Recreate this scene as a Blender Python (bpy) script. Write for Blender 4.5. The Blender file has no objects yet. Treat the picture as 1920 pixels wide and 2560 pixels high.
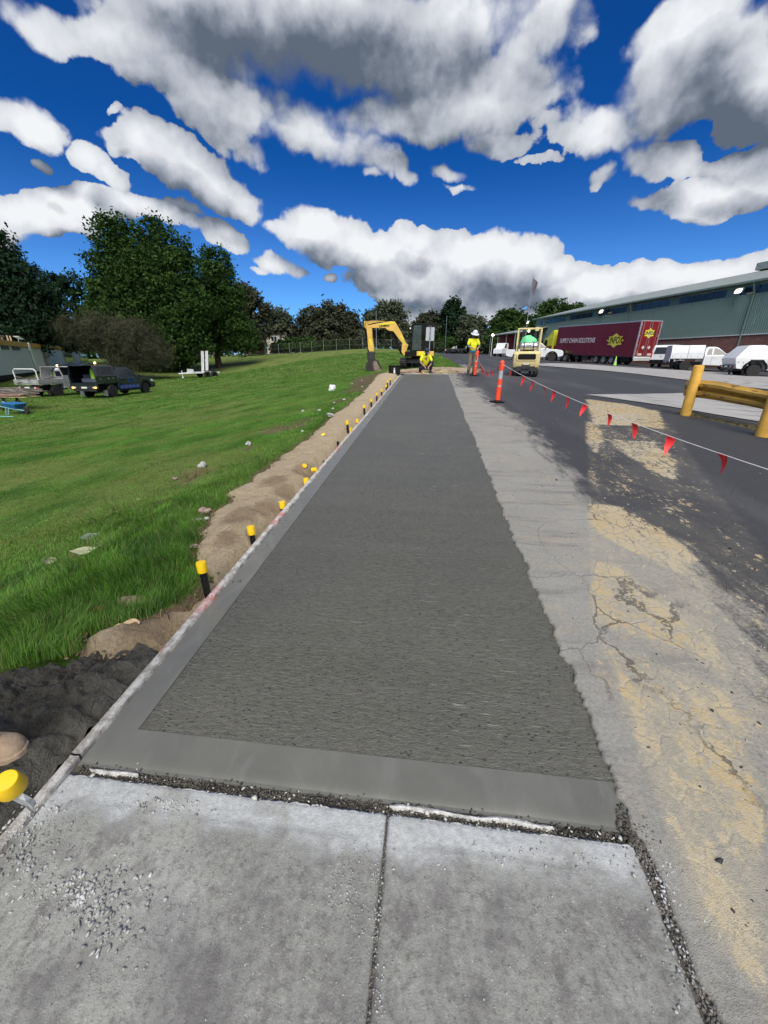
import bpy, bmesh, math, random
import numpy as np
from mathutils import Vector, Matrix, noise as mnoise
R = math.radians
random.seed(7); rng = np.random.default_rng(7)
sc = bpy.context.scene
COL = sc.collection

# ------------------------------------------------------------------ camera
EYE = np.array([0., 0., 1.6]); PITCH = R(21.85); YAW = R(6.6); FPX = 960.
cam = bpy.data.cameras.new('camera'); cam_ob = bpy.data.objects.new('camera', cam); COL.objects.link(cam_ob)
cam.sensor_fit = 'HORIZONTAL'; cam.sensor_width = 36; cam.lens = 18.0
cam.clip_start = 0.05; cam.clip_end = 3000
cam_ob.location = EYE; cam_ob.rotation_euler = (R(90) - PITCH, 0, YAW)
sc.camera = cam_ob
sc.render.resolution_x = 768; sc.render.resolution_y = 1024

# ------------------------------------------------------------------ colour management
EXPO = 1.65                       # the photograph is exposed for ground lying in cloud shade
sc.view_settings.view_transform = 'Standard'
try: sc.view_settings.look = 'None'
except Exception: pass
sc.view_settings.gamma = 1; sc.view_settings.use_curve_mapping = False
sc.view_settings.exposure = EXPO

# ------------------------------------------------------------------ sun and sky
SUN_EL = R(50); SUN_AZ = R(173)      # azimuth clockwise from +Y: behind the camera
sun = bpy.data.lights.new('sun', 'SUN'); sun.energy = 1.5; sun.angle = R(55); sun.color = (1.0, .935, .82)
sun_ob = bpy.data.objects.new('sun', sun); COL.objects.link(sun_ob)
sd = Vector((math.sin(SUN_AZ)*math.cos(SUN_EL), math.cos(SUN_AZ)*math.cos(SUN_EL), math.sin(SUN_EL)))
sun_ob.rotation_euler = sd.to_track_quat('Z', 'Y').to_euler()

# directions seen through pixels of the photograph (1920 x 2560), used to measure where things stand
cp_, sp_ = math.cos(PITCH), math.sin(PITCH)
FW = np.array([-math.sin(YAW)*cp_, math.cos(YAW)*cp_, -sp_]); RT = np.array([math.cos(YAW), math.sin(YAW), 0]); UP = np.cross(RT, FW)
HF = np.array([-math.sin(YAW), math.cos(YAW), 0])
def ray(x, y):
    d = FW*FPX + RT*(x-960) + UP*(1280-y); return d/np.linalg.norm(d)
def atD(x, y, D):
    d = ray(x, y); return EYE + d*(D/(d@HF))
def atX(x, y, X):
    d = ray(x, y); return EYE + d*(X/d[0])
def atY(x, y, Y):
    d = ray(x, y); return EYE + d*(Y/d[1])

class NT:
    """tiny node-tree helper"""
    def __init__(s, tree): s.t = tree; s.n = tree.nodes; s.l = tree.links
    def new(s, typ, **kw):
        n = s.n.new(typ)
        for k, v in kw.items(): setattr(n, k, v)
        return n
    def put(s, sock, v):
        if isinstance(v, bpy.types.NodeSocket): s.l.new(v, sock)
        elif v is not None: sock.default_value = v
    def math(s, op, a, b=None, c=None, clamp=False):
        n = s.new('ShaderNodeMath', operation=op, use_clamp=clamp)
        s.put(n.inputs[0], a); s.put(n.inputs[1], b); s.put(n.inputs[2], c); return n.outputs[0]
    def vmath(s, op, a, b=None, sc=None):
        n = s.new('ShaderNodeVectorMath', operation=op)
        s.put(n.inputs[0], a)
        if b is not None: s.put(n.inputs[1], b)
        if sc is not None: s.put(n.inputs['Scale'], sc)
        return n.outputs['Value'] if op in ('DOT_PRODUCT', 'LENGTH', 'DISTANCE') else n.outputs[0]
    def noise(s, vec, scale=5, detail=4, rough=.55, dim='3D', out=0, dist=0, lac=2.0):
        n = s.new('ShaderNodeTexNoise', noise_dimensions=dim)
        s.put(n.inputs['Vector'], vec); n.inputs['Scale'].default_value = scale; n.inputs['Detail'].default_value = detail
        n.inputs['Roughness'].default_value = rough; n.inputs['Distortion'].default_value = dist; n.inputs['Lacunarity'].default_value = lac
        return n.outputs[out]
    def voro(s, vec, scale=5, feature='F1', rand=1.0, out=0, dim='3D'):
        n = s.new('ShaderNodeTexVoronoi', feature=feature, voronoi_dimensions=dim)
        s.put(n.inputs['Vector'], vec); n.inputs['Scale'].default_value = scale; n.inputs['Randomness'].default_value = rand
        return n.outputs[out]
    def ss(s, v, lo, hi, a=0., b=1., kind='SMOOTHSTEP'):
        n = s.new('ShaderNodeMapRange', interpolation_type=kind)
        s.put(n.inputs[0], v); n.inputs[1].default_value = lo; n.inputs[2].default_value = hi
        n.inputs[3].default_value = a; n.inputs[4].default_value = b; return n.outputs[0]
    def mix(s, f, a, b, typ='RGBA', blend='MIX'):
        n = s.new('ShaderNodeMix', data_type=typ)
        if typ == 'RGBA': n.blend_type = blend
        s.put(n.inputs[0], f)
        ia, ib = {'RGBA': (6, 7), 'FLOAT': (2, 3), 'VECTOR': (4, 5)}[typ]
        for i, v in ((ia, a), (ib, b)):
            if isinstance(v, tuple) and typ == 'RGBA' and len(v) == 3: v = (*v, 1)
            s.put(n.inputs[i], v)
        return n.outputs[{'RGBA': 2, 'FLOAT': 0, 'VECTOR': 1}[typ]]
    def map(s, vec, scale=(1, 1, 1), loc=(0, 0, 0), rot=(0, 0, 0)):
        n = s.new('ShaderNodeMapping'); s.put(n.inputs[0], vec); n.inputs['Location'].default_value = loc
        n.inputs['Rotation'].default_value = rot; n.inputs['Scale'].default_value = scale; return n.outputs[0]
    def rgb(s, c): n = s.new('ShaderNodeRGB'); n.outputs[0].default_value = (*c, 1); return n.outputs[0]
    def bump(s, h, strength=.5, dist=.01, normal=None):
        n = s.new('ShaderNodeBump'); s.put(n.inputs['Height'], h); n.inputs['Strength'].default_value = strength
        n.inputs['Distance'].default_value = dist
        if normal is not None: s.put(n.inputs['Normal'], normal)
        return n.outputs[0]

world = bpy.data.worlds.new('World'); sc.world = world; world.use_nodes = True
wt = NT(world.node_tree); world.node_tree.nodes.clear()

# clouds: lens-shaped heaps given by direction, size (from the photograph) and thickness, roughened with noise
CL = [  # cx, cy, half-length, half-width, angle (deg, clockwise), thickness, dark base
 (740, 50, 560, 180, 6, 1.3, .95), (960, 140, 330, 120, 12, 1.2, .75), (620, 270, 380, 95, 22, .80, .12), (1150, 250, 330, 110, -10, .95, .22), (1130, 50, 250, 150, 0, 1.0, .05),
 (300, 70, 330, 85, 14, .85, .35), (1360, 60, 230, 130, -35, .85, .05), (860, 370, 220, 62, 25, .78, 0), (1010, 300, 260, 70, 0, .8, .1), (1250, 345, 120, 40, 10, .45, 0),
 (1380, 300, 70, 26, -5, .35, 0), (50, 20, 170, 60, 35, .7, .1), (560, 340, 150, 60, 30, .62, 0),
 (480, 440, 235, 74, 28, 1.2, .32), (345, 365, 95, 62, 20, 1.0, 0), (560, 490, 130, 45, 24, 1.0, .35),
 (87, 316, 120, 62, 25, 1.0, 0), (231, 402, 62, 40, 40, .9, 0), (290, 455, 70, 34, 48, .85, 0), (-20, 290, 90, 55, 10, .9, 0), (108, 432, 34, 22, 20, .6, 0), (248, 262, 28, 15, 10, .5, 0),
 (104, 548, 260, 60, -2, 1.1, .15), (300, 520, 140, 42, 6, 1.0, 0), (430, 556, 90, 34, 10, .85, 0), (-120, 580, 200, 70, 0, 1.0, .3), (470, 532, 70, 18, 12, .55, 0),
 (567, 594, 84, 38, 20, 1.0, 0), (694, 657, 64, 28, 12, .9, .1), (665, 676, 50, 12, 0, .55, 0), (808, 690, 26, 13, 8, .65, 0),
 (790, 572, 140, 58, 5, 1.15, 0), (905, 622, 200, 72, 12, 1.15, .15), (1226, 640, 220, 88, 5, 1.2, .15), (1226, 600, 100, 52, 0, 1.1, 0), (1030, 600, 80, 40, 0, 1.0, 0), (1099, 712, 260, 74, 6, 1.1, .34), (1370, 670, 130, 48, 4, 1.05, .15),
 (1500, 720, 260, 58, -2, 1.1, .28), (1712, 690, 300, 52, -3, 1.1, .12), (1900, 720, 260, 62, -2, 1.05, .35), (2250, 700, 330, 80, 0, 1.0, .3),
 (995, 742, 84, 24, 4, .85, .2), (1080, 790, 170, 36, 0, .9, .25), (1338, 600, 26, 16, 0, .6, 0), (1070, 592, 36, 14, 5, .5, 0), (1300, 780, 260, 36, 0, .9, .2),
 (1700, 180, 300, 170, -28, 1.15, .25), (1850, 230, 280, 150, 20, 1.25, .85), (1490, 330, 150, 85, 0, 1.0, 0), (1643, 405, 130, 62, 10, .9, .55), (1790, 490, 250, 56, -4, 1.05, .35), (1900, 400, 200, 40, -8, 1.0, 0),
 (1980, 440, 200, 90, -10, 1.0, .3), (1500, 445, 42, 28, -12, .7, 0), (1130, 425, 62, 26, 5, .65, 0), (1165, 458, 52, 13, -3, .55, 0), (925, 462, 28, 16, 10, .55, 0), (1350, 402, 60, 12, 0, .5, 0), (1240, 330, 60, 20, 10, .45, 0),
 (1780, 10, 240, 90, -30, .95, .1), (2300, 250, 300, 260, 0, 1.1, .8), (-380, 420, 330, 120, 10, 1.0, .3), (-420, 120, 200, 160, 0, .9, .3),
]
grp = bpy.data.node_groups.new('cloud_field', 'ShaderNodeTree')
grp.interface.new_socket('Direction', in_out='INPUT', socket_type='NodeSocketVector')
grp.interface.new_socket('Density', in_out='OUTPUT', socket_type='NodeSocketFloat')
grp.interface.new_socket('Dark', in_out='OUTPUT', socket_type='NodeSocketFloat')
grp.interface.new_socket('Soft', in_out='OUTPUT', socket_type='NodeSocketFloat')
g = NT(grp); gi = g.new('NodeGroupInput'); go = g.new('NodeGroupOutput')
D0 = gi.outputs[0]
wz = g.noise(D0, 4.5, 6, .52, out=1)
wv = g.vmath('SUBTRACT', wz, (.5, .5, .5))
wz2 = g.noise(D0, 17, 4, .55, out=1); wv2 = g.vmath('SUBTRACT', wz2, (.5, .5, .5))
Dw = g.vmath('ADD', D0, g.vmath('SCALE', wv, sc=.10)); Dw = g.vmath('ADD', Dw, g.vmath('SCALE', wv2, sc=.035))
field = None; darks = None
for (cx, cy, a, b, ang, th, dk) in CL:
    c = ray(cx, cy); t = R(ang)
    p1 = ray(cx + a*math.cos(t), cy + a*math.sin(t)); p2 = ray(cx - b*math.sin(t), cy + b*math.cos(t))
    e1 = p1 - c*(p1@c); e2 = p2 - c*(p2@c)
    n1 = e1/np.linalg.norm(e1); e2n = e2 - n1*(e2@n1)
    u1 = n1/np.linalg.norm(e1); u2 = e2n/(e2n@e2n)
    A = g.vmath('DOT_PRODUCT', Dw, tuple(u1)); B = g.vmath('DOT_PRODUCT', Dw, tuple(u2))
    r2 = g.math('MULTIPLY_ADD', A, A, g.math('MULTIPLY', B, B))
    f = g.math('MULTIPLY_ADD', r2, -th, th)             # th * (1 - r2)
    front = g.vmath('DOT_PRODUCT', Dw, tuple(c))
    f = g.math('MINIMUM', f, g.math('MULTIPLY_ADD', front, 8., -1.))
    field = f if field is None else g.math('SMOOTH_MAX', field, f, .22)
    if dk > 0:
        q = g.math('MULTIPLY', g.math('MAXIMUM', f, 0.), dk)
        darks = q if darks is None else g.math('SMOOTH_MAX', darks, q, .12)
# the rest of the sky: unseen broken cumulus, cover raised to brighten ambient light
sp = g.new('ShaderNodeSeparateXYZ'); g.put(sp.inputs[0], D0)
zz = g.math('ADD', g.math('MAXIMUM', sp.outputs[2], 0.), .22)
cv = g.new('ShaderNodeCombineXYZ'); g.put(cv.inputs[0], g.math('DIVIDE', sp.outputs[0], zz)); g.put(cv.inputs[1], g.math('DIVIDE', sp.outputs[1], zz))
gen = g.noise(cv.outputs[0], 1.1, 3, .5)
gen = g.ss(gen, .34, .66, -.5, 1.2, 'LINEAR')
away = g.ss(g.vmath('DOT_PRODUCT', D0, tuple(ray(960, 300))), .30, .46, 0., -3.)
gen = g.math('ADD', gen, away)
field = g.math('SMOOTH_MAX', field, gen, .2)
darks = g.math('SMOOTH_MAX', darks, g.math('MULTIPLY', g.math('MAXIMUM', gen, 0.), .5), .1)
n1_ = g.noise(D0, 6.5, 9, .60); n0_ = g.noise(D0, 6.5, 2, .5); n2_ = g.voro(g.vmath('ADD', D0, g.vmath('SCALE', wv2, sc=.05)), 24, 'F1'); n3_ = g.voro(g.vmath('ADD', D0, g.vmath('SCALE', wv2, sc=.04)), 55, 'F1')
dens = g.math('ADD', field, g.math('MULTIPLY', g.math('SUBTRACT', n1_, .5), 1.35)); soft = g.math('ADD', field, g.math('MULTIPLY', g.math('SUBTRACT', n0_, .5), 1.35)); g.l.new(soft, go.inputs[2])
dens = g.math('ADD', dens, g.math('MULTIPLY', g.math('SUBTRACT', .35, n2_), .42)); dens = g.math('ADD', dens, g.math('MULTIPLY', g.math('SUBTRACT', .35, n3_), .20))
# wisps tear up the lower thickness
g.l.new(dens, go.inputs[0]); g.l.new(darks, go.inputs[1])

tc = wt.new('ShaderNodeTexCoord')
Dn = wt.vmath('NORMALIZE', tc.outputs['Generated'])
def cl(vec):
    n = wt.new('ShaderNodeGroup'); n.node_tree = grp; wt.put(n.inputs[0], vec); return n.outputs
c0 = cl(Dn)
upv = np.array((sd.x*.30, sd.y*.30, .95))
c1 = cl(wt.vmath('ADD', Dn, tuple(upv*.055)))
spz = wt.new('ShaderNodeSeparateXYZ'); wt.put(spz.inputs[0], Dn)
feather = wt.ss(wt.noise(Dn, 6, 3, .5), .35, .68, .45, 2.6)
alpha = wt.ss(wt.math('DIVIDE', c0[0], wt.math('MULTIPLY', feather, wt.ss(spz.outputs[2], .22, .60, .17, .50))), .0, 1.)
d0 = wt.math('MAXIMUM', c0[2], 0.); d1 = wt.math('MAXIMUM', c1[2], 0.)
relief = wt.math('SUBTRACT', d0, d1)                # faces turned to the light thin out towards it
fine_r = wt.math('SUBTRACT', wt.math('MAXIMUM', c0[0], 0.), wt.math('MAXIMUM', c1[0], 0.))
lit = wt.math('EXPONENT', wt.math('MULTIPLY_ADD', d1, -.26, wt.math('MULTIPLY', d0, -.05)))
lit = wt.math('MULTIPLY_ADD', relief, .24, wt.math('MULTIPLY', lit, .47)); lit = wt.math('MULTIPLY_ADD', fine_r, .42, lit)
dn_ = wt.noise(Dn, 4.5, 5, .55)
lit = wt.math('SUBTRACT', lit, wt.math('MULTIPLY', wt.ss(c0[1], .0, 1.25, 0., 1.), wt.ss(dn_, .3, .7, .80, .36)))
bil = wt.noise(Dn, 19, 7, .62); lit = wt.math('ADD', lit, wt.math('MULTIPLY', wt.math('SUBTRACT', bil, .5), .62)); lit = wt.math('ADD', lit, wt.math('MULTIPLY', wt.math('SUBTRACT', dn_, .5), .30))
lit = wt.ss(lit, -.22, 1.0, 0., 1., 'LINEAR')
ramp = wt.new('ShaderNodeValToRGB'); wt.put(ramp.inputs[0], lit)
cr = ramp.color_ramp; cr.elements[0].position = 0; cr.elements[0].color = (.115, .145, .195, 1)
cr.elements[1].position = 1; cr.elements[1].color = (.90, .92, .95, 1)
for q_, c_ in ((.18, (.205, .24, .30, 1)), (.40, (.43, .465, .53, 1)), (.66, (.64, .67, .725, 1))): e = cr.elements.new(q_); e.color = c_
sky = wt.new('ShaderNodeTexSky', sky_type='NISHITA'); sky.sun_disc = False
sky.sun_elevation = SUN_EL; sky.sun_rotation = SUN_AZ; sky.altitude = 200; sky.air_density = 1.0; sky.dust_density = .2; sky.ozone_density = 4.0
tint = wt.mix(wt.ss(spz.outputs[2], .08, .38), (.30, .62, 1.05), (.035, .29, .68))
skyc = wt.vmath('SCALE', wt.mix(1., sky.outputs[0], tint, blend='MULTIPLY'), sc=2**(1.35-EXPO))
BGS = .05
clc = wt.vmath('SCALE', ramp.outputs[0], sc=1/BGS/2**EXPO)
col = wt.mix(alpha, skyc, clc)
bg = wt.new('ShaderNodeBackground'); bg.inputs['Strength'].default_value = BGS; wt.l.new(col, bg.inputs['Color'])
wo = wt.new('ShaderNodeOutputWorld'); wt.l.new(bg.outputs[0], wo.inputs[0])
world.cycles.sampling_method = 'MANUAL'; world.cycles.sample_map_resolution = 256
sc.cycles.use_denoising = True; sc.cycles.use_adaptive_sampling = True; sc.cycles.adaptive_threshold = .012; sc.cycles.adaptive_min_samples = 12; sc.cycles.max_bounces = 4; sc.cycles.diffuse_bounces = 2; sc.cycles.glossy_bounces = 2; sc.cycles.transmission_bounces = 3; sc.cycles.transparent_max_bounces = 4

# ================================================================== helpers for meshes and materials
def link(o, parent=None):
    COL.objects.link(o)
    if parent is not None: o.parent = parent
    return o
def tag(o, label=None, cat=None, group=None, kind=None):
    if label: o['label'] = label
    if cat: o['category'] = cat
    if group: o['group'] = group
    if kind: o['kind'] = kind
    return o
def thing(name, label, cat, loc=(0, 0, 0), rz=0, group=None, rx=0, ry=0):
    o = bpy.data.objects.new(name, None); o.empty_display_size = .2; COL.objects.link(o)
    o.location = tuple(loc); o.rotation_euler = (rx, ry, rz)
    return tag(o, label, cat, group)
def copy_tree(o, parent=None):
    c = o.copy(); COL.objects.link(c)
    if parent is not None: c.parent = parent
    for ch in list(o.children): copy_tree(ch, c)
    return c

MATS = {}
def mat(name, col, rough=.6, metal=0., var=.12, vscale=3., bump=0., bscale=40., spec=.5, dirt=0., dirtcol=(.12, .10, .08), trans=0., alpha=1., emit=None, coat=0.):
    if name in MATS: return MATS[name]
    m = bpy.data.materials.new(name); m.use_nodes = True; t = NT(m.node_tree); b = m.node_tree.nodes['Principled BSDF']
    tc = t.new('ShaderNodeTexCoord'); ov = tc.outputs['Object']
    n = t.noise(ov, vscale, 5, .6)
    lo = tuple(c*(1-var) for c in col); hi = tuple(min(1, c*(1+var)) for c in col)
    c = t.mix(t.ss(n, .3, .7), lo, hi)
    if dirt > 0:
        dn = t.noise(ov, vscale*2.3, 6, .7)
        c = t.mix(t.math('MULTIPLY', t.ss(dn, .48, .72), dirt), c, dirtcol)
    t.l.new(c, b.inputs['Base Color'])
    b.inputs['Roughness'].default_value = rough; b.inputs['Metallic'].default_value = metal
    b.inputs['Specular IOR Level'].default_value = spec
    if trans: b.inputs['Transmission Weight'].default_value = trans
    if coat: b.inputs['Coat Weight'].default_value = coat; b.inputs['Coat Roughness'].default_value = .06
    if alpha < 1: b.inputs['Alpha'].default_value = alpha
    if emit: b.inputs['Emission Color'].default_value = (*emit[:3], 1); b.inputs['Emission Strength'].default_value = emit[3]
    if bump:
        t.l.new(t.bump(t.noise(ov, bscale, 5, .6), bump, .01), b.inputs['Normal'])
    MATS[name] = m; return m

class MB:
    """collects shapes, then links them as one mesh object"""
    def __init__(s): s.v = []; s.f = []; s.m = []; s.k = 0
    def add(s, verts, faces, mi=0):
        o = len(s.v); s.v += [tuple(map(float, v)) for v in verts]; s.f += [tuple(i+o for i in f) for f in faces]; s.m += [mi]*len(faces); return s
    def box(s, c, d, rz=0., mi=0, taper=1., rot=None):
        x, y, z = (q/2 for q in d); V = []
        for sz in (-1, 1):
            k = taper if sz > 0 else 1.
            for sx, sy in ((-1, -1), (1, -1), (1, 1), (-1, 1)): V.append(Vector((sx*x*k, sy*y*k, sz*z)))
        M = rot if rot is not None else Matrix.Rotation(rz, 3, 'Z')
        V = [M@v + Vector(c) for v in V]
        return s.add(V, [(3, 2, 1, 0), (4, 5, 6, 7), (0, 1, 5, 4), (1, 2, 6, 5), (2, 3, 7, 6), (3, 0, 4, 7)], mi)
    def bar(s, a, b, w, h, mi=0, upv=(0, 0, 1)):
        a, b = Vector(a), Vector(b); d = (b-a).normalized(); u = Vector(upv)
        if abs(d.dot(u)) > .98: u = Vector((1, 0, 0))
        r = d.cross(u).normalized(); u = r.cross(d); V = []
        for p in (a, b):
            for sx, sy in ((-1, -1), (1, -1), (1, 1), (-1, 1)): V.append(p + r*sx*w/2 + u*sy*h/2)
        return s.add(V, [(3, 2, 1, 0), (4, 5, 6, 7), (0, 1, 5, 4), (1, 2, 6, 5), (2, 3, 7, 6), (3, 0, 4, 7)], mi)
    def tube(s, pts, rad, n=10, mi=0, caps=True):
        pts = [Vector(p) for p in pts]; rr = rad if hasattr(rad, '__len__') else [rad]*len(pts); V = []; F = []
        prev = None
        for i, p in enumerate(pts):
            d = (pts[min(i+1, len(pts)-1)] - pts[max(i-1, 0)]).normalized()
            if prev is None: u = d.orthogonal().normalized()
            else:
                u = prev - d*prev.dot(d); u = u.normalized() if u.length > 1e-6 else d.orthogonal().normalized()
            prev = u; w = d.cross(u)
            for j in range(n):
                a = 2*math.pi*j/n; V.append(p + (u*math.cos(a) + w*math.sin(a))*rr[i])
        for i in range(len(pts)-1):
            for j in range(n): F.append((i*n+j, i*n+(j+1) % n, (i+1)*n+(j+1) % n, (i+1)*n+j))
        if caps: F.append(tuple(range(n))[::-1]); F.append(tuple((len(pts)-1)*n+j for j in range(n)))
        return s.add(V, F, mi)
    def cyl(s, a, b, r, n=16, mi=0, r2=None): return s.tube([a, b], [r, r if r2 is None else r2], n, mi)
    def lathe(s, prof, c=(0, 0, 0), n=20, mi=0, axis='Z'):
        V = []; F = []
        for (r, z) in prof:
            for j in range(n):
                a = 2*math.pi*j/n; x, y = r*math.cos(a), r*math.sin(a)
                p = (x, y, z) if axis == 'Z' else ((x, z, y) if axis == 'Y' else (z, x, y))
                V.append((p[0]+c[0], p[1]+c[1], p[2]+c[2]))
        for i in range(len(prof)-1):
            for j in range(n):
                q = (i*n+j, i*n+(j+1) % n, (i+1)*n+(j+1) % n, (i+1)*n+j); F.append(q if axis != 'Y' else q[::-1])
        F.append(tuple(range(n))[::-1]); F.append(tuple((len(prof)-1)*n+j for j in range(n)))
        return s.add(V, F, mi)
    def prism(s, poly, a0, a1, axis='Y', mi=0, shrink=None):
        """poly: list of 2-D points; axis Y: poly=(x,z) pushed from y=a0 to a1; X: (y,z); Z: (x,y)"""
        def P(p, a): return (p[0], a, p[1]) if axis == 'Y' else ((a, p[0], p[1]) if axis == 'X' else (p[0], p[1], a))
        n = len(poly); V = [P(p, a0) for p in poly] + [P(p, a1) for p in poly]
        F = [tuple(range(n)), tuple(range(2*n-1, n-1, -1))] + [(i, i+n, (i+1) % n+n, (i+1) % n) for i in range(n)]
        return s.add(V, F, mi)
    def loft(s, rings, mi=0, caps=True, closed=True):
        n = len(rings[0]); V = [p for r in rings for p in r]; F = []
        for i in range(len(rings)-1):
            for j in range(n if closed else n-1): F.append((i*n+j, i*n+(j+1) % n, (i+1)*n+(j+1) % n, (i+1)*n+j))
        if caps: F.append(tuple(range(n))[::-1]); F.append(tuple((len(rings)-1)*n+j for j in range(n)))
        return s.add(V, F, mi)
    def ball(s, c, r, n=12, mi=0, m=8):
        rx, ry, rz = r if hasattr(r, '__len__') else (r, r, r); V = []; F = []
        for i in range(1, m):
            t = math.pi*i/m
            for j in range(n):
                a = 2*math.pi*j/n; V.append((c[0]+rx*math.sin(t)*math.cos(a), c[1]+ry*math.sin(t)*math.sin(a), c[2]+rz*math.cos(t)))
        V += [(c[0], c[1], c[2]+rz), (c[0], c[1], c[2]-rz)]; T = len(V)-2
        for i in range(m-2):
            for j in range(n): F.append((i*n+j, (i+1)*n+j, (i+1)*n+(j+1) % n, i*n+(j+1) % n))
        for j in range(n): F.append((T, j, (j+1) % n)); F.append((T+1, (m-2)*n+(j+1) % n, (m-2)*n+j))
        return s.add(V, F, mi)
    def build(s, name, mats, parent=None, bevel=0., smooth=True, angle=35, seg=2):
        me = bpy.data.meshes.new(name); me.from_pydata(s.v, [], s.f)
        for m in (mats if isinstance(mats, (list, tuple)) else [mats]): me.materials.append(m)
        if any(s.m): me.polygons.foreach_set('material_index', s.m)
        bm = bmesh.new(); bm.from_mesh(me); bmesh.ops.recalc_face_normals(bm, faces=bm.faces); bm.to_mesh(me); bm.free()
        if smooth: me.shade_smooth(); me.set_sharp_from_angle(angle=R(angle))
        o = bpy.data.objects.new(name, me); link(o, parent)
        if bevel:
            b = o.modifiers.new('bevel', 'BEVEL'); b.width = bevel; b.segments = seg; b.limit_method = 'ANGLE'; b.angle_limit = R(30); b.harden_normals = True
        return o
def np_mesh(name, V, F, mats, parent=None, smooth=False, attrs=None, nside=4):
    """fast mesh from numpy arrays; F is (n, nside)"""
    V = np.asarray(V, np.float32); F = np.asarray(F, np.int32)
    me = bpy.data.meshes.new(name); me.vertices.add(len(V)); me.vertices.foreach_set('co', V.ravel())
    me.loops.add(F.size); me.loops.foreach_set('vertex_index', F.ravel())
    me.polygons.add(len(F)); me.polygons.foreach_set('loop_start', np.arange(0, F.size, nside, dtype=np.int32))
    me.polygons.foreach_set('loop_total', np.full(len(F), nside, np.int32))
    for k, a in (attrs or {}).items():
        a = np.asarray(a, np.float32)
        if a.ndim == 1:
            at = me.attributes.new(k, 'FLOAT', 'POINT'); at.data.foreach_set('value', a)
        else:
            at = me.attributes.new(k, 'FLOAT_COLOR', 'POINT'); at.data.foreach_set('color', np.c_[a, np.ones(len(a))].astype(np.float32).ravel())
    me.update(calc_edges=True); me.validate()
    for m in (mats if isinstance(mats, (list, tuple)) else [mats]): me.materials.append(m)
    if smooth: me.shade_smooth()
    o = bpy.data.objects.new(name, me); link(o, parent); return o
def text_mesh(name, s, size, m, parent, origin, xdir, ydir, depth=.004, shear=0., bold=.0, xscale=1., align='CENTER', spacing=1.):
    cu = bpy.data.curves.new(name, 'FONT'); cu.body = s; cu.size = size; cu.extrude = depth; cu.shear = shear; cu.offset = bold
    cu.align_x = align; cu.align_y = 'CENTER'; cu.resolution_u = 3; cu.space_character = spacing
    tmp = bpy.data.objects.new(name, cu); COL.objects.link(tmp)
    me = bpy.data.meshes.new_from_object(tmp); bpy.data.objects.remove(tmp)
    x = Vector(xdir).normalized(); y = Vector(ydir).normalized(); z = x.cross(y)
    M = Matrix((x*xscale, y, z)).transposed().to_4x4(); M.translation = Vector(origin)
    me.transform(M); me.materials.clear(); me.materials.append(m)
    o = bpy.data.objects.new(name, me); return link(o, parent)

# value noise in numpy, for relief and ragged edges
def _hash(ix, iy, seed):
    h = (ix.astype(np.int64)*374761393 + iy.astype(np.int64)*668265263 + seed*1274126177) & 0xffffffff
    h = ((h ^ (h >> 13))*1274126177) & 0xffffffff
    return ((h ^ (h >> 16)) & 0xffff)/65535.
def vnoise(x, y, seed=0):
    x = np.asarray(x, float); y = np.asarray(y, float); ix = np.floor(x); iy = np.floor(y); fx = x-ix; fy = y-iy
    fx = fx*fx*(3-2*fx); fy = fy*fy*(3-2*fy)
    a = _hash(ix, iy, seed); b = _hash(ix+1, iy, seed); c = _hash(ix, iy+1, seed); d = _hash(ix+1, iy+1, seed)
    return (a*(1-fx)+b*fx)*(1-fy) + (c*(1-fx)+d*fx)*fy
def fbm(x, y, seed=0, oct=5, rough=.5):
    s = 0; a = 1; t = 0
    for i in range(oct):
        s = s + a*vnoise(x*2**i+17.3*i, y*2**i-9.1*i, seed+i); t += a; a *= rough
    return s/t
def sstep(v, lo, hi):
    t = np.clip((v-lo)/(hi-lo), 0, 1); return t*t*(3-2*t)
def sdist(P, poly):
    """signed distance (inside > 0) of points P (n,2) to a polygon"""
    P = np.asarray(P, float); poly = np.asarray(poly, float); d = np.full(len(P), 1e9); ins = np.zeros(len(P), bool)
    for i in range(len(poly)):
        a = poly[i]; b = poly[(i+1) % len(poly)]; ab = b-a
        t = np.clip(((P-a)@ab)/(ab@ab), 0, 1); q = a + t[:, None]*ab; d = np.minimum(d, np.hypot(*(P-q).T))
        c = ((a[1] > P[:, 1]) != (b[1] > P[:, 1])); den = (b[1]-a[1]) if b[1] != a[1] else 1e-9
        ins ^= c & (P[:, 0] < (b[0]-a[0])*(P[:, 1]-a[1])/den + a[0])
    return np.where(ins, d, -d)

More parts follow.
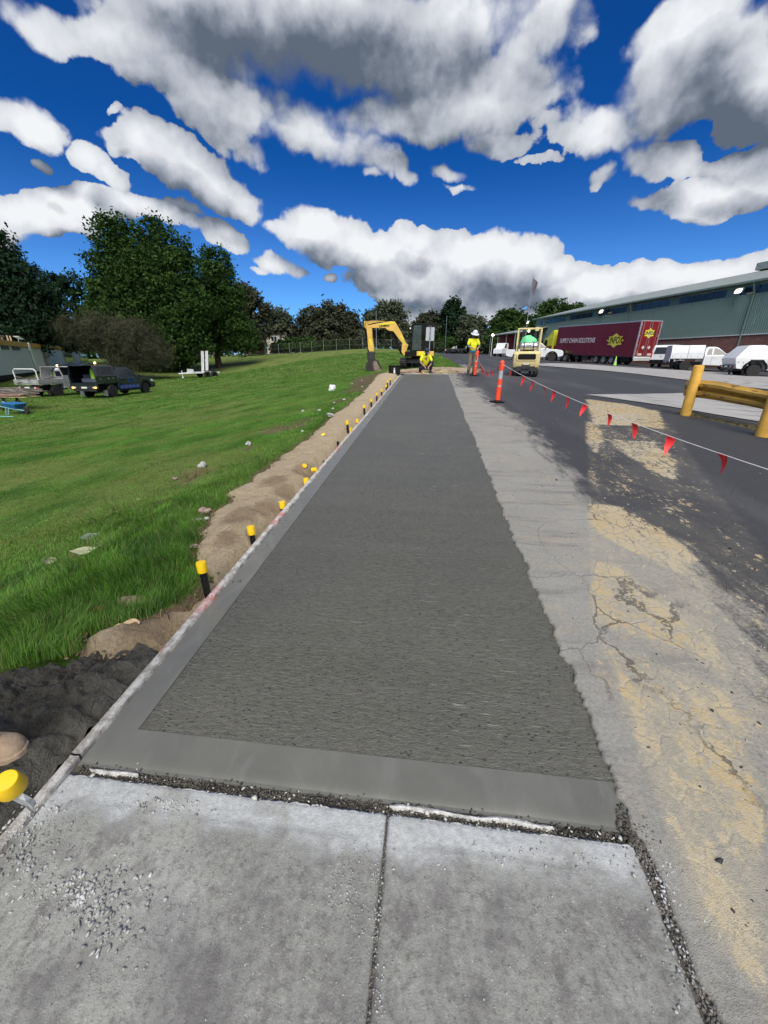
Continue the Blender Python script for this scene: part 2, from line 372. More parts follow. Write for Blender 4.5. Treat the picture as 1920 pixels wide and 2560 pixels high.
# ================================================================== lie of the land (thin-plate spline through surveyed spots)
G = .0466
cps = [(x, y, G*y) for x in (-1.6, -.3, 1.2) for y in (-6, -3, 0, 3, 6, 9, 12, 15, 18, 20.5)]
cps += [(5.5, 9.2, .42), (5.7, 7.3, .33), (7.2, 9.3, .30), (4.6, 18, .76), (4.6, 20.3, .79), (4.2, 11.5, .53), (4, 3, .12), (4, -3, -.15), (12, 16, .50), (10, 5, .10), (20, 10, .10), (30, 20, .25), (14, -6, -.4),
 (21, 29.7, .44), (22, 38, .66), (21, 46.3, .85), (16.7, 59.5, 1.24), (12, 62, 1.6), (1.7, 60.6, 2.1), (7.5, 114.7, 2.72), (0, 80, 2.45), (28, 41, .6), (40, 30, .4), (8, 30, 1.05), (6, 24.5, .93), (8.4, 34, 1.25), (30, 62, 1.2), (60, 60, 1.),
 (-.5, 24, 1.02), (-1, 27.5, 1.02), (3, 27, 1.05), (2, 40, 1.5), (13, 45, 1.15), (10, 50, 1.5),
 (-2.2, 1.5, .0), (-2.2, 5, .14), (-2.2, 10, .36), (-2.2, 16, .62), (-3.2, 24, .74),
 (-4, 0, -.32), (-4, 3, -.22), (-4, 8, .05), (-4, 14, .38), (-5, 20, .55), (-6, 28, .72), (-7, 1, -.62), (-8, 5, -.62), (-8, 12, -.28), (-9, 20, .05), (-14, 5, -.95), (-14, 14, -.82), (-19, 22, -.77), (-22.8, 30, -.9), (-28, 25, -.83), (-24, 23.2, -.77), (-20, 0, -1.2),
 (-30.8, 52, -.25), (-16, 58.5, 2.25), (-10.3, 59, 2.75), (-4.6, 60, 2.72), (-12, 38, 1.1), (-18, 45, .55), (-25, 67, 1.9), (-47, 80, 1.7), (-39, 81, 1.95), (-40, 66, .9), (-35, 51, .1), (-38, 34, -.4), (-55, 40, -.3), (-20, 73, 2.7), (-46, 115, 2.6), (-70, 90, 1.6), (-60, 10, -1.3),
 (-5, 100, 2.7), (15, 130, 2.8), (-30, 150, 2.8), (40, 150, 2.4), (-90, 170, 1.8), (100, 120, 1.), (80, 30, .5), (60, -30, -.6), (-60, -40, -1.8), (0, -40, -1.6), (-130, 80, 0), (0, 230, 3), (-150, 230, 1), (150, 230, 1), (150, 0, 0), (-150, -60, -2), (150, -60, -1)]
cps = np.array(cps, float)
def _U(r): return np.where(r > 0, r*r*np.log(np.maximum(r, 1e-9)), 0)
def _tps(c, z, lam=.6):
    n = len(c); K = _U(np.hypot(c[:, None, 0]-c[None, :, 0], c[:, None, 1]-c[None, :, 1])) + lam*np.eye(n)
    Pm = np.c_[np.ones(n), c]; A = np.block([[K, Pm], [Pm.T, np.zeros((3, 3))]]); return np.linalg.solve(A, np.r_[z, 0, 0, 0])
_w = _tps(cps[:, :2], cps[:, 2])
def gz(x, y):
    x = np.asarray(x, float); y = np.asarray(y, float); sh = x.shape; xf = x.ravel(); yf = y.ravel(); out = np.empty(len(xf))
    for i in range(0, len(xf), 20000):
        a, b = xf[i:i+20000], yf[i:i+20000]; U = _U(np.hypot(a[:, None]-cps[None, :, 0], b[:, None]-cps[None, :, 1]))
        out[i:i+20000] = U@_w[:-3] + _w[-3] + _w[-2]*a + _w[-1]*b
    # the poured path and its edges lie on one even grade
    d = np.maximum(np.maximum(-1.62-xf, xf-1.0), np.maximum(yf-20.3, -4-yf)); k = sstep(d, 0., 1.6)
    out = (1-k)*G*yf + k*out
    far = sstep(np.hypot(xf, yf), 190, 330); out = out*(1-far) + 1.5*far
    return out.reshape(sh)
def gz1(x, y): return float(gz(np.array([x]), np.array([y]))[0])
def ground_hit(x, y):
    """where the line of sight through a pixel of the photograph meets the ground"""
    d = ray(x, y); lo = 0; t = .3
    while t < 400:
        p = EYE + d*t
        if p[2] < gz1(p[0], p[1]): break
        lo = t; t *= 1.04
    hi = t
    for _ in range(30):
        m = (lo+hi)/2; p = EYE+d*m
        if p[2] < gz1(p[0], p[1]): hi = m
        else: lo = m
    return EYE+d*hi
def grid(name, xs, ys, zf, mats, attrs=None, keep=None, parent=None, smooth=True):
    X, Y = np.meshgrid(xs, ys); n, m = X.shape; Z = zf(X, Y); V = np.c_[X.ravel(), Y.ravel(), Z.ravel()]
    I = np.arange(n*m).reshape(n, m); F = np.c_[I[:-1, :-1].ravel(), I[:-1, 1:].ravel(), I[1:, 1:].ravel(), I[1:, :-1].ravel()]
    if keep is not None:
        k = keep(X, Y).ravel(); F = F[k[F].all(1)]
        used = np.unique(F); rem = -np.ones(len(V), int); rem[used] = np.arange(len(used)); V = V[used]; F = rem[F]
    at = attrs(V[:, 0], V[:, 1]) if attrs else None
    return np_mesh(name, V, F, mats, parent, smooth, at)
def spaced(lo, hi, d0, grow, center=0., dmax=30.):
    """coordinates that are dense near center and spread out away from it"""
    r = [center]; d = d0
    while r[-1] < hi: r.append(r[-1]+d); d = min(dmax, d*grow)
    l = [center]; d = d0
    while l[-1] > lo: l.append(l[-1]-d); d = min(dmax, d*grow)
    return np.array(sorted(set(l+r)))

# ================================================================== ground materials
def new_mat(name):
    m = bpy.data.materials.new(name); m.use_nodes = True; t = NT(m.node_tree); b = m.node_tree.nodes['Principled BSDF']
    geo = t.new('ShaderNodeNewGeometry'); MATS[name] = m
    return m, t, b, geo.outputs['Position']
def attr(t, name):
    n = t.new('ShaderNodeAttribute'); n.attribute_name = name; return n.outputs['Fac']

def m_grass_ground():
    m, t, b, P = new_mat('grass_ground')
    sx_ = t.new('ShaderNodeSeparateXYZ'); t.put(sx_.inputs[0], P); sepX = t.math('MULTIPLY', sx_.outputs[0], -.7); sepY = sx_.outputs[1]
    big = t.noise(t.map(P, (1, 1.6, 1), rot=(0, 0, R(30))), .13, 4, .6); mid = t.noise(t.map(P, (1, .45, 1), rot=(0, 0, R(-35))), .9, 5, .6); fine = t.noise(P, 14, 6, .7)
    c = t.mix(t.ss(mid, .35, .65), (.045, .125, .012), (.095, .230, .024))
    dry = t.math('MULTIPLY', t.ss(t.math('ADD', big, t.math('MULTIPLY', t.ss(t.math('MULTIPLY_ADD', sepY, .7, sepX), 14, 40), .13)), .47, .62), t.ss(mid, .3, .55))
    c = t.mix(t.math('MULTIPLY', dry, .75), c, (.20, .215, .075))
    c = t.mix(t.ss(fine, .35, .7, 0, .5), c, (.05, .075, .018))
    # mown stripes in the far field
    st = t.new('ShaderNodeTexWave', wave_type='BANDS', bands_direction='X'); t.put(st.inputs[0], t.map(P, (1, 1, 1), rot=(0, 0, R(62)))); st.inputs['Scale'].default_value = .16; st.inputs['Distortion'].default_value = 3.5; st.inputs['Detail Scale'].default_value = .4; st.inputs['Detail'].default_value = 3
    c = t.mix(t.ss(st.outputs['Fac'], .3, .8, 0, .45), c, (.15, .19, .045))
    soil = attr(t, 'soil')
    sn = t.math('ADD', soil, t.math('MULTIPLY', t.math('SUBTRACT', fine, .5), .9))
    c = t.mix(t.ss(sn, .42, .62), c, t.mix(t.noise(P, 30, 4), (.08, .055, .035), (.19, .14, .095)))
    t.l.new(c, b.inputs['Base Color']); b.inputs['Roughness'].default_value = .95; b.inputs['Specular IOR Level'].default_value = .15
    t.l.new(t.bump(t.math('ADD', fine, t.noise(P, 60, 3)), .9, .03), b.inputs['Normal']); return m
def m_yard():
    m, t, b, P = new_mat('worn_asphalt')
    dust = attr(t, 'dust'); paint = attr(t, 'paint'); fresh = attr(t, 'fresh')
    Ps = t.map(P, (1, .28, 1), rot=(0, 0, R(14)))
    n1 = t.noise(P, 2.2, 7, .62); n2 = t.noise(Ps, 7, 6, .65); n3 = t.noise(P, 55, 5, .65); n4 = t.noise(P, 260, 3, .6)
    nb = t.noise(P, .35, 4, .6)
    asp = t.mix(n3, (.026, .027, .031), (.078, .081, .088))
    asp = t.mix(t.ss(t.noise(t.map(P, (1, .15, 1), rot=(0, 0, R(20))), .8, 4), .45, .7, 0, .5), asp, (.115, .117, .122))
    asp = t.mix(t.ss(n4, .60, .75, 0, .6), asp, (.16, .16, .165))
    # pale cement dust and old concrete
    dcol = t.mix(n1, (.18, .177, .160), (.35, .344, .314))
    dcol = t.mix(t.ss(n3, .35, .7, 0, .55), dcol, (.40, .395, .365))
    dcol = t.mix(t.ss(t.noise(P, 5, 5, .7), .52, .7, 0, .35), dcol, (.42, .33, .23))
    dm = t.math('ADD', dust, t.math('MULTIPLY', t.math('SUBTRACT', n2, .5), 1.1)); dm = t.math('ADD', dm, t.math('MULTIPLY', t.math('SUBTRACT', n3, .5), .5))
    streak = t.noise(t.map(P, (.8, 5, 1), rot=(0, 0, R(-8))), 1.5, 6, .65); dcol = t.mix(t.ss(streak, .5, .72, 0, .55), dcol, (.13, .127, .125)); dcol = t.mix(t.ss(n4, .55, .75, 0, .5), dcol, (.12, .115, .105))
    c = t.mix(t.ss(dm, .30, .72), asp, dcol)
    # cracks: crazed asphalt, strongest in the painted patch
    warp = t.vmath('ADD', P, t.vmath('SCALE', t.vmath('SUBTRACT', t.noise(P, 3.5, 6, .65, out=1), (.5, .5, .5)), sc=.22))
    cr1 = t.voro(t.map(warp, (1.0, .8, 1)), 1.9, 'DISTANCE_TO_EDGE'); warp2 = t.vmath('ADD', P, t.vmath('SCALE', t.vmath('SUBTRACT', t.noise(P, 9, 4, .6, out=1), (.5, .5, .5)), sc=.05)); cr2 = t.voro(t.map(warp2, (1.0, .62, 1), rot=(0, 0, .35)), 9.5, 'DISTANCE_TO_EDGE')
    crm = t.math('MULTIPLY', t.ss(cr1, .004, .014, 1, 0), t.ss(t.noise(P, 1.3, 3), .42, .55))
    region = t.ss(t.math('ADD', paint, t.math('MULTIPLY', t.math('SUBTRACT', n1, .5), .8)), .18, .45)
    craze = t.math('MULTIPLY', t.ss(cr2, .012, .06, 1, 0), t.ss(nb, .38, .62, .3, 1))
    # yellow paint, flaked
    pcol = t.mix(t.ss(t.noise(P, 1.4, 3), .35, .65), (.50, .43, .29), (.50, .37, .16)); pcol = t.mix(t.ss(n3, .35, .7, 0, .8), pcol, (.46, .42, .34)); pcol = t.mix(t.ss(n4, .5, .75, 0, .4), pcol, (.22, .20, .17))
    pm = t.math('ADD', paint, t.math('MULTIPLY', t.math('SUBTRACT', n2, .5), 1.1))
    pm = t.math('ADD', pm, t.math('MULTIPLY', t.math('SUBTRACT', t.noise(t.map(P, (1, .7, 1)), 20, 7, .8), .5), 2.0))
    wash = t.math('MULTIPLY', t.ss(t.math('MULTIPLY_ADD', t.math('SUBTRACT', n1, .5), .5, paint), .20, .55), t.ss(n2, .25, .6, .35, .85)); wash = t.math('MULTIPLY', wash, t.ss(dm, .25, .6, .25, 1)); c = t.mix(wash, c, t.mix(n3, (.30, .275, .215), (.50, .455, .345)))
    pmask = t.math('MULTIPLY', t.ss(pm, .53, .60), t.ss(craze, .3, .8, 1, .18))
    c = t.mix(pmask, c, pcol)
    c = t.mix(t.math('MULTIPLY', t.math('MULTIPLY', crm, t.ss(paint, .2, .45, .12, .75)), 1.0), c, (.075, .07, .064))
    # black crumbs of asphalt
    crumb = t.math('MULTIPLY', t.ss(t.noise(P, 70, 2), .63, .69), t.ss(t.noise(t.map(P, (1, .5, 1)), 3.3, 4, .6), .52, .63))
    c = t.mix(t.math('MULTIPLY', crumb, t.ss(P and n1, .2, .5)), c, (.018, .018, .02))
    chip = t.ss(t.voro(P, 16), .0, .06, 1, 0); chip = t.math('MULTIPLY', chip, t.ss(t.noise(P, 5, 2), .55, .62))
    c = t.mix(t.math('MULTIPLY', chip, .7), c, (.42, .42, .42))
    # tyre arcs
    t.l.new(c, b.inputs['Base Color'])
    ro = t.ss(n3, .3, .7, .62, .9); t.l.new(ro, b.inputs['Roughness']); b.inputs['Specular IOR Level'].default_value = .35
    h = t.math('ADD', t.math('MULTIPLY', n3, .6), t.math('MULTIPLY', n4, .5))
    h = t.math('SUBTRACT', h, t.math('MULTIPLY', t.math('MAXIMUM', crm, t.math('MULTIPLY', craze, region)), .45))
    t.l.new(t.bump(h, .8, .012), b.inputs['Normal']); return m
def m_wet():
    m, t, b, P = new_mat('broomed_wet_concrete')
    near = t.noise(t.map(P, (20, 58, 1)), 1.0, 6, .72); fine = t.noise(t.map(P, (60, 150, 1)), 1.0, 4, .7)
    blot = t.noise(P, 1.1, 4, .6); band = t.noise(t.map(P, (.35, 5.5, 1)), 1.0, 4, .6); grit = t.noise(P, 95, 4, .65)
    c = t.mix(t.ss(near, .25, .75), (.064, .064, .049), (.134, .134, .106)); c = t.mix(t.ss(t.noise(P, 38, 4, .7), .50, .68, 0, .45), c, (.045, .045, .037)); c = t.mix(t.ss(t.noise(P, 31, 4, .7), .54, .70, 0, .40), c, (.155, .154, .130)); c = t.mix(t.ss(band, .35, .7, 0, .25), c, (.14, .138, .122))
    c = t.mix(t.ss(blot, .4, .7, 0, .35), c, (.078, .079, .073))
    pits = t.math('MULTIPLY', t.ss(t.voro(t.map(P, (30, 52, 1)), 1.0), .06, .24, 1, 0), t.ss(t.noise(P, 4, 4, .7), .40, .56))
    pits2 = t.ss(t.noise(t.map(P, (30, 75, 1)), 1.0, 3, .6), .64, .72)
    pp = t.math('MAXIMUM', pits, t.math('MULTIPLY', pits2, .8)); c = t.mix(t.math('MULTIPLY', pp, .9), c, (.022, .021, .018)); c = t.mix(t.ss(grit, .58, .72, 0, .5), c, (.17, .17, .15)); c = t.mix(t.ss(grit, .44, .3, 0, .65), c, (.032, .032, .027))
    strk = t.math('MULTIPLY', t.ss(t.noise(t.map(P, (7, 55, 1)), 1.0, 3, .55), .62, .70), t.ss(t.noise(t.map(P, (.8, .5, 1), loc=(3.3, 1.2, 0)), 1.0, 3), .46, .60))
    c = t.mix(t.math('MULTIPLY', strk, .85), c, (.30, .30, .28))
    t.l.new(c, b.inputs['Base Color']); t.l.new(t.ss(near, .3, .7, .36, .54), b.inputs['Roughness']); b.inputs['Specular IOR Level'].default_value = .7
    h = t.math('ADD', t.math('MULTIPLY', near, 1.0), t.math('MULTIPLY', fine, .5)); h = t.math('ADD', h, t.math('MULTIPLY', grit, .35))
    h = t.math('SUBTRACT', h, t.math('MULTIPLY', pp, .9)); h = t.math('ADD', h, t.math('MULTIPLY', strk, .6))
    t.l.new(t.bump(h, .9, .009), b.inputs['Normal']); return m
def m_trowel():
    m, t, b, P = new_mat('trowelled_wet_concrete')
    n = t.noise(t.map(P, (1, 1, 1)), 3.5, 5, .6); s = t.noise(t.map(P, (3, 1.2, 1)), 2.2, 4, .6, dist=1.5); gr = t.noise(P, 130, 3, .6)
    c = t.mix(n, (.120, .121, .102), (.172, .175, .155)); c = t.mix(t.ss(s, .5, .7, 0, .4), c, (.20, .20, .188))
    c = t.mix(t.ss(t.voro(P, 22), .0, .05, .8, 0), c, (.05, .05, .045))
    t.l.new(c, b.inputs['Base Color']); t.l.new(t.ss(n, .3, .7, .26, .42), b.inputs['Roughness']); b.inputs['Specular IOR Level'].default_value = .85
    t.l.new(t.bump(t.math('ADD', t.math('MULTIPLY', s, 1.2), t.math('MULTIPLY', gr, .15)), .25, .006), b.inputs['Normal']); return m
def m_oldconc():
    m, t, b, P = new_mat('old_concrete')
    cem = attr(t, 'cement')
    big = t.noise(P, 2.0, 5, .62); mid = t.noise(P, 8, 6, .68); fine = t.noise(P, 48, 6, .75); gr = t.noise(P, 200, 3, .6)
    c = t.mix(big, (.195, .200, .188), (.30, .305, .285))
    c = t.mix(t.ss(t.noise(P, .9, 4, .6), .42, .62, 0, .55), c, (.36, .37, .35)); c = t.mix(t.ss(mid, .46, .66, 0, .8), c, (.155, .150, .148))
    c = t.mix(t.ss(t.noise(P, 3.1, 5, .7), .52, .68, 0, .55), c, (.38, .40, .385))
    c = t.mix(t.ss(fine, .48, .66, 0, .65), c, (.11, .11, .106)); c = t.mix(t.ss(fine, .46, .30, 0, .65), c, (.40, .405, .39)); c = t.mix(t.ss(t.noise(t.map(P, (1, .25, 1), rot=(0, 0, .25)), 5, 6, .7), .52, .70, 0, .5), c, (.15, .148, .15))
    c = t.mix(t.ss(t.noise(P, 140, 3), .66, .72, 0, .6), c, (.52, .52, .50)); c = t.mix(t.ss(t.noise(P, 110, 4, .7), .40, .30, 0, .8), c, (.07, .066, .062)); c = t.mix(t.math('MULTIPLY', t.ss(t.noise(P, 1.7, 4, .6), .50, .66), .55), c, (.125, .122, .125))
    cm = t.math('ADD', cem, t.math('MULTIPLY', t.math('SUBTRACT', mid, .5), 1.4)); cm = t.math('ADD', cm, t.math('MULTIPLY', t.math('SUBTRACT', fine, .5), .6))
    c = t.mix(t.ss(cm, .38, .85, 0, .88), c, t.mix(t.ss(fine, .3, .65), (.56, .59, .60), (.38, .40, .41)))
    t.l.new(c, b.inputs['Base Color']); b.inputs['Roughness'].default_value = .82; b.inputs['Specular IOR Level'].default_value = .3
    h = t.math('ADD', t.math('MULTIPLY', fine, .7), t.math('MULTIPLY', gr, .35)); h = t.math('ADD', h, t.math('MULTIPLY', mid, .5)); 
    t.l.new(t.bump(h, .8, .008), b.inputs['Normal']); return m
def m_sand():
    m, t, b, P = new_mat('sandy_backfill')
    a = t.noise(P, 1.6, 5, .6); f = t.noise(P, 45, 6, .75); s = t.noise(P, 220, 3, .7)
    f2 = t.noise(P, 11, 6, .75); c = t.mix(a, (.44, .355, .235), (.62, .52, .365)); c = t.mix(t.ss(f2, .50, .70, 0, .45), c, (.30, .225, .145)); c = t.mix(t.ss(f, .45, .75, 0, .6), c, (.22, .15, .09)); c = t.mix(t.ss(s, .62, .72, 0, .7), c, (.60, .52, .41))
    dmp = attr(t, 'damp'); c = t.mix(t.math('MULTIPLY', t.ss(t.math('ADD', dmp, t.math('MULTIPLY', t.math('SUBTRACT', f, .5), .6)), .35, .75), .55), c, (.17, .11, .065))
    t.l.new(c, b.inputs['Base Color']); b.inputs['Roughness'].default_value = .95; b.inputs['Specular IOR Level'].default_value = .2
    t.l.new(t.bump(t.math('ADD', t.math('ADD', f, t.math('MULTIPLY', s, .5)), t.math('MULTIPLY', f2, 1.6)), 1., .026), b.inputs['Normal']); return m
def m_mud():
    m, t, b, P = new_mat('wet_clay_mud')
    a = t.noise(P, 6, 5, .65); f = t.noise(P, 45, 6, .7); s = t.noise(P, 160, 3, .7)
    c = t.mix(t.ss(a, .3, .65), (.050, .049, .041), (.16, .155, .133)); c = t.mix(t.ss(f, .5, .75, 0, .5), c, (.23, .22, .19)); c = t.mix(t.ss(s, .68, .76, 0, .6), c, (.2, .2, .19))
    t.l.new(c, b.inputs['Base Color']); t.l.new(t.ss(f, .3, .7, .45, .9), b.inputs['Roughness']); b.inputs['Specular IOR Level'].default_value = .4
    t.l.new(t.bump(t.math('ADD', t.math('ADD', f, t.math('MULTIPLY', s, .3)), t.math('MULTIPLY', t.noise(P, 14, 6, .75), 2.2)), 1., .035), b.inputs['Normal']); return m
def m_strip():
    m, t, b, P = new_mat('pale_yard_concrete')
    a = t.noise(P, .5, 5, .6); f = t.noise(P, 14, 6, .7); w = t.noise(t.map(P, (1, .2, 1), rot=(0, 0, R(60))), 1.6, 5, .6)
    c = t.mix(a, (.30, .295, .285), (.42, .415, .405)); c = t.mix(t.ss(w, .48, .7, 0, .5), c, (.22, .22, .22)); c = t.mix(t.ss(f, .5, .8, 0, .4), c, (.5, .5, .49))
    # circling tyre marks
    wv = t.new('ShaderNodeTexWave', wave_type='RINGS', rings_direction='Z'); t.put(wv.inputs[0], t.map(P, (1, 1, 0), loc=(-9.5, -23, 0))); wv.inputs['Scale'].default_value = .42; wv.inputs['Distortion'].default_value = 1.2
    c = t.mix(t.math('MULTIPLY', t.ss(wv.outputs['Fac'], .78, .95), t.ss(a, .45, .6, 0, .6)), c, (.13, .13, .13))
    t.l.new(c, b.inputs['Base Color']); b.inputs['Roughness'].default_value = .85; t.l.new(t.bump(f, .5, .02), b.inputs['Normal']); return m

# ================================================================== ground, yard, path
YE = 19.25                                        # far end of the fresh path
SL, SR, SN = -1.38, .775, .93                     # its left, right and near edges
def edge_right(y):                                # ragged saw-cut edge of the old asphalt
    return SR + (vnoise(y*9, 0*y, 3)-.5)*.03 + (fbm(y*17, 0*y, 4, 5, .75)-.5)*.050 + (vnoise(y*1.3, 0*y, 8)-.5)*.03
road_l = np.array([(-4, .80), (0, .80), (SN, .80), (19.3, .80), (19.4, 1.35), (22, 1.75), (24.5, 1.95), (27, 2.2), (31, 1.9), (40, 1.5), (50, .9), (62, .2), (80, -2.5), (100, -9), (125, -25), (150, -40)])
def yard_left(y):
    b = np.interp(y, road_l[:, 0], road_l[:, 1]); e = edge_right(y)
    w = sstep(y, 19.3, 19.6); return np.where(y < 19.3, np.where(y > SN-.02, e, .80+(fbm(y*20, 0*y, 6, 3)-.5)*.03), b + w*(fbm(y*2.5, 0*y, 5, 4, .6)-.5)*.7)
bare = [(np.array(ground_hit(px, py)[:2]), r) for px, py, r in [(230, 1375, .34), (180, 1390, .25), (500, 1180, .42), (470, 1200, .3), (560, 1105, .22), (690, 1075, .7), (760, 1050, .6), (740, 1065, .6), (850, 1000, .8), (500, 1290, .25), (440, 1330, .2), (620, 1120, .3)]]
def sand_edge(y):
    b = np.interp(y, [1.2, 1.45, 1.6, 1.75, 1.95, 2.25, 2.5, 3.1, 4.06, 5.0, 6.67, 9, 12.7, 16, 19.5], [-1.5, -1.70, -1.98, -1.80, -1.56, -1.55, -1.82, -2.08, -2.20, -2.16, -2.10, -2.16, -2.12, -2.3, -2.5])
    return b + (fbm(y*3.5, 0*y, 61, 4, .6)-.5)*.22
def mud_edge(x): return 1.30 + np.interp(x, [-3.6, -2.8, -2.2, -1.9, -1.6, -1.43], [-.25, -.12, .05, .17, .27, .25]) + (fbm(x*7, 0*x, 71, 4, .6)-.5)*.12
def soil_attr(x, y):
    s = np.zeros(len(x))
    for c, r in bare: s = np.maximum(s, .85-np.hypot((x-c[0]), (y-c[1])*.6)/r)
    s = np.maximum(s, sstep(x-(sand_edge(y)-.16), 0, .16)*(y < 20)*(y > -4)*.9)
    s = np.maximum(s, sstep(4.2-np.hypot((x-.2)*.9, (y-23.2)), 0, 1.6)*1.0)
    s = np.maximum(s, sstep(2.2-np.abs(x+2.2)-.12*np.maximum(0, 18-y), .0, 1.6)*(y < 22)*(y > 13)*.85)
    return s
gm = m_grass_ground()
def ground_z(X, Y):
    z = gz(X, Y)
    yl = yard_left(Y.ravel()).reshape(Y.shape)
    under = sstep(X-yl, -.02, .25)*(Y < 149)*(Y > -3)           # sinks below the yard sheet
    pathu = ((X > -1.52) & (X < 1.0) & (Y < YE+.02) & (Y > -5))
    z = z + (fbm(X*.9, Y*.9, 21, 4)-.5)*.10*sstep(np.abs(X), 2.2, 4)
    z = np.where(pathu, z-.16, z)
    near = sstep(-1.45-X, 0., .6)*sstep(X+3.4, 0, 1)*(Y < 19.4)
    return z - .22*under - .02*near - .09*sstep(X-sand_edge(Y.ravel()).reshape(X.shape), .02, .16)*(X < -1.4)*(Y < 19.4)*(Y > 1.3) - .14*sstep(1.75-Y, 0, .3)*sstep(-1.40-X, 0, .05)*sstep(X+4.2, 0, .5)
xs = spaced(-420, 420, .055, 1.035, -1.7, 26); ys = spaced(-320, 560, .07, 1.025, 2.0, 26)
grd = grid('ground', xs, ys, ground_z, gm, lambda x, y: {'soil': soil_attr(x, y)}); tag(grd, kind='structure')

# yard attributes: dust next to the path, hatched yellow paint, all measured on the ground
def gpoly(pts): return np.array([ground_hit(*p)[:2] for p in pts])
paint_polys = [gpoly([(1460, 998), (1560, 1010), (1648, 1028), (1668, 1078), (1600, 1068), (1480, 1062)]),
               gpoly([(1458, 1050), (1500, 1060), (1520, 1100), (1490, 1150), (1460, 1110)]),
               gpoly([(1500, 1095), (1640, 1105), (1705, 1160), (1700, 1222), (1640, 1190), (1560, 1145)]),
               gpoly([(1460, 1175), (1495, 1180), (1515, 1240), (1470, 1235)]),
               gpoly([(1460, 1255), (1560, 1265), (1700, 1350), (1760, 1400), (1720, 1460), (1600, 1400), (1462, 1330)]),
               gpoly([(1462, 1395), (1560, 1410), (1700, 1520), (1800, 1550), (1860, 1730), (1800, 1720), (1700, 1640), (1560, 1600), (1465, 1580)]),
               gpoly([(1470, 1580), (1850, 1720), (1920, 1900), (1960, 2100), (1960, 2620), (1700, 2300), (1640, 2100), (1560, 1850)])]
pwt = [.92, .72, .66, .50, .66, .56, .54]
dust_poly = gpoly([(1119, 935), (1150, 935), (1200, 1000), (1290, 1060), (1350, 1150), (1420, 1250), (1500, 1330), (1640, 1380), (1800, 1560), (1900, 1900), (1980, 2620), (1780, 2620), (1300, 1400), (1160, 1040)])
def yard_attr(x, y):
    P = np.c_[x, y]; near = (y < 14) & (x < 9)
    dust = np.zeros(len(x)); paint = np.zeros(len(x))
    q = P[near]
    d = sdist(q, dust_poly); dn = sstep(d, -.95, .55)
    dn = np.maximum(dn, sstep(.55 + .05*np.maximum(0, 8-q[:, 1]) - (q[:, 0]-.8), 0, .7))
    pn = np.zeros(len(q))
    for pp, w in zip(paint_polys, pwt):
        s = sdist(q, pp); pn = np.maximum(pn, w*sstep(s, -.05, .10))
    # faded hatching inside the old island
    isl = sdist(q, np.array([(4.2, 11.45), (1.22, 2.75), (.85, 1.6), (1.0, .2), (1.9, .2), (2.6, 2.5), (3.3, 4.5), (4.7, 8.0), (5.1, 10.3)])); pn = np.maximum(pn, .34*sstep(isl, 0, .06)); 
    dust[near] = dn; paint[near] = pn
    dd = sstep(1.3-(x-np.interp(y, [14, 20], [.8, .8])), 0, 1.2)*(y < 22); dust = np.maximum(dust, .6*dd*(y >= 14))
    dust = np.maximum(dust, .55*sstep(1.2-np.abs(x-np.interp(y, road_l[:, 0], road_l[:, 1])), 0, 1)*((y > 19) & (y < 30)))
    return {'dust': dust, 'paint': paint}
ym = m_yard()
def yard_z(X, Y): return gz(X, Y) + .012*np.ones_like(X)*(Y < 30) + (fbm(X*1.2, Y*.7, 31, 3)-.5)*.03*sstep(X, 1., 2.)
_u = np.unique(np.r_[np.arange(0, 1.2, .02), spaced(1.2, 91, .05, 1.03, 1.2, 3)]); _v = np.unique(np.r_[np.arange(-3, .2, .02), np.arange(.2, 5, .011), np.arange(5, 20, .04), spaced(20, 150, .1, 1.04, 20, 2.)])
U, Y = np.meshgrid(_u, _v); e_ = yard_left(Y.ravel()).reshape(Y.shape); X = np.where(U < 4, e_ + U*(4-np.minimum(e_, 3.2)+0*U)/4, U + np.minimum(e_, 3.2)*0); X = np.where(U < 4, e_ + U/4*(4.0-e_), U)
nn_, mm_ = X.shape; V = np.c_[X.ravel(), Y.ravel(), yard_z(X, Y).ravel()]; I = np.arange(nn_*mm_).reshape(nn_, mm_)
F = np.c_[I[:-1, :-1].ravel(), I[:-1, 1:].ravel(), I[1:, 1:].ravel(), I[1:, :-1].ravel()]
b0 = len(V); V = np.r_[V, V[I[:, 0]]-[0.004, 0, .11]]; F = np.r_[F, np.c_[I[:-1, 0], I[1:, 0], b0+np.arange(1, nn_), b0+np.arange(nn_-1)]]
ya = np_mesh('asphalt_yard', V, F, ym, None, True, yard_attr(V[:, 0], V[:, 1])); tag(ya, kind='structure')
# pale concrete aprons further into the yard
def draped(name, px, lift=.03, m=None, step=.35):
    poly = gpoly(px); lo = poly.min(0); hi = poly.max(0)
    bm = bmesh.new(); vs = [bm.verts.new((p[0], p[1], 0)) for p in poly]; bm.faces.new(vs)
    for ax in (0, 1):
        k = math.ceil((lo[ax])/step)*step
        while k < hi[ax]:
            no = (1, 0, 0) if ax == 0 else (0, 1, 0); co = (k, 0, 0) if ax == 0 else (0, k, 0)
            bmesh.ops.bisect_plane(bm, geom=bm.verts[:]+bm.edges[:]+bm.faces[:], plane_co=co, plane_no=no); k += step
    co = np.array([v.co[:2] for v in bm.verts]); z = gz(co[:, 0], co[:, 1]) + .012 + (fbm(co[:, 0]*1.2, co[:, 1]*.7, 31, 3)-.5)*.03*sstep(co[:, 0], 1., 2.) + lift
    for v, zz in zip(bm.verts, z): v.co.z = zz
    bmesh.ops.recalc_face_normals(bm, faces=bm.faces)
    me = bpy.data.meshes.new(name); bm.to_mesh(me); bm.free(); me.materials.append(m); me.shade_smooth(); o = bpy.data.objects.new(name, me); link(o); return tag(o, kind='structure')
sm = m_strip()
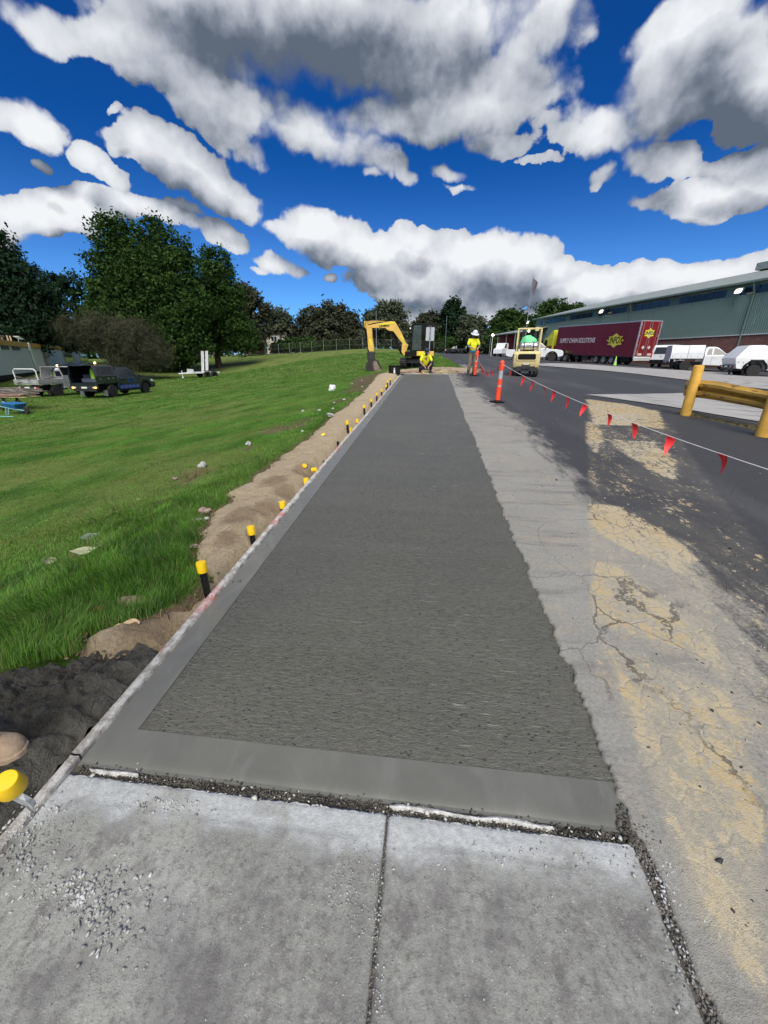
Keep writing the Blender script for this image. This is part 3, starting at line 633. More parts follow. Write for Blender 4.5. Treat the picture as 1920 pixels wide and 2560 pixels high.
draped('concrete_apron', [(1338, 911), (1480, 913), (1600, 921), (1760, 930), (1990, 946), (1990, 985), (1800, 963), (1600, 937), (1500, 927), (1345, 915)], .03, sm, .5)
draped('concrete_crossover', [(1462, 989), (1700, 985), (1770, 988), (2000, 1012), (2000, 1078), (1900, 1057), (1740, 1030), (1600, 1007)], .02, sm, .3)

# the fresh path: broomed field and trowelled margins, and the older panels in front
wm = m_wet(); tm = m_trowel(); om = m_oldconc()
def wz(X, Y): return G*Y - .002 + (fbm(X*3, Y*3, 41, 3)-.5)*.004
path = grid('fresh_concrete_path', np.arange(SL+.135, SR+.075, .03), np.arange(SN+.165, YE-.1, .03), wz, wm, None, lambda X, Y: X < edge_right(Y.ravel()).reshape(Y.shape)+.05); tag(path, kind='structure')
def trz(X, Y): return G*Y + .0015 + (fbm(X*5, Y*5, 42, 3)-.5)*.003
tr = grid('trowelled_margin', np.r_[np.arange(SL, SL+.16, .02), SL+.142], np.arange(SN+.165, YE, .05), trz, tm, None, None, path)
xq = np.arange(SL, SR+.03, .02)
trn = grid('trowelled_margin', xq, np.linspace(SN, SN+.172, 10), lambda X, Y: trz(X, Y)-.010*sstep(SN+.03-Y, 0, .04), tm, None, None, path)
trf = grid('trowelled_margin', np.arange(SL+.13, SR, .05), np.linspace(YE-.12, YE, 5), trz, tm, None, None, path)
# its body, visible at the formed faces
mb = MB()
for (x0, x1, y0, y1) in ((SL, SR-.02, SN, SN+.02), (SL, SL+.02, SN+.02, YE)):
    mb.add([(x0, y0, G*y0-.002), (x1, y0, G*y0-.002), (x1, y1, G*y1-.002), (x0, y1, G*y1-.002), (x0, y0, G*y0-.13), (x1, y0, G*y0-.13), (x1, y1, G*y1-.13), (x0, y1, G*y1-.13)],
           [(0, 1, 2, 3), (4, 7, 6, 5), (0, 4, 5, 1), (1, 5, 6, 2), (2, 6, 7, 3), (3, 7, 4, 0)])
mb.build('path_edge', tm, path, smooth=False)

# old panels: front edge crumbled, tooled line 7 cm inside, joint between them
old = thing('old_concrete_path', None, None); tag(old, kind='structure')
def panel(x0, x1, y0, y1):
    xs_ = np.unique(np.r_[np.arange(x0, x1, .012), x1]); ys_ = np.unique(np.r_[np.arange(y0, y1, .012), y1])
    X, Y = np.meshgrid(xs_, ys_); n, m = X.shape
    Xf = X.ravel().copy(); Yf = Y.ravel().copy()
    fr = (Yf > y1-.001); Yf = Yf + np.where(fr, (fbm(Xf*30, Xf*0, 51, 4, .7)-.55)*.035 - .012, 0)
    z = G*Yf + .006 + (fbm(Xf*7, Yf*7, 52, 5, .6)-.5)*.010 + (fbm(Xf*50, Yf*50, 53, 3, .7)-.5)*.0045
    d = np.minimum.reduce([Xf-x0, x1-Xf, y1-Yf]); z += -.010*sstep(.012-d, 0, .012) - .0045*np.exp(-((d-.085)/.006)**2) + .002*sstep(d, .085, .09)
    V = np.c_[Xf, Yf, z]; I = np.arange(n*m).reshape(n, m); F = np.c_[I[:-1, :-1].ravel(), I[:-1, 1:].ravel(), I[1:, 1:].ravel(), I[1:, :-1].ravel()]
    # side skirts
    for ring in (I[:, 0], I[:, -1][::-1], I[-1, :][::-1], I[0, :]):
        b0 = len(V); V = np.r_[V, V[ring]-[0, 0, .12]]; k = len(ring); F = np.r_[F, [(ring[i], ring[i+1], b0+i+1, b0+i) for i in range(k-1)]]
    cem = sstep(V[:, 1], y1-.30, y1-.02)*(.75+.5*(fbm(V[:, 0]*2.2, V[:, 1]*2.2, 54, 3)-.5)) + sstep(x0+.05-V[:, 0], -.1, .12)*.5*(x0 < -1)
    return np_mesh('concrete_panel', V, F, om, old, True, {'cement': cem})
panel(-1.385, -.0945, -1.6, .900); panel(-.0855, .765, -1.6, .900)
for y0 in (-1.62,): 
    mb = MB(); mb.box((-.31, -3.3, -.17), (2.15, 3.3, .12)); mb.build('concrete_panel', om, old, smooth=False)
# damp rubble in the gap between old and new, and along the right edge
def rubble(name, pts, size, m, parent=None, seed=3, flat=.6):
    """many small broken stones as one mesh: pts (n,3), size (n,)"""
    r = np.random.default_rng(seed); n = len(pts)
    base = np.array([(1, 0, 0), (-1, 0, 0), (0, 1, 0), (0, -1, 0), (0, 0, 1), (0, 0, -1), (.6, .6, .5), (-.6, .5, .6), (.5, -.7, .5), (-.6, -.6, -.4)])
    hull = [(4, 6, 0), (6, 2, 0), (4, 7, 6), (6, 7, 2), (4, 8, 3), (4, 0, 8), (8, 0, 3), (4, 3, 1), (4, 1, 7), (7, 1, 2), (5, 0, 2), (5, 2, 1), (5, 1, 3), (5, 3, 0)]
    nv = 9; V = np.empty((n, nv, 3)); a = r.uniform(0, 6.28, n); ca, sa = np.cos(a), np.sin(a)
    q = base[:nv][None]*r.uniform(.65, 1.25, (n, nv, 1))*size[:, None, None]*np.stack([r.uniform(.8, 1.3, n), r.uniform(.6, 1, n), r.uniform(flat*.7, flat*1.2, n)], 1)[:, None, :]
    tl = r.normal(0, .25, (n, 2)); q[..., 2] += q[..., 0]*tl[:, :1] + q[..., 1]*tl[:, 1:]
    V[..., 0] = q[..., 0]*ca[:, None] - q[..., 1]*sa[:, None] + pts[:, None, 0]; V[..., 1] = q[..., 0]*sa[:, None] + q[..., 1]*ca[:, None] + pts[:, None, 1]; V[..., 2] = q[..., 2] + pts[:, None, 2] + size[:, None]*flat*.35
    Fb = np.array(hull); F = (Fb[None] + (np.arange(n)*nv)[:, None, None]).reshape(-1, 3)
    return np_mesh(name, V.reshape(-1, 3), F, m, parent, False, None, 3)
gmat = mat('grey_gravel', (.40, .41, .41), .85, var=.45, vscale=14, bump=.5, bscale=150)
dmat = mat('damp_crumbs', (.085, .078, .068), .8, var=.5, vscale=20, bump=.6, bscale=150)
n = 2600; x = rng.uniform(-1.36, .80, n); y = rng.normal(.912, .012, n); P = np.c_[x, y, G*y-.014+rng.uniform(0, .014, n)]
tag(rubble('damp_rubble', P, rng.uniform(.002, .008, n), dmat, seed=5), kind='stuff')
n = 130; x = rng.uniform(-1.3, .75, n); y = rng.normal(.908, .014, n); tag(rubble('white_cement_bits', np.c_[x, y, G*y+rng.uniform(-.004, .003, n)], np.exp(rng.normal(math.log(.004), .5, n)), mat('cement_bits', (.50, .50, .47), .9, var=.2), seed=66), kind='stuff')
mb = MB(); mb.box((-.3, .9, G*.9-.06), (2.3, .12, .096)); mb.box((-.09, -.3, -.06-.0), (.05, 2.4, .075), rot=Matrix.Rotation(math.atan(G), 3, 'X')); mb.box((.80, -.3, -.06-.0), (.07, 2.6, .090), rot=Matrix.Rotation(math.atan(G), 3, 'X')); tag(mb.build('joint_bedding', dmat, smooth=False), kind='structure')
n = 2600; y = rng.uniform(-.2, .95, n); x = .785+rng.normal(0, .014, n)+.004; P = np.c_[x, y, G*y-.006+rng.uniform(0, .012, n)]
tag(rubble('damp_rubble', P, rng.uniform(.002, .007, n), mat('dusty_crumbs', (.19, .18, .165), .85, var=.55, vscale=25, bump=.6, bscale=150), seed=6), kind='stuff')
n = 900; y = rng.uniform(-.6, .90, n); x = -.09+rng.normal(0, .004, n); P = np.c_[x, y, G*y-.008+rng.uniform(0, .008, n)]
tag(rubble('joint_grit', P, rng.uniform(.001, .004, n), MATS['dusty_crumbs'], seed=26), kind='stuff')
n = 700; y = rng.normal(.93, .035, n); x = .80+rng.normal(0, .03, n); P = np.c_[x, y, G*y+rng.uniform(0, .006, n)]
tag(rubble('damp_rubble', P, rng.uniform(.003, .010, n), dmat, seed=16), kind='stuff')
# loose gravel: the cluster at the left, strays elsewhere
def at_px(px, py): p = ground_hit(px, py); return p
def gz_top(x, y): return G*y + .008
seeds = []
for (px, py, sx, sy, n, lo, hi) in [(250, 2240, 60, 38, 420, .002, .009), (280, 2340, 36, 45, 90, .003, .009), (195, 2235, 40, 30, 120, .0015, .004), (420, 2010, 70, 14, 150, .0015, .006), (90, 2090, 45, 90, 420, .0015, .006), (60, 2150, 35, 60, 160, .002, .008), (880, 2210, 30, 70, 260, .0012, .004), (945, 2300, 8, 190, 260, .001, .0035), (620, 2350, 420, 170, 420, .001, .003), (1350, 2300, 250, 180, 260, .001, .003), (1400, 2140, 200, 25, 120, .002, .006), (300, 2080, 190, 90, 300, .001, .003), (1660, 2150, 40, 60, 240, .002, .007), (1720, 2330, 30, 90, 200, .002, .006)]:
    n = int(n*.6); q = rng.normal(0, 1, (n, 2))*[sx, sy] + [px, py]
    for a, b in q:
        d = ray(a, b); t = (0-EYE[2]+.006)/(d[2]-G*d[1]); p = EYE+d*t
        if p[1] < .86 or p[0] > .80: seeds.append((p[0], p[1], gz_top(*p[:2]), rng.uniform(lo, hi) if rng.random() > .12 else hi*1.1))
S = np.array(seeds); tag(rubble('loose_gravel', S[:, :3], S[:, 3], gmat, seed=8), kind='stuff')

# sandy backfill along the form, with the damp hollows the boots have left
def sand_z(X, Y):
    u = (X+1.43)/(sand_edge(Y.ravel()).reshape(X.shape)+1.43); u = np.clip(u, 0, 1.3)
    z = gz(X, Y) + .002 + .05*np.sin(np.clip(u, 0, 1)*math.pi)*(.4+1.2*vnoise(X*0+1, Y*.8, 62)) + (fbm(X*4, Y*4, 63, 5, .5)-.5)*.085*(1-.4*sstep(Y, 4, 8)) + (fbm(X*20, Y*20, 64, 4, .65)-.5)*.028
    board = -.13*np.exp(-((X+1.44)/.10)**2)
    foot = board + sum(-.045*np.exp(-(((X-fx)/.09)**2+((Y-fy)/.13)**2)) for fx, fy in ((-1.62, 1.72), (-1.62, 3.45), (-1.60, 3.95), (-1.75, 3.2), (-1.62, 4.7), (-1.7, 2.6)))
    lim = gz(X, Y)+.035
    return np.minimum(z + foot - .12*sstep(u, .93, 1.25) - .16*sstep(mud_edge(X.ravel()).reshape(X.shape)+.07-Y, 0, .13), lim + .05*sstep(-1.55-X, 0, .2) - .08*np.exp(-((X+1.44)/.09)**2))
def damp(x, y):
    d = np.zeros(len(x))
    for fx, fy, r in ((-1.62, 1.74, .16), (-1.62, 3.5, .15), (-1.6, 4.0, .15), (-1.75, 3.2, .2), (-1.62, 4.75, .2), (-1.66, 2.75, .12), (-1.8, 4.2, .2)): d = np.maximum(d, 1-np.hypot(x-fx, (y-fy)*.7)/r*.6)
    return {'damp': d}
snd = grid('sandy_backfill', np.arange(-2.6, -1.43, .02), np.unique(np.r_[np.arange(1.25, 7, .02), np.arange(7, 19.6, .06)]), sand_z, m_sand(), damp, lambda X, Y: (X > sand_edge(Y.ravel()).reshape(X.shape)-.12) & (Y > mud_edge(X.ravel()).reshape(X.shape)-.10)); tag(snd, kind='structure')
# heap of wet grey mud next to the corner
def mud_z(X, Y):
    e = mud_edge(X.ravel()).reshape(X.shape)-Y
    r = np.abs(fbm(X*5.5, Y*7.5, 72, 5, .6)-.5)*2; l = fbm(X*15, Y*15, 73, 4, .7); bl = 1-np.abs(fbm(X*9, Y*9, 75, 3)-.5)*3
    z = gz(X, Y) - .02 + .12*sstep(e, -.02, .35)*sstep(-1.44-X, -.02, .10)*(.35+fbm(X*2.2, Y*2.2, 74, 3)) - (r < .18)*(.18-r)*.26 + (l-.5)*.085 + bl*.014 + (fbm(X*40, Y*40, 76, 3, .6)-.5)*.02
    return z - .12*sstep(-e, 0, .08)
mud = grid('mud_heap', np.arange(-3.9, -1.435, .0135), np.arange(-1.6, 1.75, .0135), mud_z, m_mud(), None, lambda X, Y: (Y < mud_edge(X.ravel()).reshape(X.shape)+.05)); tag(mud, kind='structure')
# trampled dirt at the far end
dm_ = MATS['sandy_backfill']
dz = grid('trampled_dirt', np.arange(-3.6, 3.4, .07), np.arange(YE+.05, 27.5, .07), lambda X, Y: gz(X, Y) + .045*sstep(3.3-np.hypot((X-.1), (Y-22.6)*.85), 0, 1.2) - .03 + (fbm(X*3, Y*3, 81, 5, .6)-.5)*.16*sstep(Y, YE+.05, YE+.7)*sstep(3.4-np.hypot((X-.1), (Y-22.6)*.85), 0, .6), dm_, lambda x, y: {'damp': .45+.5*(fbm(x*1.5, y*1.5, 82, 4)-.3)}, lambda X, Y: np.hypot((X-.1), (Y-22.8)*.8)+(fbm(X*2, Y*2, 83, 4)-.5)*1.6 < 3.3)
tag(dz, kind='structure')

# ================================================================== materials for things
steel = mat('galvanised_steel', (.45, .46, .47), .45, .85, .15)
dsteel = mat('dark_steel', (.045, .045, .048), .55, .4, .3)
black = mat('black_plastic', (.009, .009, .010), .55, var=.2, spec=.15)
rubber = mat('tyre_rubber', (.020, .020, .021), .85, var=.3, vscale=8, dirt=.12, dirtcol=(.06, .055, .045))
rimb = mat('black_alloy', (.02, .02, .022), .3, .7); rims = mat('silver_alloy', (.5, .5, .52), .35, .8)
white = mat('white_paint', (.74, .76, .78), .28, var=.04, vscale=1.5, dirt=.12, dirtcol=(.45, .42, .38), coat=.5)
glass = mat('dark_glass', (.015, .02, .024), .06, var=.1, spec=.8)
chrome = mat('chrome', (.7, .7, .7), .15, 1.)
amber = mat('amber_lens', (.75, .25, .03), .25); redl = mat('red_lens', (.55, .02, .02), .25); clearl = mat('clear_lens', (.75, .78, .8), .15)
ambon = mat('lit_amber_lens', (.8, .35, .05), .3, emit=(1., .45, .1, 1.0)); ambon2 = mat('lit_amber_beacon', (.9, .5, .1), .3, emit=(1., .50, .12, 3.)); lampon = mat('lit_floodlight', (.9, .85, .7), .3, emit=(1., .9, .7, 1.6))
capm = mat('yellow_cap_plastic', (.86, .56, .01), .42, var=.05, vscale=12)
orange = mat('fluoro_orange_plastic', (.90, .075, .022), .5, var=.08, vscale=5, dirt=.15, dirtcol=(.45, .12, .07))
reflect = mat('reflective_sleeve', (.50, .51, .54), .35, .3, var=.15, vscale=15)
ylpaint = mat('safety_yellow_paint', (.72, .42, .07), .5, var=.10, vscale=6, dirt=.25, dirtcol=(.42, .25, .08), bump=.2)
wood = mat('raw_timber', (.42, .30, .18), .8, var=.25, vscale=7, bump=.3)

def prot(px, py, D=None, X=None):
    p = atD(px, py, D) if D else ground_hit(px, py); return p
def onground(x, y, dz=0.): return (x, y, gz1(x, y)+dz)

# ------------------------------------------------------------------ timber form boards with dried cement and pink paint
m, t, b, P = new_mat('form_board')
a = t.noise(P, 18, 6, .7); f = t.noise(P, 120, 4, .7); k = t.noise(t.map(P, (1, .6, 1)), 2.6, 4, .6)
c = t.mix(t.ss(a, .38, .62), (.28, .26, .235), (.58, .58, .57)); c = t.mix(t.ss(f, .4, .75, 0, .5), c, (.70, .70, .69))
c = t.mix(t.math('MULTIPLY', t.ss(k, .54, .62), t.ss(a, .40, .6, 1, .2)), c, (.52, .20, .20))
t.l.new(c, b.inputs['Base Color']); b.inputs['Roughness'].default_value = .9; t.l.new(t.bump(t.math('ADD', a, f), 1., .008), b.inputs['Normal'])
formm = m
formm2 = mat('dried_cement', (.52, .52, .51), .9, var=.35, vscale=25, bump=.7, bscale=120)
def form_board(y0, y1, label, x0=-1.388, w=.036, lift=.012, far=False):
    n = int((y1-y0)/(.016 if y0 < 6 else .06)); ys_ = np.linspace(y0, y1, n); V = []; 
    w *= 1.3; prof = [(0, -.12), (0, .002), (-.004, .006), (-w*.5, .007), (-w+.004, .006), (-w, .001), (-w, -.12)]
    for j, (px_, pz) in enumerate(prof):
        crust = (fbm(ys_*26+j*3, ys_*0+j, 90+j, 4, .65)-.5); amp = 1. if 0 < j < 6 else .25
        V.append(np.c_[x0+px_ + (crust*.016*amp if j not in (0, 1) else crust*.006), ys_, G*ys_+lift+pz+crust*.020*amp])
    V = np.stack(V, 1).reshape(-1, 3); k = len(prof)
    F = [(i*k+j, (i+1)*k+j, (i+1)*k+j+1, i*k+j+1) for i in range(n-1) for j in range(k-1)]
    o = np_mesh('form_board', V, F, formm, None, True)
    return tag(o, label, 'timber board', 'timber form boards along the fresh path')
form_board(-.6, .955, 'cement crusted form board beside the old concrete, nearest the camera', x0=-1.392, w=.034, lift=.006)
form_board(.96, 4.15, 'cement crusted form board with pink paint beside the near end of the fresh path')
form_board(4.155, 8.3, 'form board along the fresh path behind the buried yellow caps')
form_board(8.305, 13.3, 'form board along the middle of the fresh path by the row of tall capped stakes', lift=.008)
form_board(13.305, YE+.04, 'form board along the far end of the fresh path near the black crate', lift=.008)
mb = MB()
for a_, b_ in ((SL-.03, -.35), (-.34, SR)): mb.box(((a_+b_)/2, YE+.02, G*YE-.02), (b_-a_, .035, .09))
o = mb.build('form_board', formm, smooth=False); tag(o, 'form board closing the far end of the fresh path across its width', 'timber board', 'timber form boards along the fresh path')
# broken strip of board and cement between the old and new concrete
for x0, x1, lab in ((-1.31, -1.10, 'short strip of dried cement in the joint at the left corner of the fresh concrete'), (-.085, .50, 'long broken white strip of dried cement in the joint right of the panel seam')):
    n = int((x1-x0)*70); xs_ = np.linspace(x0, x1, n); c_ = .918+(fbm(xs_*9, xs_*0, 95, 3)-.5)*.012; w_ = (.003+.012*fbm(xs_*14, xs_*0, 96, 4, .7))*np.minimum(1, np.minimum(xs_-x0, x1-xs_)/.02+.15); rings = []
    for x, c0_, w1, k in zip(xs_, c_, w_, fbm(xs_*40, xs_*0, 97, 3, .7)): z = G*c0_; rings.append([(x, c0_-w1, z-.03), (x, c0_-w1*.9, z+.000+.006*k), (x, c0_-w1*.2, z+.006+.010*k), (x, c0_+w1*.7, z+.004+.006*k), (x, c0_+w1, z-.03)])
    mb = MB(); mb.loft(rings); o = mb.build('cement_crust', formm2, angle=50); tag(o, lab, 'cement strip')

# ------------------------------------------------------------------ star stakes with yellow caps
stakem = mat('black_stake_steel', (.014, .014, .016), .5, .3, .4, 30, .3, 60)
def stake(p, top, lean=(0, 0), cap=True, r=.0335, h=.075, label='', base=.30, body=True):
    t_ = thing('capped_stake' if cap else 'steel_stake', label, 'stake', (p[0], p[1], p[2]-top-base), 0, 'stakes holding the form boards')
    t_.rotation_euler = (lean[1], lean[0], random.uniform(-.5, .5))
    H = top+base
    if body:
        mb = MB()
        for k in range(3):
            a = 2*math.pi*k/3; mb.box((math.cos(a)*.011, math.sin(a)*.011, (H-.01)/2), (.026, .008, H-.01), a)
        mb.cyl((0, 0, 0), (0, 0, H-.015), .012, 8); mb.build('stake', stakem, t_, smooth=False)
    if cap:
        mb = MB(); mb.lathe([(r*.98, H-h), (r*1.03, H-h+.004), (r*.97, H-h+.02), (r, H-.008), (r*.93, H-.001), (r*.5, H), (.0005, H)], n=24); mb.build('cap', capm, t_)
    return t_
caps = [((505, 1408), .20, 'yellow capped black stake, the tallest near one, by the pink painted form board'),
 ((632, 1316), .16, 'yellow capped stake beside the sand, second from the mud heap'),
 ((708, 1254), .05, 'yellow cap level with the form board, its stake buried in sand'),
 ((764, 1196), .06, 'yellow capped stake half hidden by the form board below the loose cap')]
for (px, h, lab) in caps:
    p = atX(*px, -1.475 if px[0] < 700 else -1.465); z0 = G*p[1]
    stake((p[0], p[1], p[2]), max(p[2]-z0, .03), (random.uniform(-.06, .03), random.uniform(-.05, .05)), label=lab)
for i, px in enumerate([(811, 1150), (844, 1102)]):
    p = atX(*px, -1.47); stake(p, p[2]-G*p[1], (0, .02), cap=False, label=['bare black stake without a cap, the shorter one beyond the loose yellow cap', 'bare black stake without a cap, the taller one on the sand'][i])
tall = [(870, 1051, 0), (876, 1069, 0), (892, 1048, 0), (911, 1012, 0), (929, 997, 0), (942, 982, 0), (954, 973, 0), (966, 962, 0), (969, 951, 0), (976, 945, 0)]
tl = ['tall capped stake in front of the lower one of the closest pair', 'shorter capped stake of the closest pair', 'low capped stake just past the closest pair of stakes', 'tall capped stake alone in the middle of the row', 'capped stake following the tall middle one', 'capped stake between the middle of the row and the far cluster', 'capped stake at the start of the far cluster', 'thick looking capped stake in the far cluster', 'leftmost tall stake of the far cluster', 'tallest capped stake of the far cluster beside the sand edge']
for (px, py, _), lab in zip(tall, tl):
    p = atX(px, py, -1.50); stake(p, p[2]-G*p[1], (random.uniform(-.05, .03), random.uniform(-.03, .03)), r=.032, label=lab)
small = [(982, 959), (988, 950), (993, 944), (997, 940), (1002, 935.5), (1005.5, 931.5), (1010, 925.5)]
for i, (px, py) in enumerate(small):
    p = atX(px, py, -1.46); z0 = G*p[1]
    stake((p[0], p[1], p[2]), max(.05, p[2]-z0), r=.036, h=.06, label='low capped stake against the far form boards, %s of the low row' % ('first', 'second', 'third', 'fourth', 'fifth', 'sixth', 'last')[i])
for px, py, lab in ((1059, 929.5, 'yellow capped stake at the far form in front of the crouching worker'), (1103.5, 927, 'capped stake standing in the dirt right of the sign post')):
    p = atY(px, py, YE+.12); stake(p, max(.06, p[2]-G*YE), r=.04, h=.07, label=lab)
# the near one, leaning, standing on a bent wire beside a scrap of cement
p = atD(26, 1960, .86+.12)
p = EYE + ray(24, 1962)*1.80
near = thing('capped_stake', 'leaning yellow cap on a thin wire spike beside the mud, nearest the camera', 'stake', tuple(p), 0, 'stakes holding the form boards')
near.rotation_euler = (R(14), R(18), 0)
mb = MB(); mb.lathe([(.036, -.028), (.037, -.022), (.034, .0), (.030, .036), (.027, .040), (.0005, .041)], n=32); mb.build('cap', capm, near)
mb = MB(); mb.tube([(0, 0, .0), (.004, -.006, -.06), (.012, -.01, -.15), (.02, -.01, -.24)], .0028, 6); mb.build('wire', steel, near)
mb = MB(); r_ = random.Random(3)
V = [(.03+.035*math.cos(a)*r_.uniform(.7, 1.2), -.01+.006*s, -.075+.05*math.sin(a)*r_.uniform(.7, 1.2)) for s in (-1, 1) for a in [2*math.pi*k/9 for k in range(9)]]
mb.add(V, [tuple(range(9)), tuple(range(17, 8, -1))]+[(i, (i+1) % 9, (i+1) % 9+9, i+9) for i in range(9)]); mb.build('cement_scrap', mat('cement_scrap', (.42, .44, .45), .9, var=.25, vscale=20), near, smooth=False)
# loose caps lying on the sand
def loose_cap(px, py, lab, rot):
    p = ground_hit(px, py); t_ = MB(); t_.lathe([(.031, -.035), (.032, -.03), (.029, .02), (.027, .036), (.0005, .038)], n=20); o = t_.build('loose_cap', capm)
    o.location = (p[0], p[1], p[2]+.03); o.rotation_euler = rot; return tag(o, lab, 'plastic cap', 'loose caps on the sand')
loose_cap(761, 1170, 'loose yellow cap lying on the sand behind the form board', (1.3, .3, .5)); loose_cap(787, 1180, 'pale loose cap lying against the form board', (1.4, 0, 1.4)); loose_cap(808, 1092, 'small yellow and black cap dropped on the sand', (1.2, .4, 2))

# ------------------------------------------------------------------ T-top bollards and bunting
def t_bollard(p, lean, label, sleeve_dark=False):
    t_ = thing('traffic_bollard', label, 'bollard', p, random.uniform(0, 1), 'orange traffic bollards holding the bunting'); t_.rotation_euler[0] = lean[0]; t_.rotation_euler[1] = lean[1]
    mb = MB(); mb.prism([(.23*math.cos(a), .21*math.sin(a)) for a in [math.pi/6+k*math.pi/3 for k in range(6)]], 0, .035, 'Z'); mb.lathe([(.12, .03), (.075, .055), (.07, .06)], n=16); mb.build('base', black, t_, bevel=.008)
    mb = MB(); mb.lathe([(.066, .05), (.064, .40), (.054, .402), (.054, .44), (.062, .442), (.060, .58), (.052, .582), (.052, .80), (.062, .802), (.065, .86), (.067, .93), (.066, .94), (.050, .945), (.048, .965), (.060, .968), (.058, .985), (.045, 1.02), (.02, 1.045), (.0005, 1.05)], n=22); mb.build('post', orange, t_)
    mb = MB(); mb.lathe([(.0535, .585), (.0545, .586), (.0545, .795), (.0535, .796)], n=22); mb.build('reflective_sleeve', reflect, t_)
    mb = MB(); mb.lathe([(.0545, .403), (.056, .404), (.056, .438), (.0545, .439)], n=22); mb.build('reflective_sleeve', reflect, t_)
    mb = MB(); mb.box((0, 0, .985), (.17, .045, .035)); mb.build('handle', orange, t_, bevel=.01)
    return t_
cn1 = np.array(prot(1243, 1006)); cn2 = np.array([1.92, 18.5, gz1(1.92, 18.5)])
t_bollard(tuple(cn1), (0, R(2)), 'orange traffic bollard standing alone in front of the forklift'); t_bollard(tuple(cn2), (0, R(3)), 'orange traffic bollard the standing worker leans on')
def top_of(c): return np.array(c)+[.0, 0, .965]
flagm = mat('red_bunting_plastic', (.85, .035, .035), .5, var=.1, vscale=12); cordm = mat('white_cord', (.78, .76, .76), .8, var=.1)
pinkc = mat('pink_flagged_cord', (.80, .30, .30), .8, var=.2, vscale=20)
def bunting(a, b, sag, label, flags, cm, seed=1, size=.20):
    t_ = thing('bunting_line', label, 'bunting', tuple(a)); r_ = random.Random(seed); A = Vector(a); B = Vector(b)
    def P(u): q = A.lerp(B, u); q.z -= sag*4*u*(1-u); return q - A
    mb = MB(); mb.tube([P(i/48) for i in range(49)], .0042, 6); mb.build('cord', cm, t_)
    d = (B-A).normalized()
    for u, twist, fs in flags:
        p = P(u); q = P(min(1, u+.055*fs*2/(B-A).length*1.0)); w = (q-p).length if (q-p).length > .02 else .1; ax = (q-p).normalized()
        w = .11*fs; L = size*fs; n = 7; V = []
        drift = ax*r_.uniform(.2, .7)*w + Vector((-ax.y, ax.x, 0))*r_.uniform(-.4, .4)*w
        for i in range(n+1):
            s = i/n; hw = (w/2)*(1-s)+.004; c_ = Vector((0, 0, -L*s*.95)) + drift*s + Vector((-ax.y, ax.x, 0))*math.sin(s*4+twist)*.018
            dd = (ax*math.cos(twist*s*1.3) + Vector((-ax.y, ax.x, 0))*math.sin(twist*s*1.3))
            V += [p + ax*w/2 + c_ - dd*hw, p + ax*w/2 + c_ + dd*hw]
        k = len(V); nn = Vector((-ax.y, ax.x, 0))*.0015
        V2 = [v+nn for v in V]+[v-nn for v in V]
        F = [(2*i, 2*i+1, 2*i+3, 2*i+2) for i in range(n)]; F += [tuple(j+k for j in reversed(f)) for f in F[:n]]
        mb = MB(); mb.add(V2, F); mb.build('flag', flagm, t_)
    return t_
# far end of the long line, off to the right of the picture
e1 = atD(2050, 1216, 2.75); a1 = top_of(cn1)
def u_of(px, sag, a, b):
    best = 0; bd = 1e9
    for i in range(1001):
        u = i/1000; q = np.array(a)*(1-u)+np.array(b)*u; q = q.copy(); q[2] -= sag*4*u*(1-u); v = q-EYE; x = 960+FPX*(v@RT)/(v@FW)
        if abs(x-px) < bd: bd = abs(x-px); best = u
    return best
fx = [1276, 1306, 1328, 1356, 1380, 1415, 1457, 1517, 1577, 1665, 1797, 1960]
bunting(a1, e1, .12, 'white cord of red pennants sloping from the near orange bollard towards the camera', [(u_of(x, .12, a1, e1), random.uniform(-.9, 1.2), random.uniform(.85, 1.1)) for x in fx], cordm, 4)
a2 = top_of(cn2)
bunting(a1, a2, .42, 'slack pink pennant line hanging between the two orange bollards', [(u, random.uniform(-1.5, 1.5), random.uniform(.9, 1.2)) for u in (.04, .16, .22, .3, .37, .46, .56, .68, .8, .92)], pinkc, 9)

# ------------------------------------------------------------------ yellow posts and guard rail
rail_m, t, b, P = new_mat('scraped_yellow_rail')
n1 = t.noise(t.map(P, (6, 1, 3)), 2.2, 6, .65); n2 = t.noise(t.map(P, (8, 2.5, 14)), 1.6, 5, .7); sp2 = t.noise(P, 60, 4, .7)
c = t.mix(n1, (.40, .22, .035), (.66, .42, .09)); c = t.mix(t.ss(n2, .56, .66), c, (.045, .028, .018)); c = t.mix(t.ss(sp2, .6, .75, 0, .5), c, (.75, .62, .35))
t.l.new(c, b.inputs['Base Color']); b.inputs['Roughness'].default_value = .42; t.l.new(t.bump(t.math('ADD', n2, sp2), .4, .01), b.inputs['Normal'])
posts = [np.array(prot(1712, 1040)), np.array(prot(1903, 1092))]
for p, lab in zip(posts, ('round yellow steel post at the end of the dented guard rail', 'round yellow steel post at the right edge holding up the guard rail')):
    t_ = thing('yellow_bollard', lab, 'bollard', tuple(p), 0, 'yellow posts of the guard rail')
    mb = MB(); mb.lathe([(.098, -.1), (.098, 1.0), (.094, 1.03), (.07, 1.045), (.0005, 1.048)], n=28); mb.build('post', ylpaint, t_)
pd = posts[0]-posts[1]; pd[2] = 0; pd /= np.linalg.norm(pd); pn = np.array([pd[1], -pd[0], 0])     # pn: away from the camera side
if pn[0] < 0: pn = -pn
s0 = posts[0] + pd*.42 + pn*.14; s1 = posts[1] - pd*1.6 + pn*.14
prof = [(.0, .155), (.015, .165), (.03, .14), (.095, .105), (.10, .055), (.02, .018), (.0, 0), (.02, -.018), (.10, -.055), (.095, -.105), (.03, -.14), (.015, -.165), (.0, -.155)]
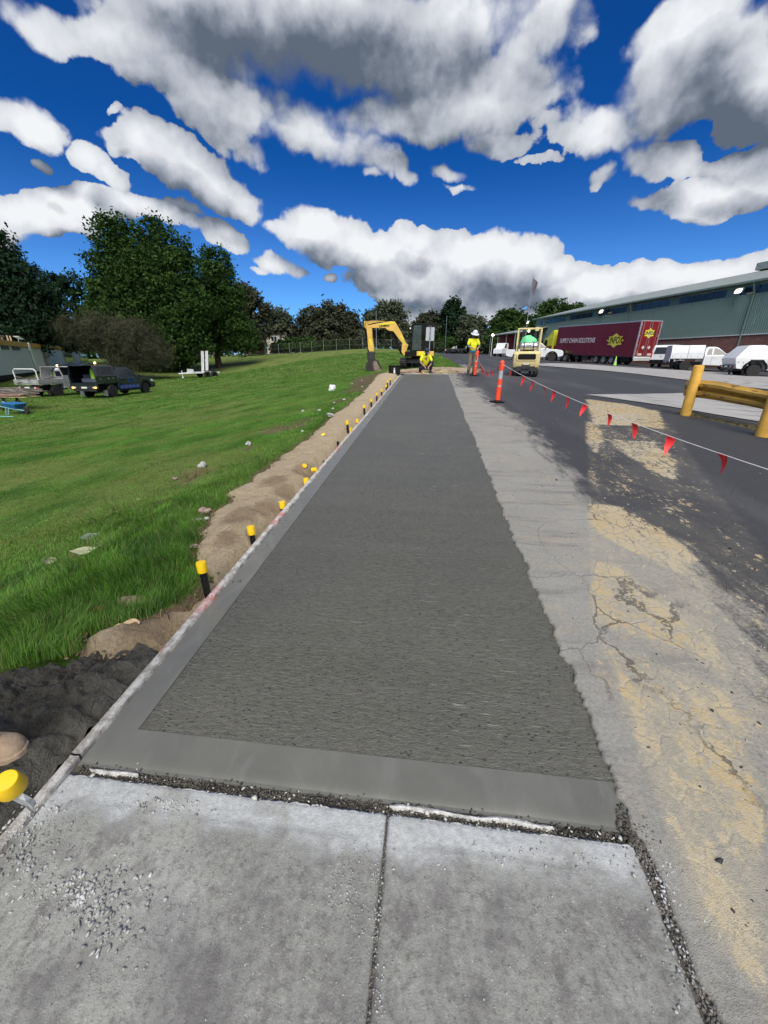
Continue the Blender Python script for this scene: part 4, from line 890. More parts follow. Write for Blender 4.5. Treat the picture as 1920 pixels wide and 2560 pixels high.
def railpts(off):
    rings = []
    for i in range(33):
        u = i/32; c_ = s0*(1-u)+s1*u; z = .56 + .03*math.sin(u*7) - .015*u; flat = 1-.75*max(0, 1-u*12)
        rings.append([tuple(c_ - pn*(px_*flat+.02*math.sin(u*23)) + pn*off + np.array([0, 0, z+pz*(1.0+.08*math.sin(u*9))])) for px_, pz in prof])
    return rings
t_ = thing('guard_rail', 'dented yellow guard rail with scraped paint mounted on the yellow posts', 'guard rail', (0, 0, 0))
V = []; rg = railpts(0); rg2 = railpts(.006); n = len(prof)
mb = MB(); rings = [r1 + r2[::-1] for r1, r2 in zip(rg, rg2)]; mb.loft(rings); ro = mb.build('rail_beam', rail_m, t_)
for p in posts: mb = MB(); c_ = p+pn*.115+np.array([0, 0, .56]); mb.cyl(c_-pn*.06, c_+pn*.06, .018, 10); mb.build('bolt', dsteel, t_)
# kerb drop with dead weeds behind the posts
kb = [np.array(ground_hit(*q)) for q in ((1700, 1034), (1740, 1044), (1900, 1078), (1990, 1100))]

# ------------------------------------------------------------------ sign seen from behind
sp0 = np.array([-.16, 20.4, gz1(-.16, 20.4)]); t_ = thing('road_sign', 'grey back of a blank metal sign on a galvanised post beside the crouching worker', 'sign', tuple(sp0), R(4)); t_.rotation_euler[1] = R(1)
mb = MB(); mb.cyl((0, 0, -.2), (0, 0, 2.02), .028, 12); mb.build('post', steel, t_)
alu = mat('sign_back_aluminium', (.48, .52, .56), .45, .5, .06, 4)
pl = [(x, z) for x, z in [(-.20, .03), (-.17, 0), (.17, 0), (.20, .03), (.20, .57), (.17, .60), (-.17, .60), (-.20, .57)]]
mb = MB(); mb.prism([(x, z+1.42) for x, z in pl], .036, .040, 'Y'); mb.build('sign_panel', alu, t_, smooth=False)
for z in (1.98, 1.5): mb = MB(); mb.box((0, 0, z), (.05, .075, .03)); mb.build('clamp', dsteel, t_)
# black tool crate
p = prot(985, 936); t_ = thing('tool_crate', 'open black plastic crate with a white mark, on the grass left of the path end', 'crate', (p[0], p[1]+.15, p[2]-.01), R(6))
mb = MB()
for sx in (-1, 1): mb.box((sx*.26, 0, .2), (.02, .34, .38))
for sy in (-1, 1): mb.box((0, sy*.17, .2), (.52, .02, .38))
mb.box((0, 0, .02), (.52, .34, .03)); mb.box((0, -.17, .39), (.56, .05, .03)); mb.box((0, .17, .39), (.56, .05, .03)); mb.build('bin', black, t_, bevel=.006)
mb = MB(); mb.tube([(-.2, 0, .38), (-.12, 0, .5), (.12, 0, .5), (.2, 0, .38)], .012, 8); mb.build('handle', black, t_)
mb = MB(); mb.box((0, -.184, .14), (.07, .006, .16)); mb.box((.0, -.184, .27), (.05, .006, .05)); mb.build('white_mark', white, t_, smooth=False)
mb = MB(); mb.box((0, -.1, .012), (1.0, .7, .012)); o = mb.build('rubber_mat', black); o.location = (p[0]-.05, p[1]+.1, p[2]+.0); o.rotation_euler[2] = R(8); tag(o, 'dark rubber mat lying under the black crate', 'mat')

# ------------------------------------------------------------------ stones, leaves and litter in the grass
def stone(px, py, s, label, m, name='stone', grp=None, flat=.6, seed=1):
    p = ground_hit(px, py); s *= .78; r_ = random.Random(seed); bm = bmesh.new(); bmesh.ops.create_icosphere(bm, subdivisions=3, radius=1)
    off = Vector((seed*3.1, seed*1.7, 0))
    for v in bm.verts:
        q = v.co.copy(); k = 1+.55*mnoise.noise(q*1.1+off)+.15*mnoise.noise(q*3+off); v.co = q*k
        v.co.x *= s*r_.uniform(.98, 1.02); v.co.y *= s*.7; v.co.z *= s*flat
    me = bpy.data.meshes.new(name); bm.to_mesh(me); bm.free(); me.materials.append(m); me.shade_smooth(); me.set_sharp_from_angle(angle=R(28)); o = bpy.data.objects.new(name, me); link(o)
    o.location = (p[0], p[1], p[2]+s*flat*.55); o.rotation_euler = (r_.uniform(-.2, .2), r_.uniform(-.2, .2), r_.uniform(0, 3)); return tag(o, label, name.replace('_', ' '), grp)
stm = mat('brown_stone', (.27, .20, .14), .8, var=.3, vscale=10, bump=.5); stw = mat('pale_stone', (.40, .40, .37), .8, var=.25, vscale=14, bump=.4); stp = mat('mottled_brick_rubble', (.30, .22, .19), .85, var=.5, vscale=30, bump=.6)
o = stone(337, 1508, .075, 'smooth brown oblong stone in the grass above the damp sand hollow', stm, seed=4, flat=.45); o.scale[0] = 1.5; o.rotation_euler[2] = .4
stone(508, 1168, .085, 'white angular stone behind the tuft of dead grass', stw, seed=5, flat=.8)
stone(438, 1198, .05, 'small reddish stone left of the tuft of dead grass', stp, seed=6)
stone(511, 1282, .075, 'mottled rubble lump at the edge of the sand', stp, seed=7); stone(518, 1298, .035, 'white chip just below the mottled rubble lump', stw, seed=8); stone(498, 1300, .03, 'flat white chip left of the mottled rubble lump', stw, seed=18)
stone(484, 1368, .055, 'half buried brown stone at the sand edge above the nearest upright stake', stp, seed=9, flat=.4); stone(503, 1371, .04, 'rounded tan stone at the sand edge above the nearest upright stake', stm, seed=19)
stone(622, 1111, .085, 'white flat stone with a dead twig beside it in the mid lawn', stw, seed=10, flat=.5); stone(827, 1041, .12, 'large pale stone on the bare soil at the lawn edge', stw, seed=11, flat=.5)
stone(757, 1030, .07, 'pale stone left of the large one on the bare soil', stw, seed=12); stone(798, 1027, .06, 'small pale stone between two others at the lawn edge', stw, seed=13); stone(832, 1023, .05, 'small white stone just behind the large pale one', stw, seed=20)
stone(347, 1250, .03, 'tiny white stone alone in the thick grass', stw, seed=14); stone(756, 1079, .035, 'white pebble on the grass right of the twig stone', stw, seed=15)
o = stone(831, 977, .17, 'upright white plastic bag left on the lawn', mat('white_plastic_bag', (.75, .78, .85), .4, var=.1, vscale=10), 'plastic_bag', seed=17, flat=1.0); o.location.z += .02
for k, (px, py) in enumerate([(880, 960), (905, 952), (860, 1000), (905, 968), (836, 1008)]): stone(px, py, .05, ('small pale stone just left of the far stake cluster', 'small pale stone on the grass nearest the black crate', 'small pale stone between the plastic bag and the big verge stone', 'small pale stone at the sand edge beside the tall far stakes', 'small pale stone below the white plastic bag')[k], stw, seed=30+k, grp='small stones on the bare verge')
def leaf(px, py, L, W, m, label, rot, curl=1.):
    p = ground_hit(px, py); V = []; F = []; n, k = 12, 6
    for s in (0, 1):
        for i in range(n+1):
            u = i/n; w = W*math.sin(math.pi*min(1, u*.97+.03))**.8
            for j in range(k+1):
                v = j/k*2-1; x = L*(u-.5); y = w*v; z = curl*(.9*L*(u-.35)**2 + .25*max(0, v)*w*2.2) + .030*math.sin(u*7+v*5)*L + s*.0012
                V.append((x, y, z))
    N = (n+1)*(k+1)
    for i in range(n):
        for j in range(k):
            a = i*(k+1)+j; F.append((a, a+1, a+k+2, a+k+1)); F.append((a+N+k+1, a+N+k+2, a+N+1, a+N))
    mb = MB(); mb.add(V, F); me_o = mb.build('dead_leaf', m, angle=80); me_o.location = (p[0], p[1], p[2]+.03); me_o.rotation_euler = rot; return tag(me_o, label, 'leaf', 'dead leaves by the sand')
lf = mat('tan_dead_leaf', (.50, .36, .22), .7, var=.2, vscale=20); lf2 = mat('russet_dead_leaf', (.22, .07, .03), .7, var=.3, vscale=20); lf3 = mat('pale_green_leaf', (.28, .30, .19), .7, var=.2, vscale=12)
leaf(300, 1578, .085, .020, lf, 'curled tan leaf standing at the edge of the damp sand', (1.0, -.4, .5)); leaf(335, 1572, .10, .030, lf, 'broad tan leaf folded beside the curled one', (.5, .2, .25)); leaf(243, 1538, .09, .025, lf2, 'russet star shaped leaf in the grass left of the brown stone', (.7, .5, 1.8))
leaf(252, 1538, .08, .02, lf2, 'russet leaf tip lying over the star shaped one', (.4, -.5, .4)); leaf(215, 1385, .22, .045, lf3, 'long pale wilted leaf on the patch of bare soil', (.2, .1, .5), .4); leaf(225, 1350, .16, .04, mat('grey_green_leaf', (.15, .2, .16), .7), 'dull grey green leaf above the wilted pale one', (.4, .1, 1.), .6); leaf(125, 1410, .1, .03, lf3, 'small pale leaf left of the bare soil', (1.1, .2, 1.2))
mb = MB(); p = ground_hit(423, 1548); mb.tube([(0, 0, -.02), (.0, 0, .045), (-.02, 0, .055), (-.025, .01, .03)], .003, 6); o = mb.build('bent_wire', dsteel); o.location = tuple(p); tag(o, 'short bent dark wire sticking out of the sand', 'wire')

# ================================================================== people
def skin_mesh(name, joints, edges, m, parent, sub=2, smooth=True):
    """one continuous surface grown round a jointed skeleton"""
    keys = list(joints); me = bpy.data.meshes.new(name); me.from_pydata([joints[k][0] for k in keys], [(keys.index(a), keys.index(b)) for a, b in edges], [])
    o = bpy.data.objects.new(name, me); COL.objects.link(o); o.modifiers.new('skin', 'SKIN')
    for i, k in enumerate(keys):
        r = joints[k][1]; r = r if hasattr(r, '__len__') else (r, r); me.skin_vertices[0].data[i].radius = r; me.skin_vertices[0].data[i].use_root = (i == 0)
    s = o.modifiers.new('sub', 'SUBSURF'); s.levels = sub; s.render_levels = sub
    dg = bpy.context.evaluated_depsgraph_get(); ev = o.evaluated_get(dg); nm = bpy.data.meshes.new_from_object(ev)
    bpy.data.objects.remove(o); bpy.data.meshes.remove(me); nm.name = name; nm.materials.clear(); nm.materials.append(m); nm.shade_smooth()
    q = bpy.data.objects.new(name, nm); return link(q, parent)
skinm = mat('skin', (.42, .24, .16), .6, var=.08, vscale=8); skind = mat('tanned_skin', (.36, .20, .13), .6, var=.08, vscale=8)
hv = mat('hi_vis_yellow_cloth', (.78, .80, .02), .8, var=.1, vscale=9, bump=.4, bscale=18); teal = mat('teal_cloth', (.015, .17, .24), .85, var=.15, vscale=9, bump=.3, bscale=18)
khaki = mat('khaki_trousers', (.20, .165, .125), .9, var=.25, vscale=7, bump=.5, bscale=16); navy = mat('navy_trousers', (.012, .016, .028), .9, var=.25, vscale=7, bump=.4, bscale=16)
boot = mat('dark_boot', (.03, .022, .018), .7); tanb = mat('tan_suede_boot', (.42, .31, .21), .85, var=.18, vscale=12, bump=.5, bscale=60); hatm = mat('white_hard_hat', (.62, .68, .80), .4, var=.06); beard = mat('beard_hair', (.07, .045, .03), .9)
def person(name, label, loc, rz, J, top, trousers, bootm, hat, sc_=1., sk=skinm, gloves=None, belly=1.):
    """J: joints (pelvis, chest, neck, head, elbows, wrists, knees, ankles, toes)"""
    t_ = thing(name, label, 'person', loc, rz); t_.scale = (sc_,)*3
    v = {k: Vector(p) for k, p in J.items()}
    j = {}; e = []
    def add(k, p, r): j[k] = (tuple(p), r)
    pel, ch, nk, hd = v['pelvis'], v['chest'], v['neck'], v['head']
    add('pelvis', pel, (.13, .10)); add('waist', pel.lerp(ch, .45), (.125, .10)); add('chest', ch, (.15, .11)); add('neck', nk, .052); add('head0', nk.lerp(hd, .45), .06); add('head1', hd, (.078, .095)); add('head2', hd+(hd-nk).normalized()*.09, (.065, .075))
    e += [('pelvis', 'waist'), ('waist', 'chest'), ('chest', 'neck'), ('neck', 'head0'), ('head0', 'head1'), ('head1', 'head2')]
    for s in ('l', 'r'):
        add('sh'+s, v['sh'+s], .055); add('el'+s, v['el'+s], .040); add('wr'+s, v['wr'+s], .027); hdv = (v['hand'+s]-v['wr'+s]); add('ha'+s, v['wr'+s]+hdv*.5, (.036, .020))
        add('hip'+s, v['hip'+s], .085); add('kn'+s, v['kn'+s], .055); add('an'+s, v['an'+s], .040); add('toe'+s, v['toe'+s], (.040, .030))
        e += [('chest', 'sh'+s), ('sh'+s, 'el'+s), ('el'+s, 'wr'+s), ('wr'+s, 'ha'+s), ('pelvis', 'hip'+s), ('hip'+s, 'kn'+s), ('kn'+s, 'an'+s), ('an'+s, 'toe'+s)]
        side = Vector((0, 0, 1)).cross(hdv).normalized() if hdv.cross(Vector((0, 0, 1))).length > .01 else Vector((0, 1, 0))
        base = v['wr'+s]+hdv*.5; dn = hdv.normalized()
        for q, (off, L) in enumerate(((-.026, .072), (-.009, .082), (.009, .078), (.025, .062))):
            a_ = base+side*off; cur = v.get('curl'+s, Vector((0, 0, -1))); b_ = a_+dn*L*.5+cur*L*.15; c_ = b_+dn*L*.25+cur*L*.42
            add(f'f{s}{q}a', a_+dn*.018, .011); add(f'f{s}{q}b', b_, .0095); add(f'f{s}{q}c', c_, .008); e += [('ha'+s, f'f{s}{q}a'), (f'f{s}{q}a', f'f{s}{q}b'), (f'f{s}{q}b', f'f{s}{q}c')]
        th = v['wr'+s]+hdv*.22 + side*(-.03 if s == 'l' else .03); add(f't{s}a', th, .012); add(f't{s}b', th+dn*.03+side*(-.02 if s == 'l' else .02), .010); e += [('wr'+s, f't{s}a'), (f't{s}a', f't{s}b')]
    skin_mesh('body', j, e, sk, t_, 1)
    # face
    f = v['face'].normalized(); hu = (hd-nk).normalized(); f = (f-hu*f.dot(hu)).normalized(); sd_ = hu.cross(f)
    mb = MB(); c_ = hd+f*.088; mb.ball(tuple(c_+hu*-.005), .014, 8); mb.ball(tuple(c_+hu*.012), .010, 8); mb.build('nose', sk, t_)
    for s in (-1, 1):
        mb = MB(); mb.ball(tuple(hd+f*.083+hu*.022+sd_*s*.030), .011, 8); mb.build('eye', black, t_); mb = MB(); mb.ball(tuple(hd+sd_*s*.082), (.018, .012, .028), 8); mb.build('ear', sk, t_)
    mb = MB(); mb.ball(tuple(hd+f*.079-hu*.045), (.022, .022, .007), 8); mb.build('mouth', mat('lips', (.30, .12, .10), .6), t_)
    if 'beard' in J: mb = MB(); mb.ball(tuple(hd+f*.045-hu*.075), (.058, .058, .055), 12); mb.build('beard', beard, t_)
    mb = MB(); mb.ball(tuple(hd-f*.012+hu*.03), (.088, .092, .10), 14); mb.build('hair', beard, t_)
    # clothes
    j = {'c0': (tuple(pel+Vector((0, 0, -.02))), (.155, .125)), 'c1': (tuple(pel.lerp(ch, .45)), (.150*belly, .125)), 'c2': (tuple(ch), (.175, .130)), 'c3': (tuple(ch.lerp(nk, .7)), .075)}
    e = [('c0', 'c1'), ('c1', 'c2'), ('c2', 'c3')]
    for s in ('l', 'r'):
        j['s'+s] = (tuple(v['sh'+s]), .078); j['m'+s] = (tuple(v['sh'+s].lerp(v['el'+s], .85)), .066); e += [('c2', 's'+s), ('s'+s, 'm'+s)]
    skin_mesh('shirt', j, e, hv, t_, 2)
    if top == 'two':
        for s in ('l', 'r'): skin_mesh('cuff', {'a': (tuple(v['sh'+s].lerp(v['el'+s], .8)), .062), 'b': (tuple(v['el'+s]), .054), 'c': (tuple(v['el'+s].lerp(v['wr'+s], .25)), .050)}, [('a', 'b'), ('b', 'c')], teal, t_, 1)
        skin_mesh('shirt_hem', {'a': (tuple(pel.lerp(ch, .30)), (.158, .130)), 'b': (tuple(pel+Vector((0, 0, -.03))), (.168, .140)), 'c': (tuple(pel+Vector((0, 0, -.09))), (.160, .135))}, [('a', 'b'), ('b', 'c')], teal, t_, 2)
    j = {'p': (tuple(pel+Vector((0, 0, .03))), (.145, .118))}; e = []
    for s in ('l', 'r'):
        j['h'+s] = (tuple(v['hip'+s]), .108); j['m'+s] = (tuple(v['hip'+s].lerp(v['kn'+s], .5)), .098); j['k'+s] = (tuple(v['kn'+s]), .080); j['c'+s] = (tuple(v['kn'+s].lerp(v['an'+s], .5)), .074); j['a'+s] = (tuple(v['an'+s]+(v['kn'+s]-v['an'+s]).normalized()*.05), .070)
        e += [('p', 'h'+s), ('h'+s, 'm'+s), ('m'+s, 'k'+s), ('k'+s, 'c'+s), ('c'+s, 'a'+s)]
    skin_mesh('trousers', j, e, trousers, t_, 2)
    for s in ('l', 'r'):
        a_, to = v['an'+s], v['toe'+s]; d_ = (to-a_); d_.z = 0; d_.normalize(); pd_ = Vector((-d_.y, d_.x, 0)); z0_ = min(a_.z, to.z)-.05; o_ = Vector((a_.x, a_.y, z0_))
        def sec(x, w, h, z_=.022, n=16, tilt=0.):
            ring = []
            for k in range(n):
                a = 2*math.pi*k/n; cy, cz = math.cos(a), math.sin(a); py = w*(abs(cy)**.75)*(1 if cy > 0 else -1); pz_ = z_+(h-z_)*(max(0, cz)**.8) if cz > 0 else z_
                ring.append(o_+d_*(x+tilt*max(0, cz))+pd_*py+Vector((0, 0, pz_)))
            return ring
        bo = MB().loft([sec(-.088, .012, .10), sec(-.082, .030, .13), sec(-.06, .040, .17), sec(-.02, .045, .175), sec(.03, .046, .160), sec(.07, .048, .125), sec(.11, .051, .100), sec(.15, .052, .088), sec(.185, .048, .080), sec(.207, .036, .066), sec(.218, .014, .045)]).build('boot', bootm, t_, angle=60)
        mb = MB(); mb.tube([a_+Vector((0, 0, .02)), a_+Vector((0, 0, .12)), a_+Vector((0, 0, .20))], [.052, .055, .060], 14); mb.build('boot_shaft', bootm, t_, angle=60)
        outl = [(-.096, .0), (-.086, .034), (-.02, .042), (.07, .049), (.15, .056), (.192, .050), (.218, .030), (.228, 0.0), (.218, -.030), (.192, -.050), (.15, -.056), (.07, -.049), (-.02, -.042), (-.086, -.034)]
        P3 = [o_+d_*x+pd_*y for x, y in outl]; n = len(P3); V = [(p.x, p.y, z0_) for p in P3]+[(p.x, p.y, z0_+.026) for p in P3]
        mb = MB(); mb.add(V, [tuple(range(n)), tuple(range(2*n-1, n-1, -1))]+[(i, i+n, (i+1) % n+n, (i+1) % n) for i in range(n)]); mb.build('sole', mat('boot_sole', (.12, .09, .07), .9) if bootm is boot else mat('tan_sole', (.36, .27, .19), .9, var=.2, vscale=20), bo, bevel=.005)
        mb = MB()
        for x in (.045, .065, .085): q0 = o_+d_*x; hh = .15-(x-.045)*.75; mb.tube([q0+pd_*.03+Vector((0, 0, hh-.02)), q0+Vector((0, 0, hh+.004)), q0-pd_*.03+Vector((0, 0, hh-.02))], .004, 6)
        mb.build('lace', bootm, bo)
    # hat
    q = Matrix((sd_, f, hu)).transposed(); prof = {'hard': [(.178, .015), (.180, .022), (.125, .045), (.118, .06), (.112, .10), (.085, .15), (.04, .175), (.0005, .18)], 'cap': [(.100, .02), (.104, .05), (.098, .09), (.075, .13), (.03, .148), (.0005, .15)]}[hat]
    mb = MB(); mb.lathe(prof, n=24)
    if hat == 'cap': mb.loft([[(x*.085, .085+.0*x, .03), (x*.085, .085, .04)] for x in (-1, 1)] if False else [[(-.08, .07, .03), (.08, .07, .03), (.08, .07, .042), (-.08, .07, .042)], [(-.07, .165, .012), (.07, .165, .012), (.07, .165, .022), (-.07, .165, .022)]])
    mb.v = [tuple(q@Vector(p) + hd + hu*.015 - f*.004) for p in mb.v]
    mb.build('hard_hat' if hat == 'hard' else 'cap', hatm if hat == 'hard' else mat('navy_cap', (.02, .03, .06), .8), t_)
    return t_
# standing worker, looking down at the bollard; local +Y is the way the body faces
J = dict(pelvis=(0, 0, .96), chest=(0, .03, 1.32), neck=(0, .05, 1.50), head=(0, .10, 1.62), face=(0, 1, -.75), shl=(-.19, .03, 1.42), shr=(.19, .03, 1.42), ell=(-.27, .08, 1.16), elr=(.27, .08, 1.16), wrl=(-.10, .27, 1.08), wrr=(.10, .27, 1.08), handl=(-.04, .36, 1.04), handr=(.03, .36, 1.04),
         hipl=(-.09, 0, .90), hipr=(.09, 0, .90), knl=(-.12, .05, .50), knr=(.10, .03, .50), anl=(-.13, -.02, .10), anr=(.12, -.02, .10), toel=(-.15, .14, .05), toer=(.15, .14, .05), beard=1)
J.pop('beard'); Jb = dict(J); 
def VJ(J): return {k: p for k, p in J.items()}
class _B(dict): pass
def mk(J, beard_=True):
    d = {k: p for k, p in J.items()}; 
    if beard_: d['beard'] = (0, 0, 0)
    return d
pz = gz1(1.80, 19.0)
person('person', 'standing worker in a wide white hard hat and yellow shirt, hands on an orange bollard', (1.80, 19.0, pz+.0), R(200), mk(J), 'two', khaki, boot, 'hard', 1.03, skind)
# crouching worker
J2 = dict(pelvis=(0, -.10, .26), chest=(0, .10, .58), neck=(0, .18, .76), head=(0, .24, .87), face=(0, 1, -.8), shl=(-.18, .13, .68), shr=(.18, .13, .68), ell=(-.26, .26, .44), elr=(.26, .27, .44), wrl=(-.10, .44, .28), wrr=(.12, .45, .28), handl=(-.04, .52, .22), handr=(.05, .53, .22),
          hipl=(-.10, -.06, .24), hipr=(.10, -.06, .24), knl=(-.24, .30, .46), knr=(.26, .26, .18), anl=(-.20, .20, .08), anr=(.22, -.06, .10), toel=(-.22, .36, .05), toer=(.24, .08, .05))
p2 = (-.30, 19.95); pz = gz1(*p2)
person('person', 'worker in a dark cap and yellow shirt crouching at the far end of the path', (p2[0], p2[1], pz-.0), R(190), mk(J2), 'one', navy, boot, 'cap', 1.08, skind)
# worker beside the camera, of whom the photograph shows one tan boot on the mud
J3 = dict(pelvis=(0, 0, .96), chest=(0, .02, 1.32), neck=(0, .04, 1.50), head=(0, .06, 1.63), face=(0, 1, -.2), shl=(-.19, .0, 1.42), shr=(.19, .0, 1.42), ell=(-.25, -.02, 1.14), elr=(.25, -.02, 1.14), wrl=(-.24, .10, .90), wrr=(.24, .10, .90), handl=(-.24, .14, .80), handr=(.24, .14, .80),
          hipl=(-.09, 0, .90), hipr=(.09, 0, .90), knl=(-.11, .04, .50), knr=(.11, .04, .50), anl=(-.12, -.02, .115), anr=(.12, -.02, .115), toel=(-.13, .15, .062), toer=(.13, .15, .062))
tp = EYE + ray(88, 1852)*1.0; d_ = ray(84, 1856); tt = (.20-1.6)/d_[2]; tp = EYE+d_*tt
ang = R(-80); toe_v = Matrix.Rotation(ang, 3, "Z")@Vector((-.13, .255, 0))
person('person', 'worker standing on the mud at the left edge, only a tan suede boot toe visible', (tp[0]-toe_v.x, tp[1]-toe_v.y, .13), ang, mk(J3), 'two', khaki, tanb, 'hard', 1.02)

# ================================================================== vehicles (local frame: x forward, y left, z up)
def wheel(parent, x, y, r, w, rim_m, spokes=6, dual=False, name='wheel', z=None):
    """tyre and spoked rim on one axle end; outer side faces the sign of y"""
    s = 1 if y > 0 else -1; z = r if z is None else z
    root = bpy.data.objects.new(name, None); root.empty_display_size = .1; link(root, parent); root.location = (x, y, z)
    mb = MB(); mb.lathe([(r*.62, -w/2), (r*.93, -w/2), (r*.985, -w*.40), (r, -w*.22), (r, w*.22), (r*.985, w*.40), (r*.93, w/2), (r*.62, w/2), (r*.60, w*.3), (r*.60, -w*.3)], n=28, axis='Y')
    mb.build('tyre', rubber, root)
    mb = MB(); yo = s*w*.34
    ring = [(r*.64, yo), (r*.64, yo+s*.03), (r*.56, yo+s*.03), (r*.55, yo-s*.04)]; mb.lathe(ring if s > 0 else ring, n=24, axis='Y')
    mb.cyl((0, yo-s*.07, 0), (0, yo-s*.05, 0), r*.60, 20); mb.cyl((0, yo-s*.06, 0), (0, yo+s*.015, 0), r*.17, 12)
    for k in range(spokes):
        a = 2*math.pi*k/spokes; mb.bar((math.cos(a)*r*.14, yo-s*.01, math.sin(a)*r*.14), (math.cos(a)*r*.60, yo+s*.005, math.sin(a)*r*.60), r*.15, .025, upv=(0, 1, 0))
    mb.build('rim', rim_m, root); return root
def arc(cx, cz, r, a0, a1, n=8): return [(cx+r*math.cos(R(a0+(a1-a0)*i/n)), cz+r*math.sin(R(a0+(a1-a0)*i/n))) for i in range(n+1)]
def side_panel(parent, name, poly, y0z, yz, m, th=.012, both=True, off=.004):
    """thin pane lying on the leaning cabin side; half-width y = y0z + slope*(z) given by yz(z)"""
    for s in ((1, -1) if both else (1,)):
        V = [(x, s*(yz(z)+off), z) for x, z in poly]+[(x, s*(yz(z)-th), z) for x, z in poly]; n = len(poly)
        mb = MB(); mb.add(V, [tuple(range(n)), tuple(range(2*n-1, n-1, -1))]+[(i, i+n, (i+1) % n+n, (i+1) % n) for i in range(n)]); mb.build(name, m, parent, smooth=False)
def ute(label, loc, rz, paint, cab='dual', rear='canopy', rimm=rimb, group=None, name='ute', trim=black, rearm=None, roof=1.80, sc_=1., extra=None):
    t_ = thing(name, label, 'ute', loc, rz, group); t_.scale = (sc_,)*3
    fa, ra, wr = 1.60, -1.62, .39; xb = {'dual': -1.02, 'single': -.10, 'extra': -.45}[cab]; hw = .93
    low = [(2.58, .50), (2.62, .72), (2.56, .92), (2.42, 1.02), (2.0, 1.09), (1.15, 1.16), (.9, 1.18), (xb, 1.16), (xb, .42), (fa-.62, .38)] + arc(fa, wr, .50, 180, 0, 9)[0:] + [(fa+.62, .42)]
    mb = MB(); mb.prism(low, -hw, hw, 'Y'); body = mb.build('body', paint, t_, bevel=.035, seg=3)
    zt, zb = roof, 1.15; yt, yb = .68, .90
    yz = lambda z: yb+(yt-yb)*(z-zb)/(zt-zb)
    xt = {'dual': -.72, 'single': .05, 'extra': -.30}[cab]
    cabp = [(1.22, zb-.02), (.98, zb+.16), (.42, zt-.06), (.22, zt), (xt, zt+.005), (xb+.02, zt-.20), (xb+.01, zb-.02)]
    V = [(x, yz(z), z) for x, z in cabp]+[(x, -yz(z), z) for x, z in cabp]; n = len(cabp)
    mb = MB(); mb.add(V, [tuple(range(n)), tuple(range(2*n-1, n-1, -1))]+[(i, i+n, (i+1) % n+n, (i+1) % n) for i in range(n)]); mb.build('cabin', paint, t_, bevel=.045, seg=3)
    # glazing
    wins = [[(.98, zb+.06), (.86, zb+.22), (.40, zt-.13), (.14, zt-.10), (.10, zb+.05)]] if cab != 'single' else [[(.98, zb+.06), (.86, zb+.22), (.42, zt-.13), (.16, zt-.10), (.12, zb+.05)]]
    if cab == 'dual': wins.append([(.04, zb+.05), (.04, zt-.10), (-.68, zt-.12), (-.86, zb+.06)])
    if cab == 'extra': wins.append([(.04, zb+.05), (.04, zt-.10), (-.24, zt-.14), (-.34, zb+.06)])
    for w_ in wins: side_panel(t_, 'side_window', w_, 0, yz, glass)
    a_ = Vector((1.08, 0, zb+.075)); b_ = Vector((.47, 0, zt-.09)); nn = Vector((b_.z-a_.z, 0, -(b_.x-a_.x))).normalized()*.012
    mb = MB(); V = [a_+nn+Vector((0, s*(yz(a_.z)-.07), 0)) for s in (-1, 1)]+[b_+nn+Vector((0, s*(yz(b_.z)-.07), 0)) for s in (1, -1)]; V += [p-nn*2 for p in V]
    mb.add(V, [(0, 1, 2, 3), (7, 6, 5, 4), (0, 4, 5, 1), (1, 5, 6, 2), (2, 6, 7, 3), (3, 7, 4, 0)]); mb.build('windscreen', glass, t_, smooth=False)
    mb = MB(); mb.box((xb+.0, 0, 1.42), (.03, 1.2, .34)); mb.build('rear_window', glass, t_, smooth=False)
    # doors: seams and handles
    seams = [(1.02, .42, 1.14), (.08, .42, 1.14)] + ([(-.86, .55, 1.14)] if cab == 'dual' else [])
    mb = MB()
    for x, z0, z1 in seams:
        for s in (-1, 1): mb.box((x, s*(hw+.001), (z0+z1)/2), (.012, .006, z1-z0))
    for s in (-1, 1): mb.box(((1.02+xb)/2, s*(hw+.001), .44), (1.02-xb, .006, .012))
    mb.build('door_seam', black, t_, smooth=False)
    for s in (-1, 1):
        for x in ([.22, -.70] if cab == 'dual' else [.22]): mb = MB(); mb.box((x, s*(hw+.02), 1.02), (.17, .035, .035)); mb.build('door_handle', trim, t_, bevel=.01)
        mb = MB(); mb.box((.98, s*(hw+.10), 1.24), (.10, .20, .15)); mb.build('side_mirror', trim if trim != chrome else paint, t_, bevel=.03)
        mb = MB(); mb.prism([(2.50, .80), (2.585, .90), (2.44, .985), (2.20, .99), (2.24, .84)], s*(hw-.32), s*(hw+.004), 'Y'); mb.build('headlight', clearl, t_, bevel=.01)
        mb = MB(); pts = arc(fa, wr, .56, 0, 180, 10)+arc(fa, wr, .47, 180, 0, 10); mb.prism(pts, s*(hw-.02), s*(hw+.035), 'Y'); mb.build('wheel_arch_flare', trim if trim is black else paint, t_, bevel=.008)
        wheel(t_, fa, s*.80, wr, .26, rimm); wheel(t_, ra, s*.80, wr, .26, rimm)
        mb = MB(); mb.box(((.95+xb)/2, s*(hw-.01), .37), (1.0-xb, .14, .05)); mb.build('side_step', black, t_, bevel=.012)
    mb = MB(); mb.box((2.60, 0, .78), (.06, 1.0, .26)); mb.build('grille', black, t_, bevel=.02)
    mb = MB(); mb.box((2.60, 0, .50), (.14, 1.72, .20)); mb.build('front_bumper', trim if trim is black else paint, t_, bevel=.04)
    # chassis behind the cab
    mb = MB(); 
    for s in (-1, 1): mb.box(((xb-2.7)/2, s*.42, .62), (abs(-2.7-xb), .09, .16))
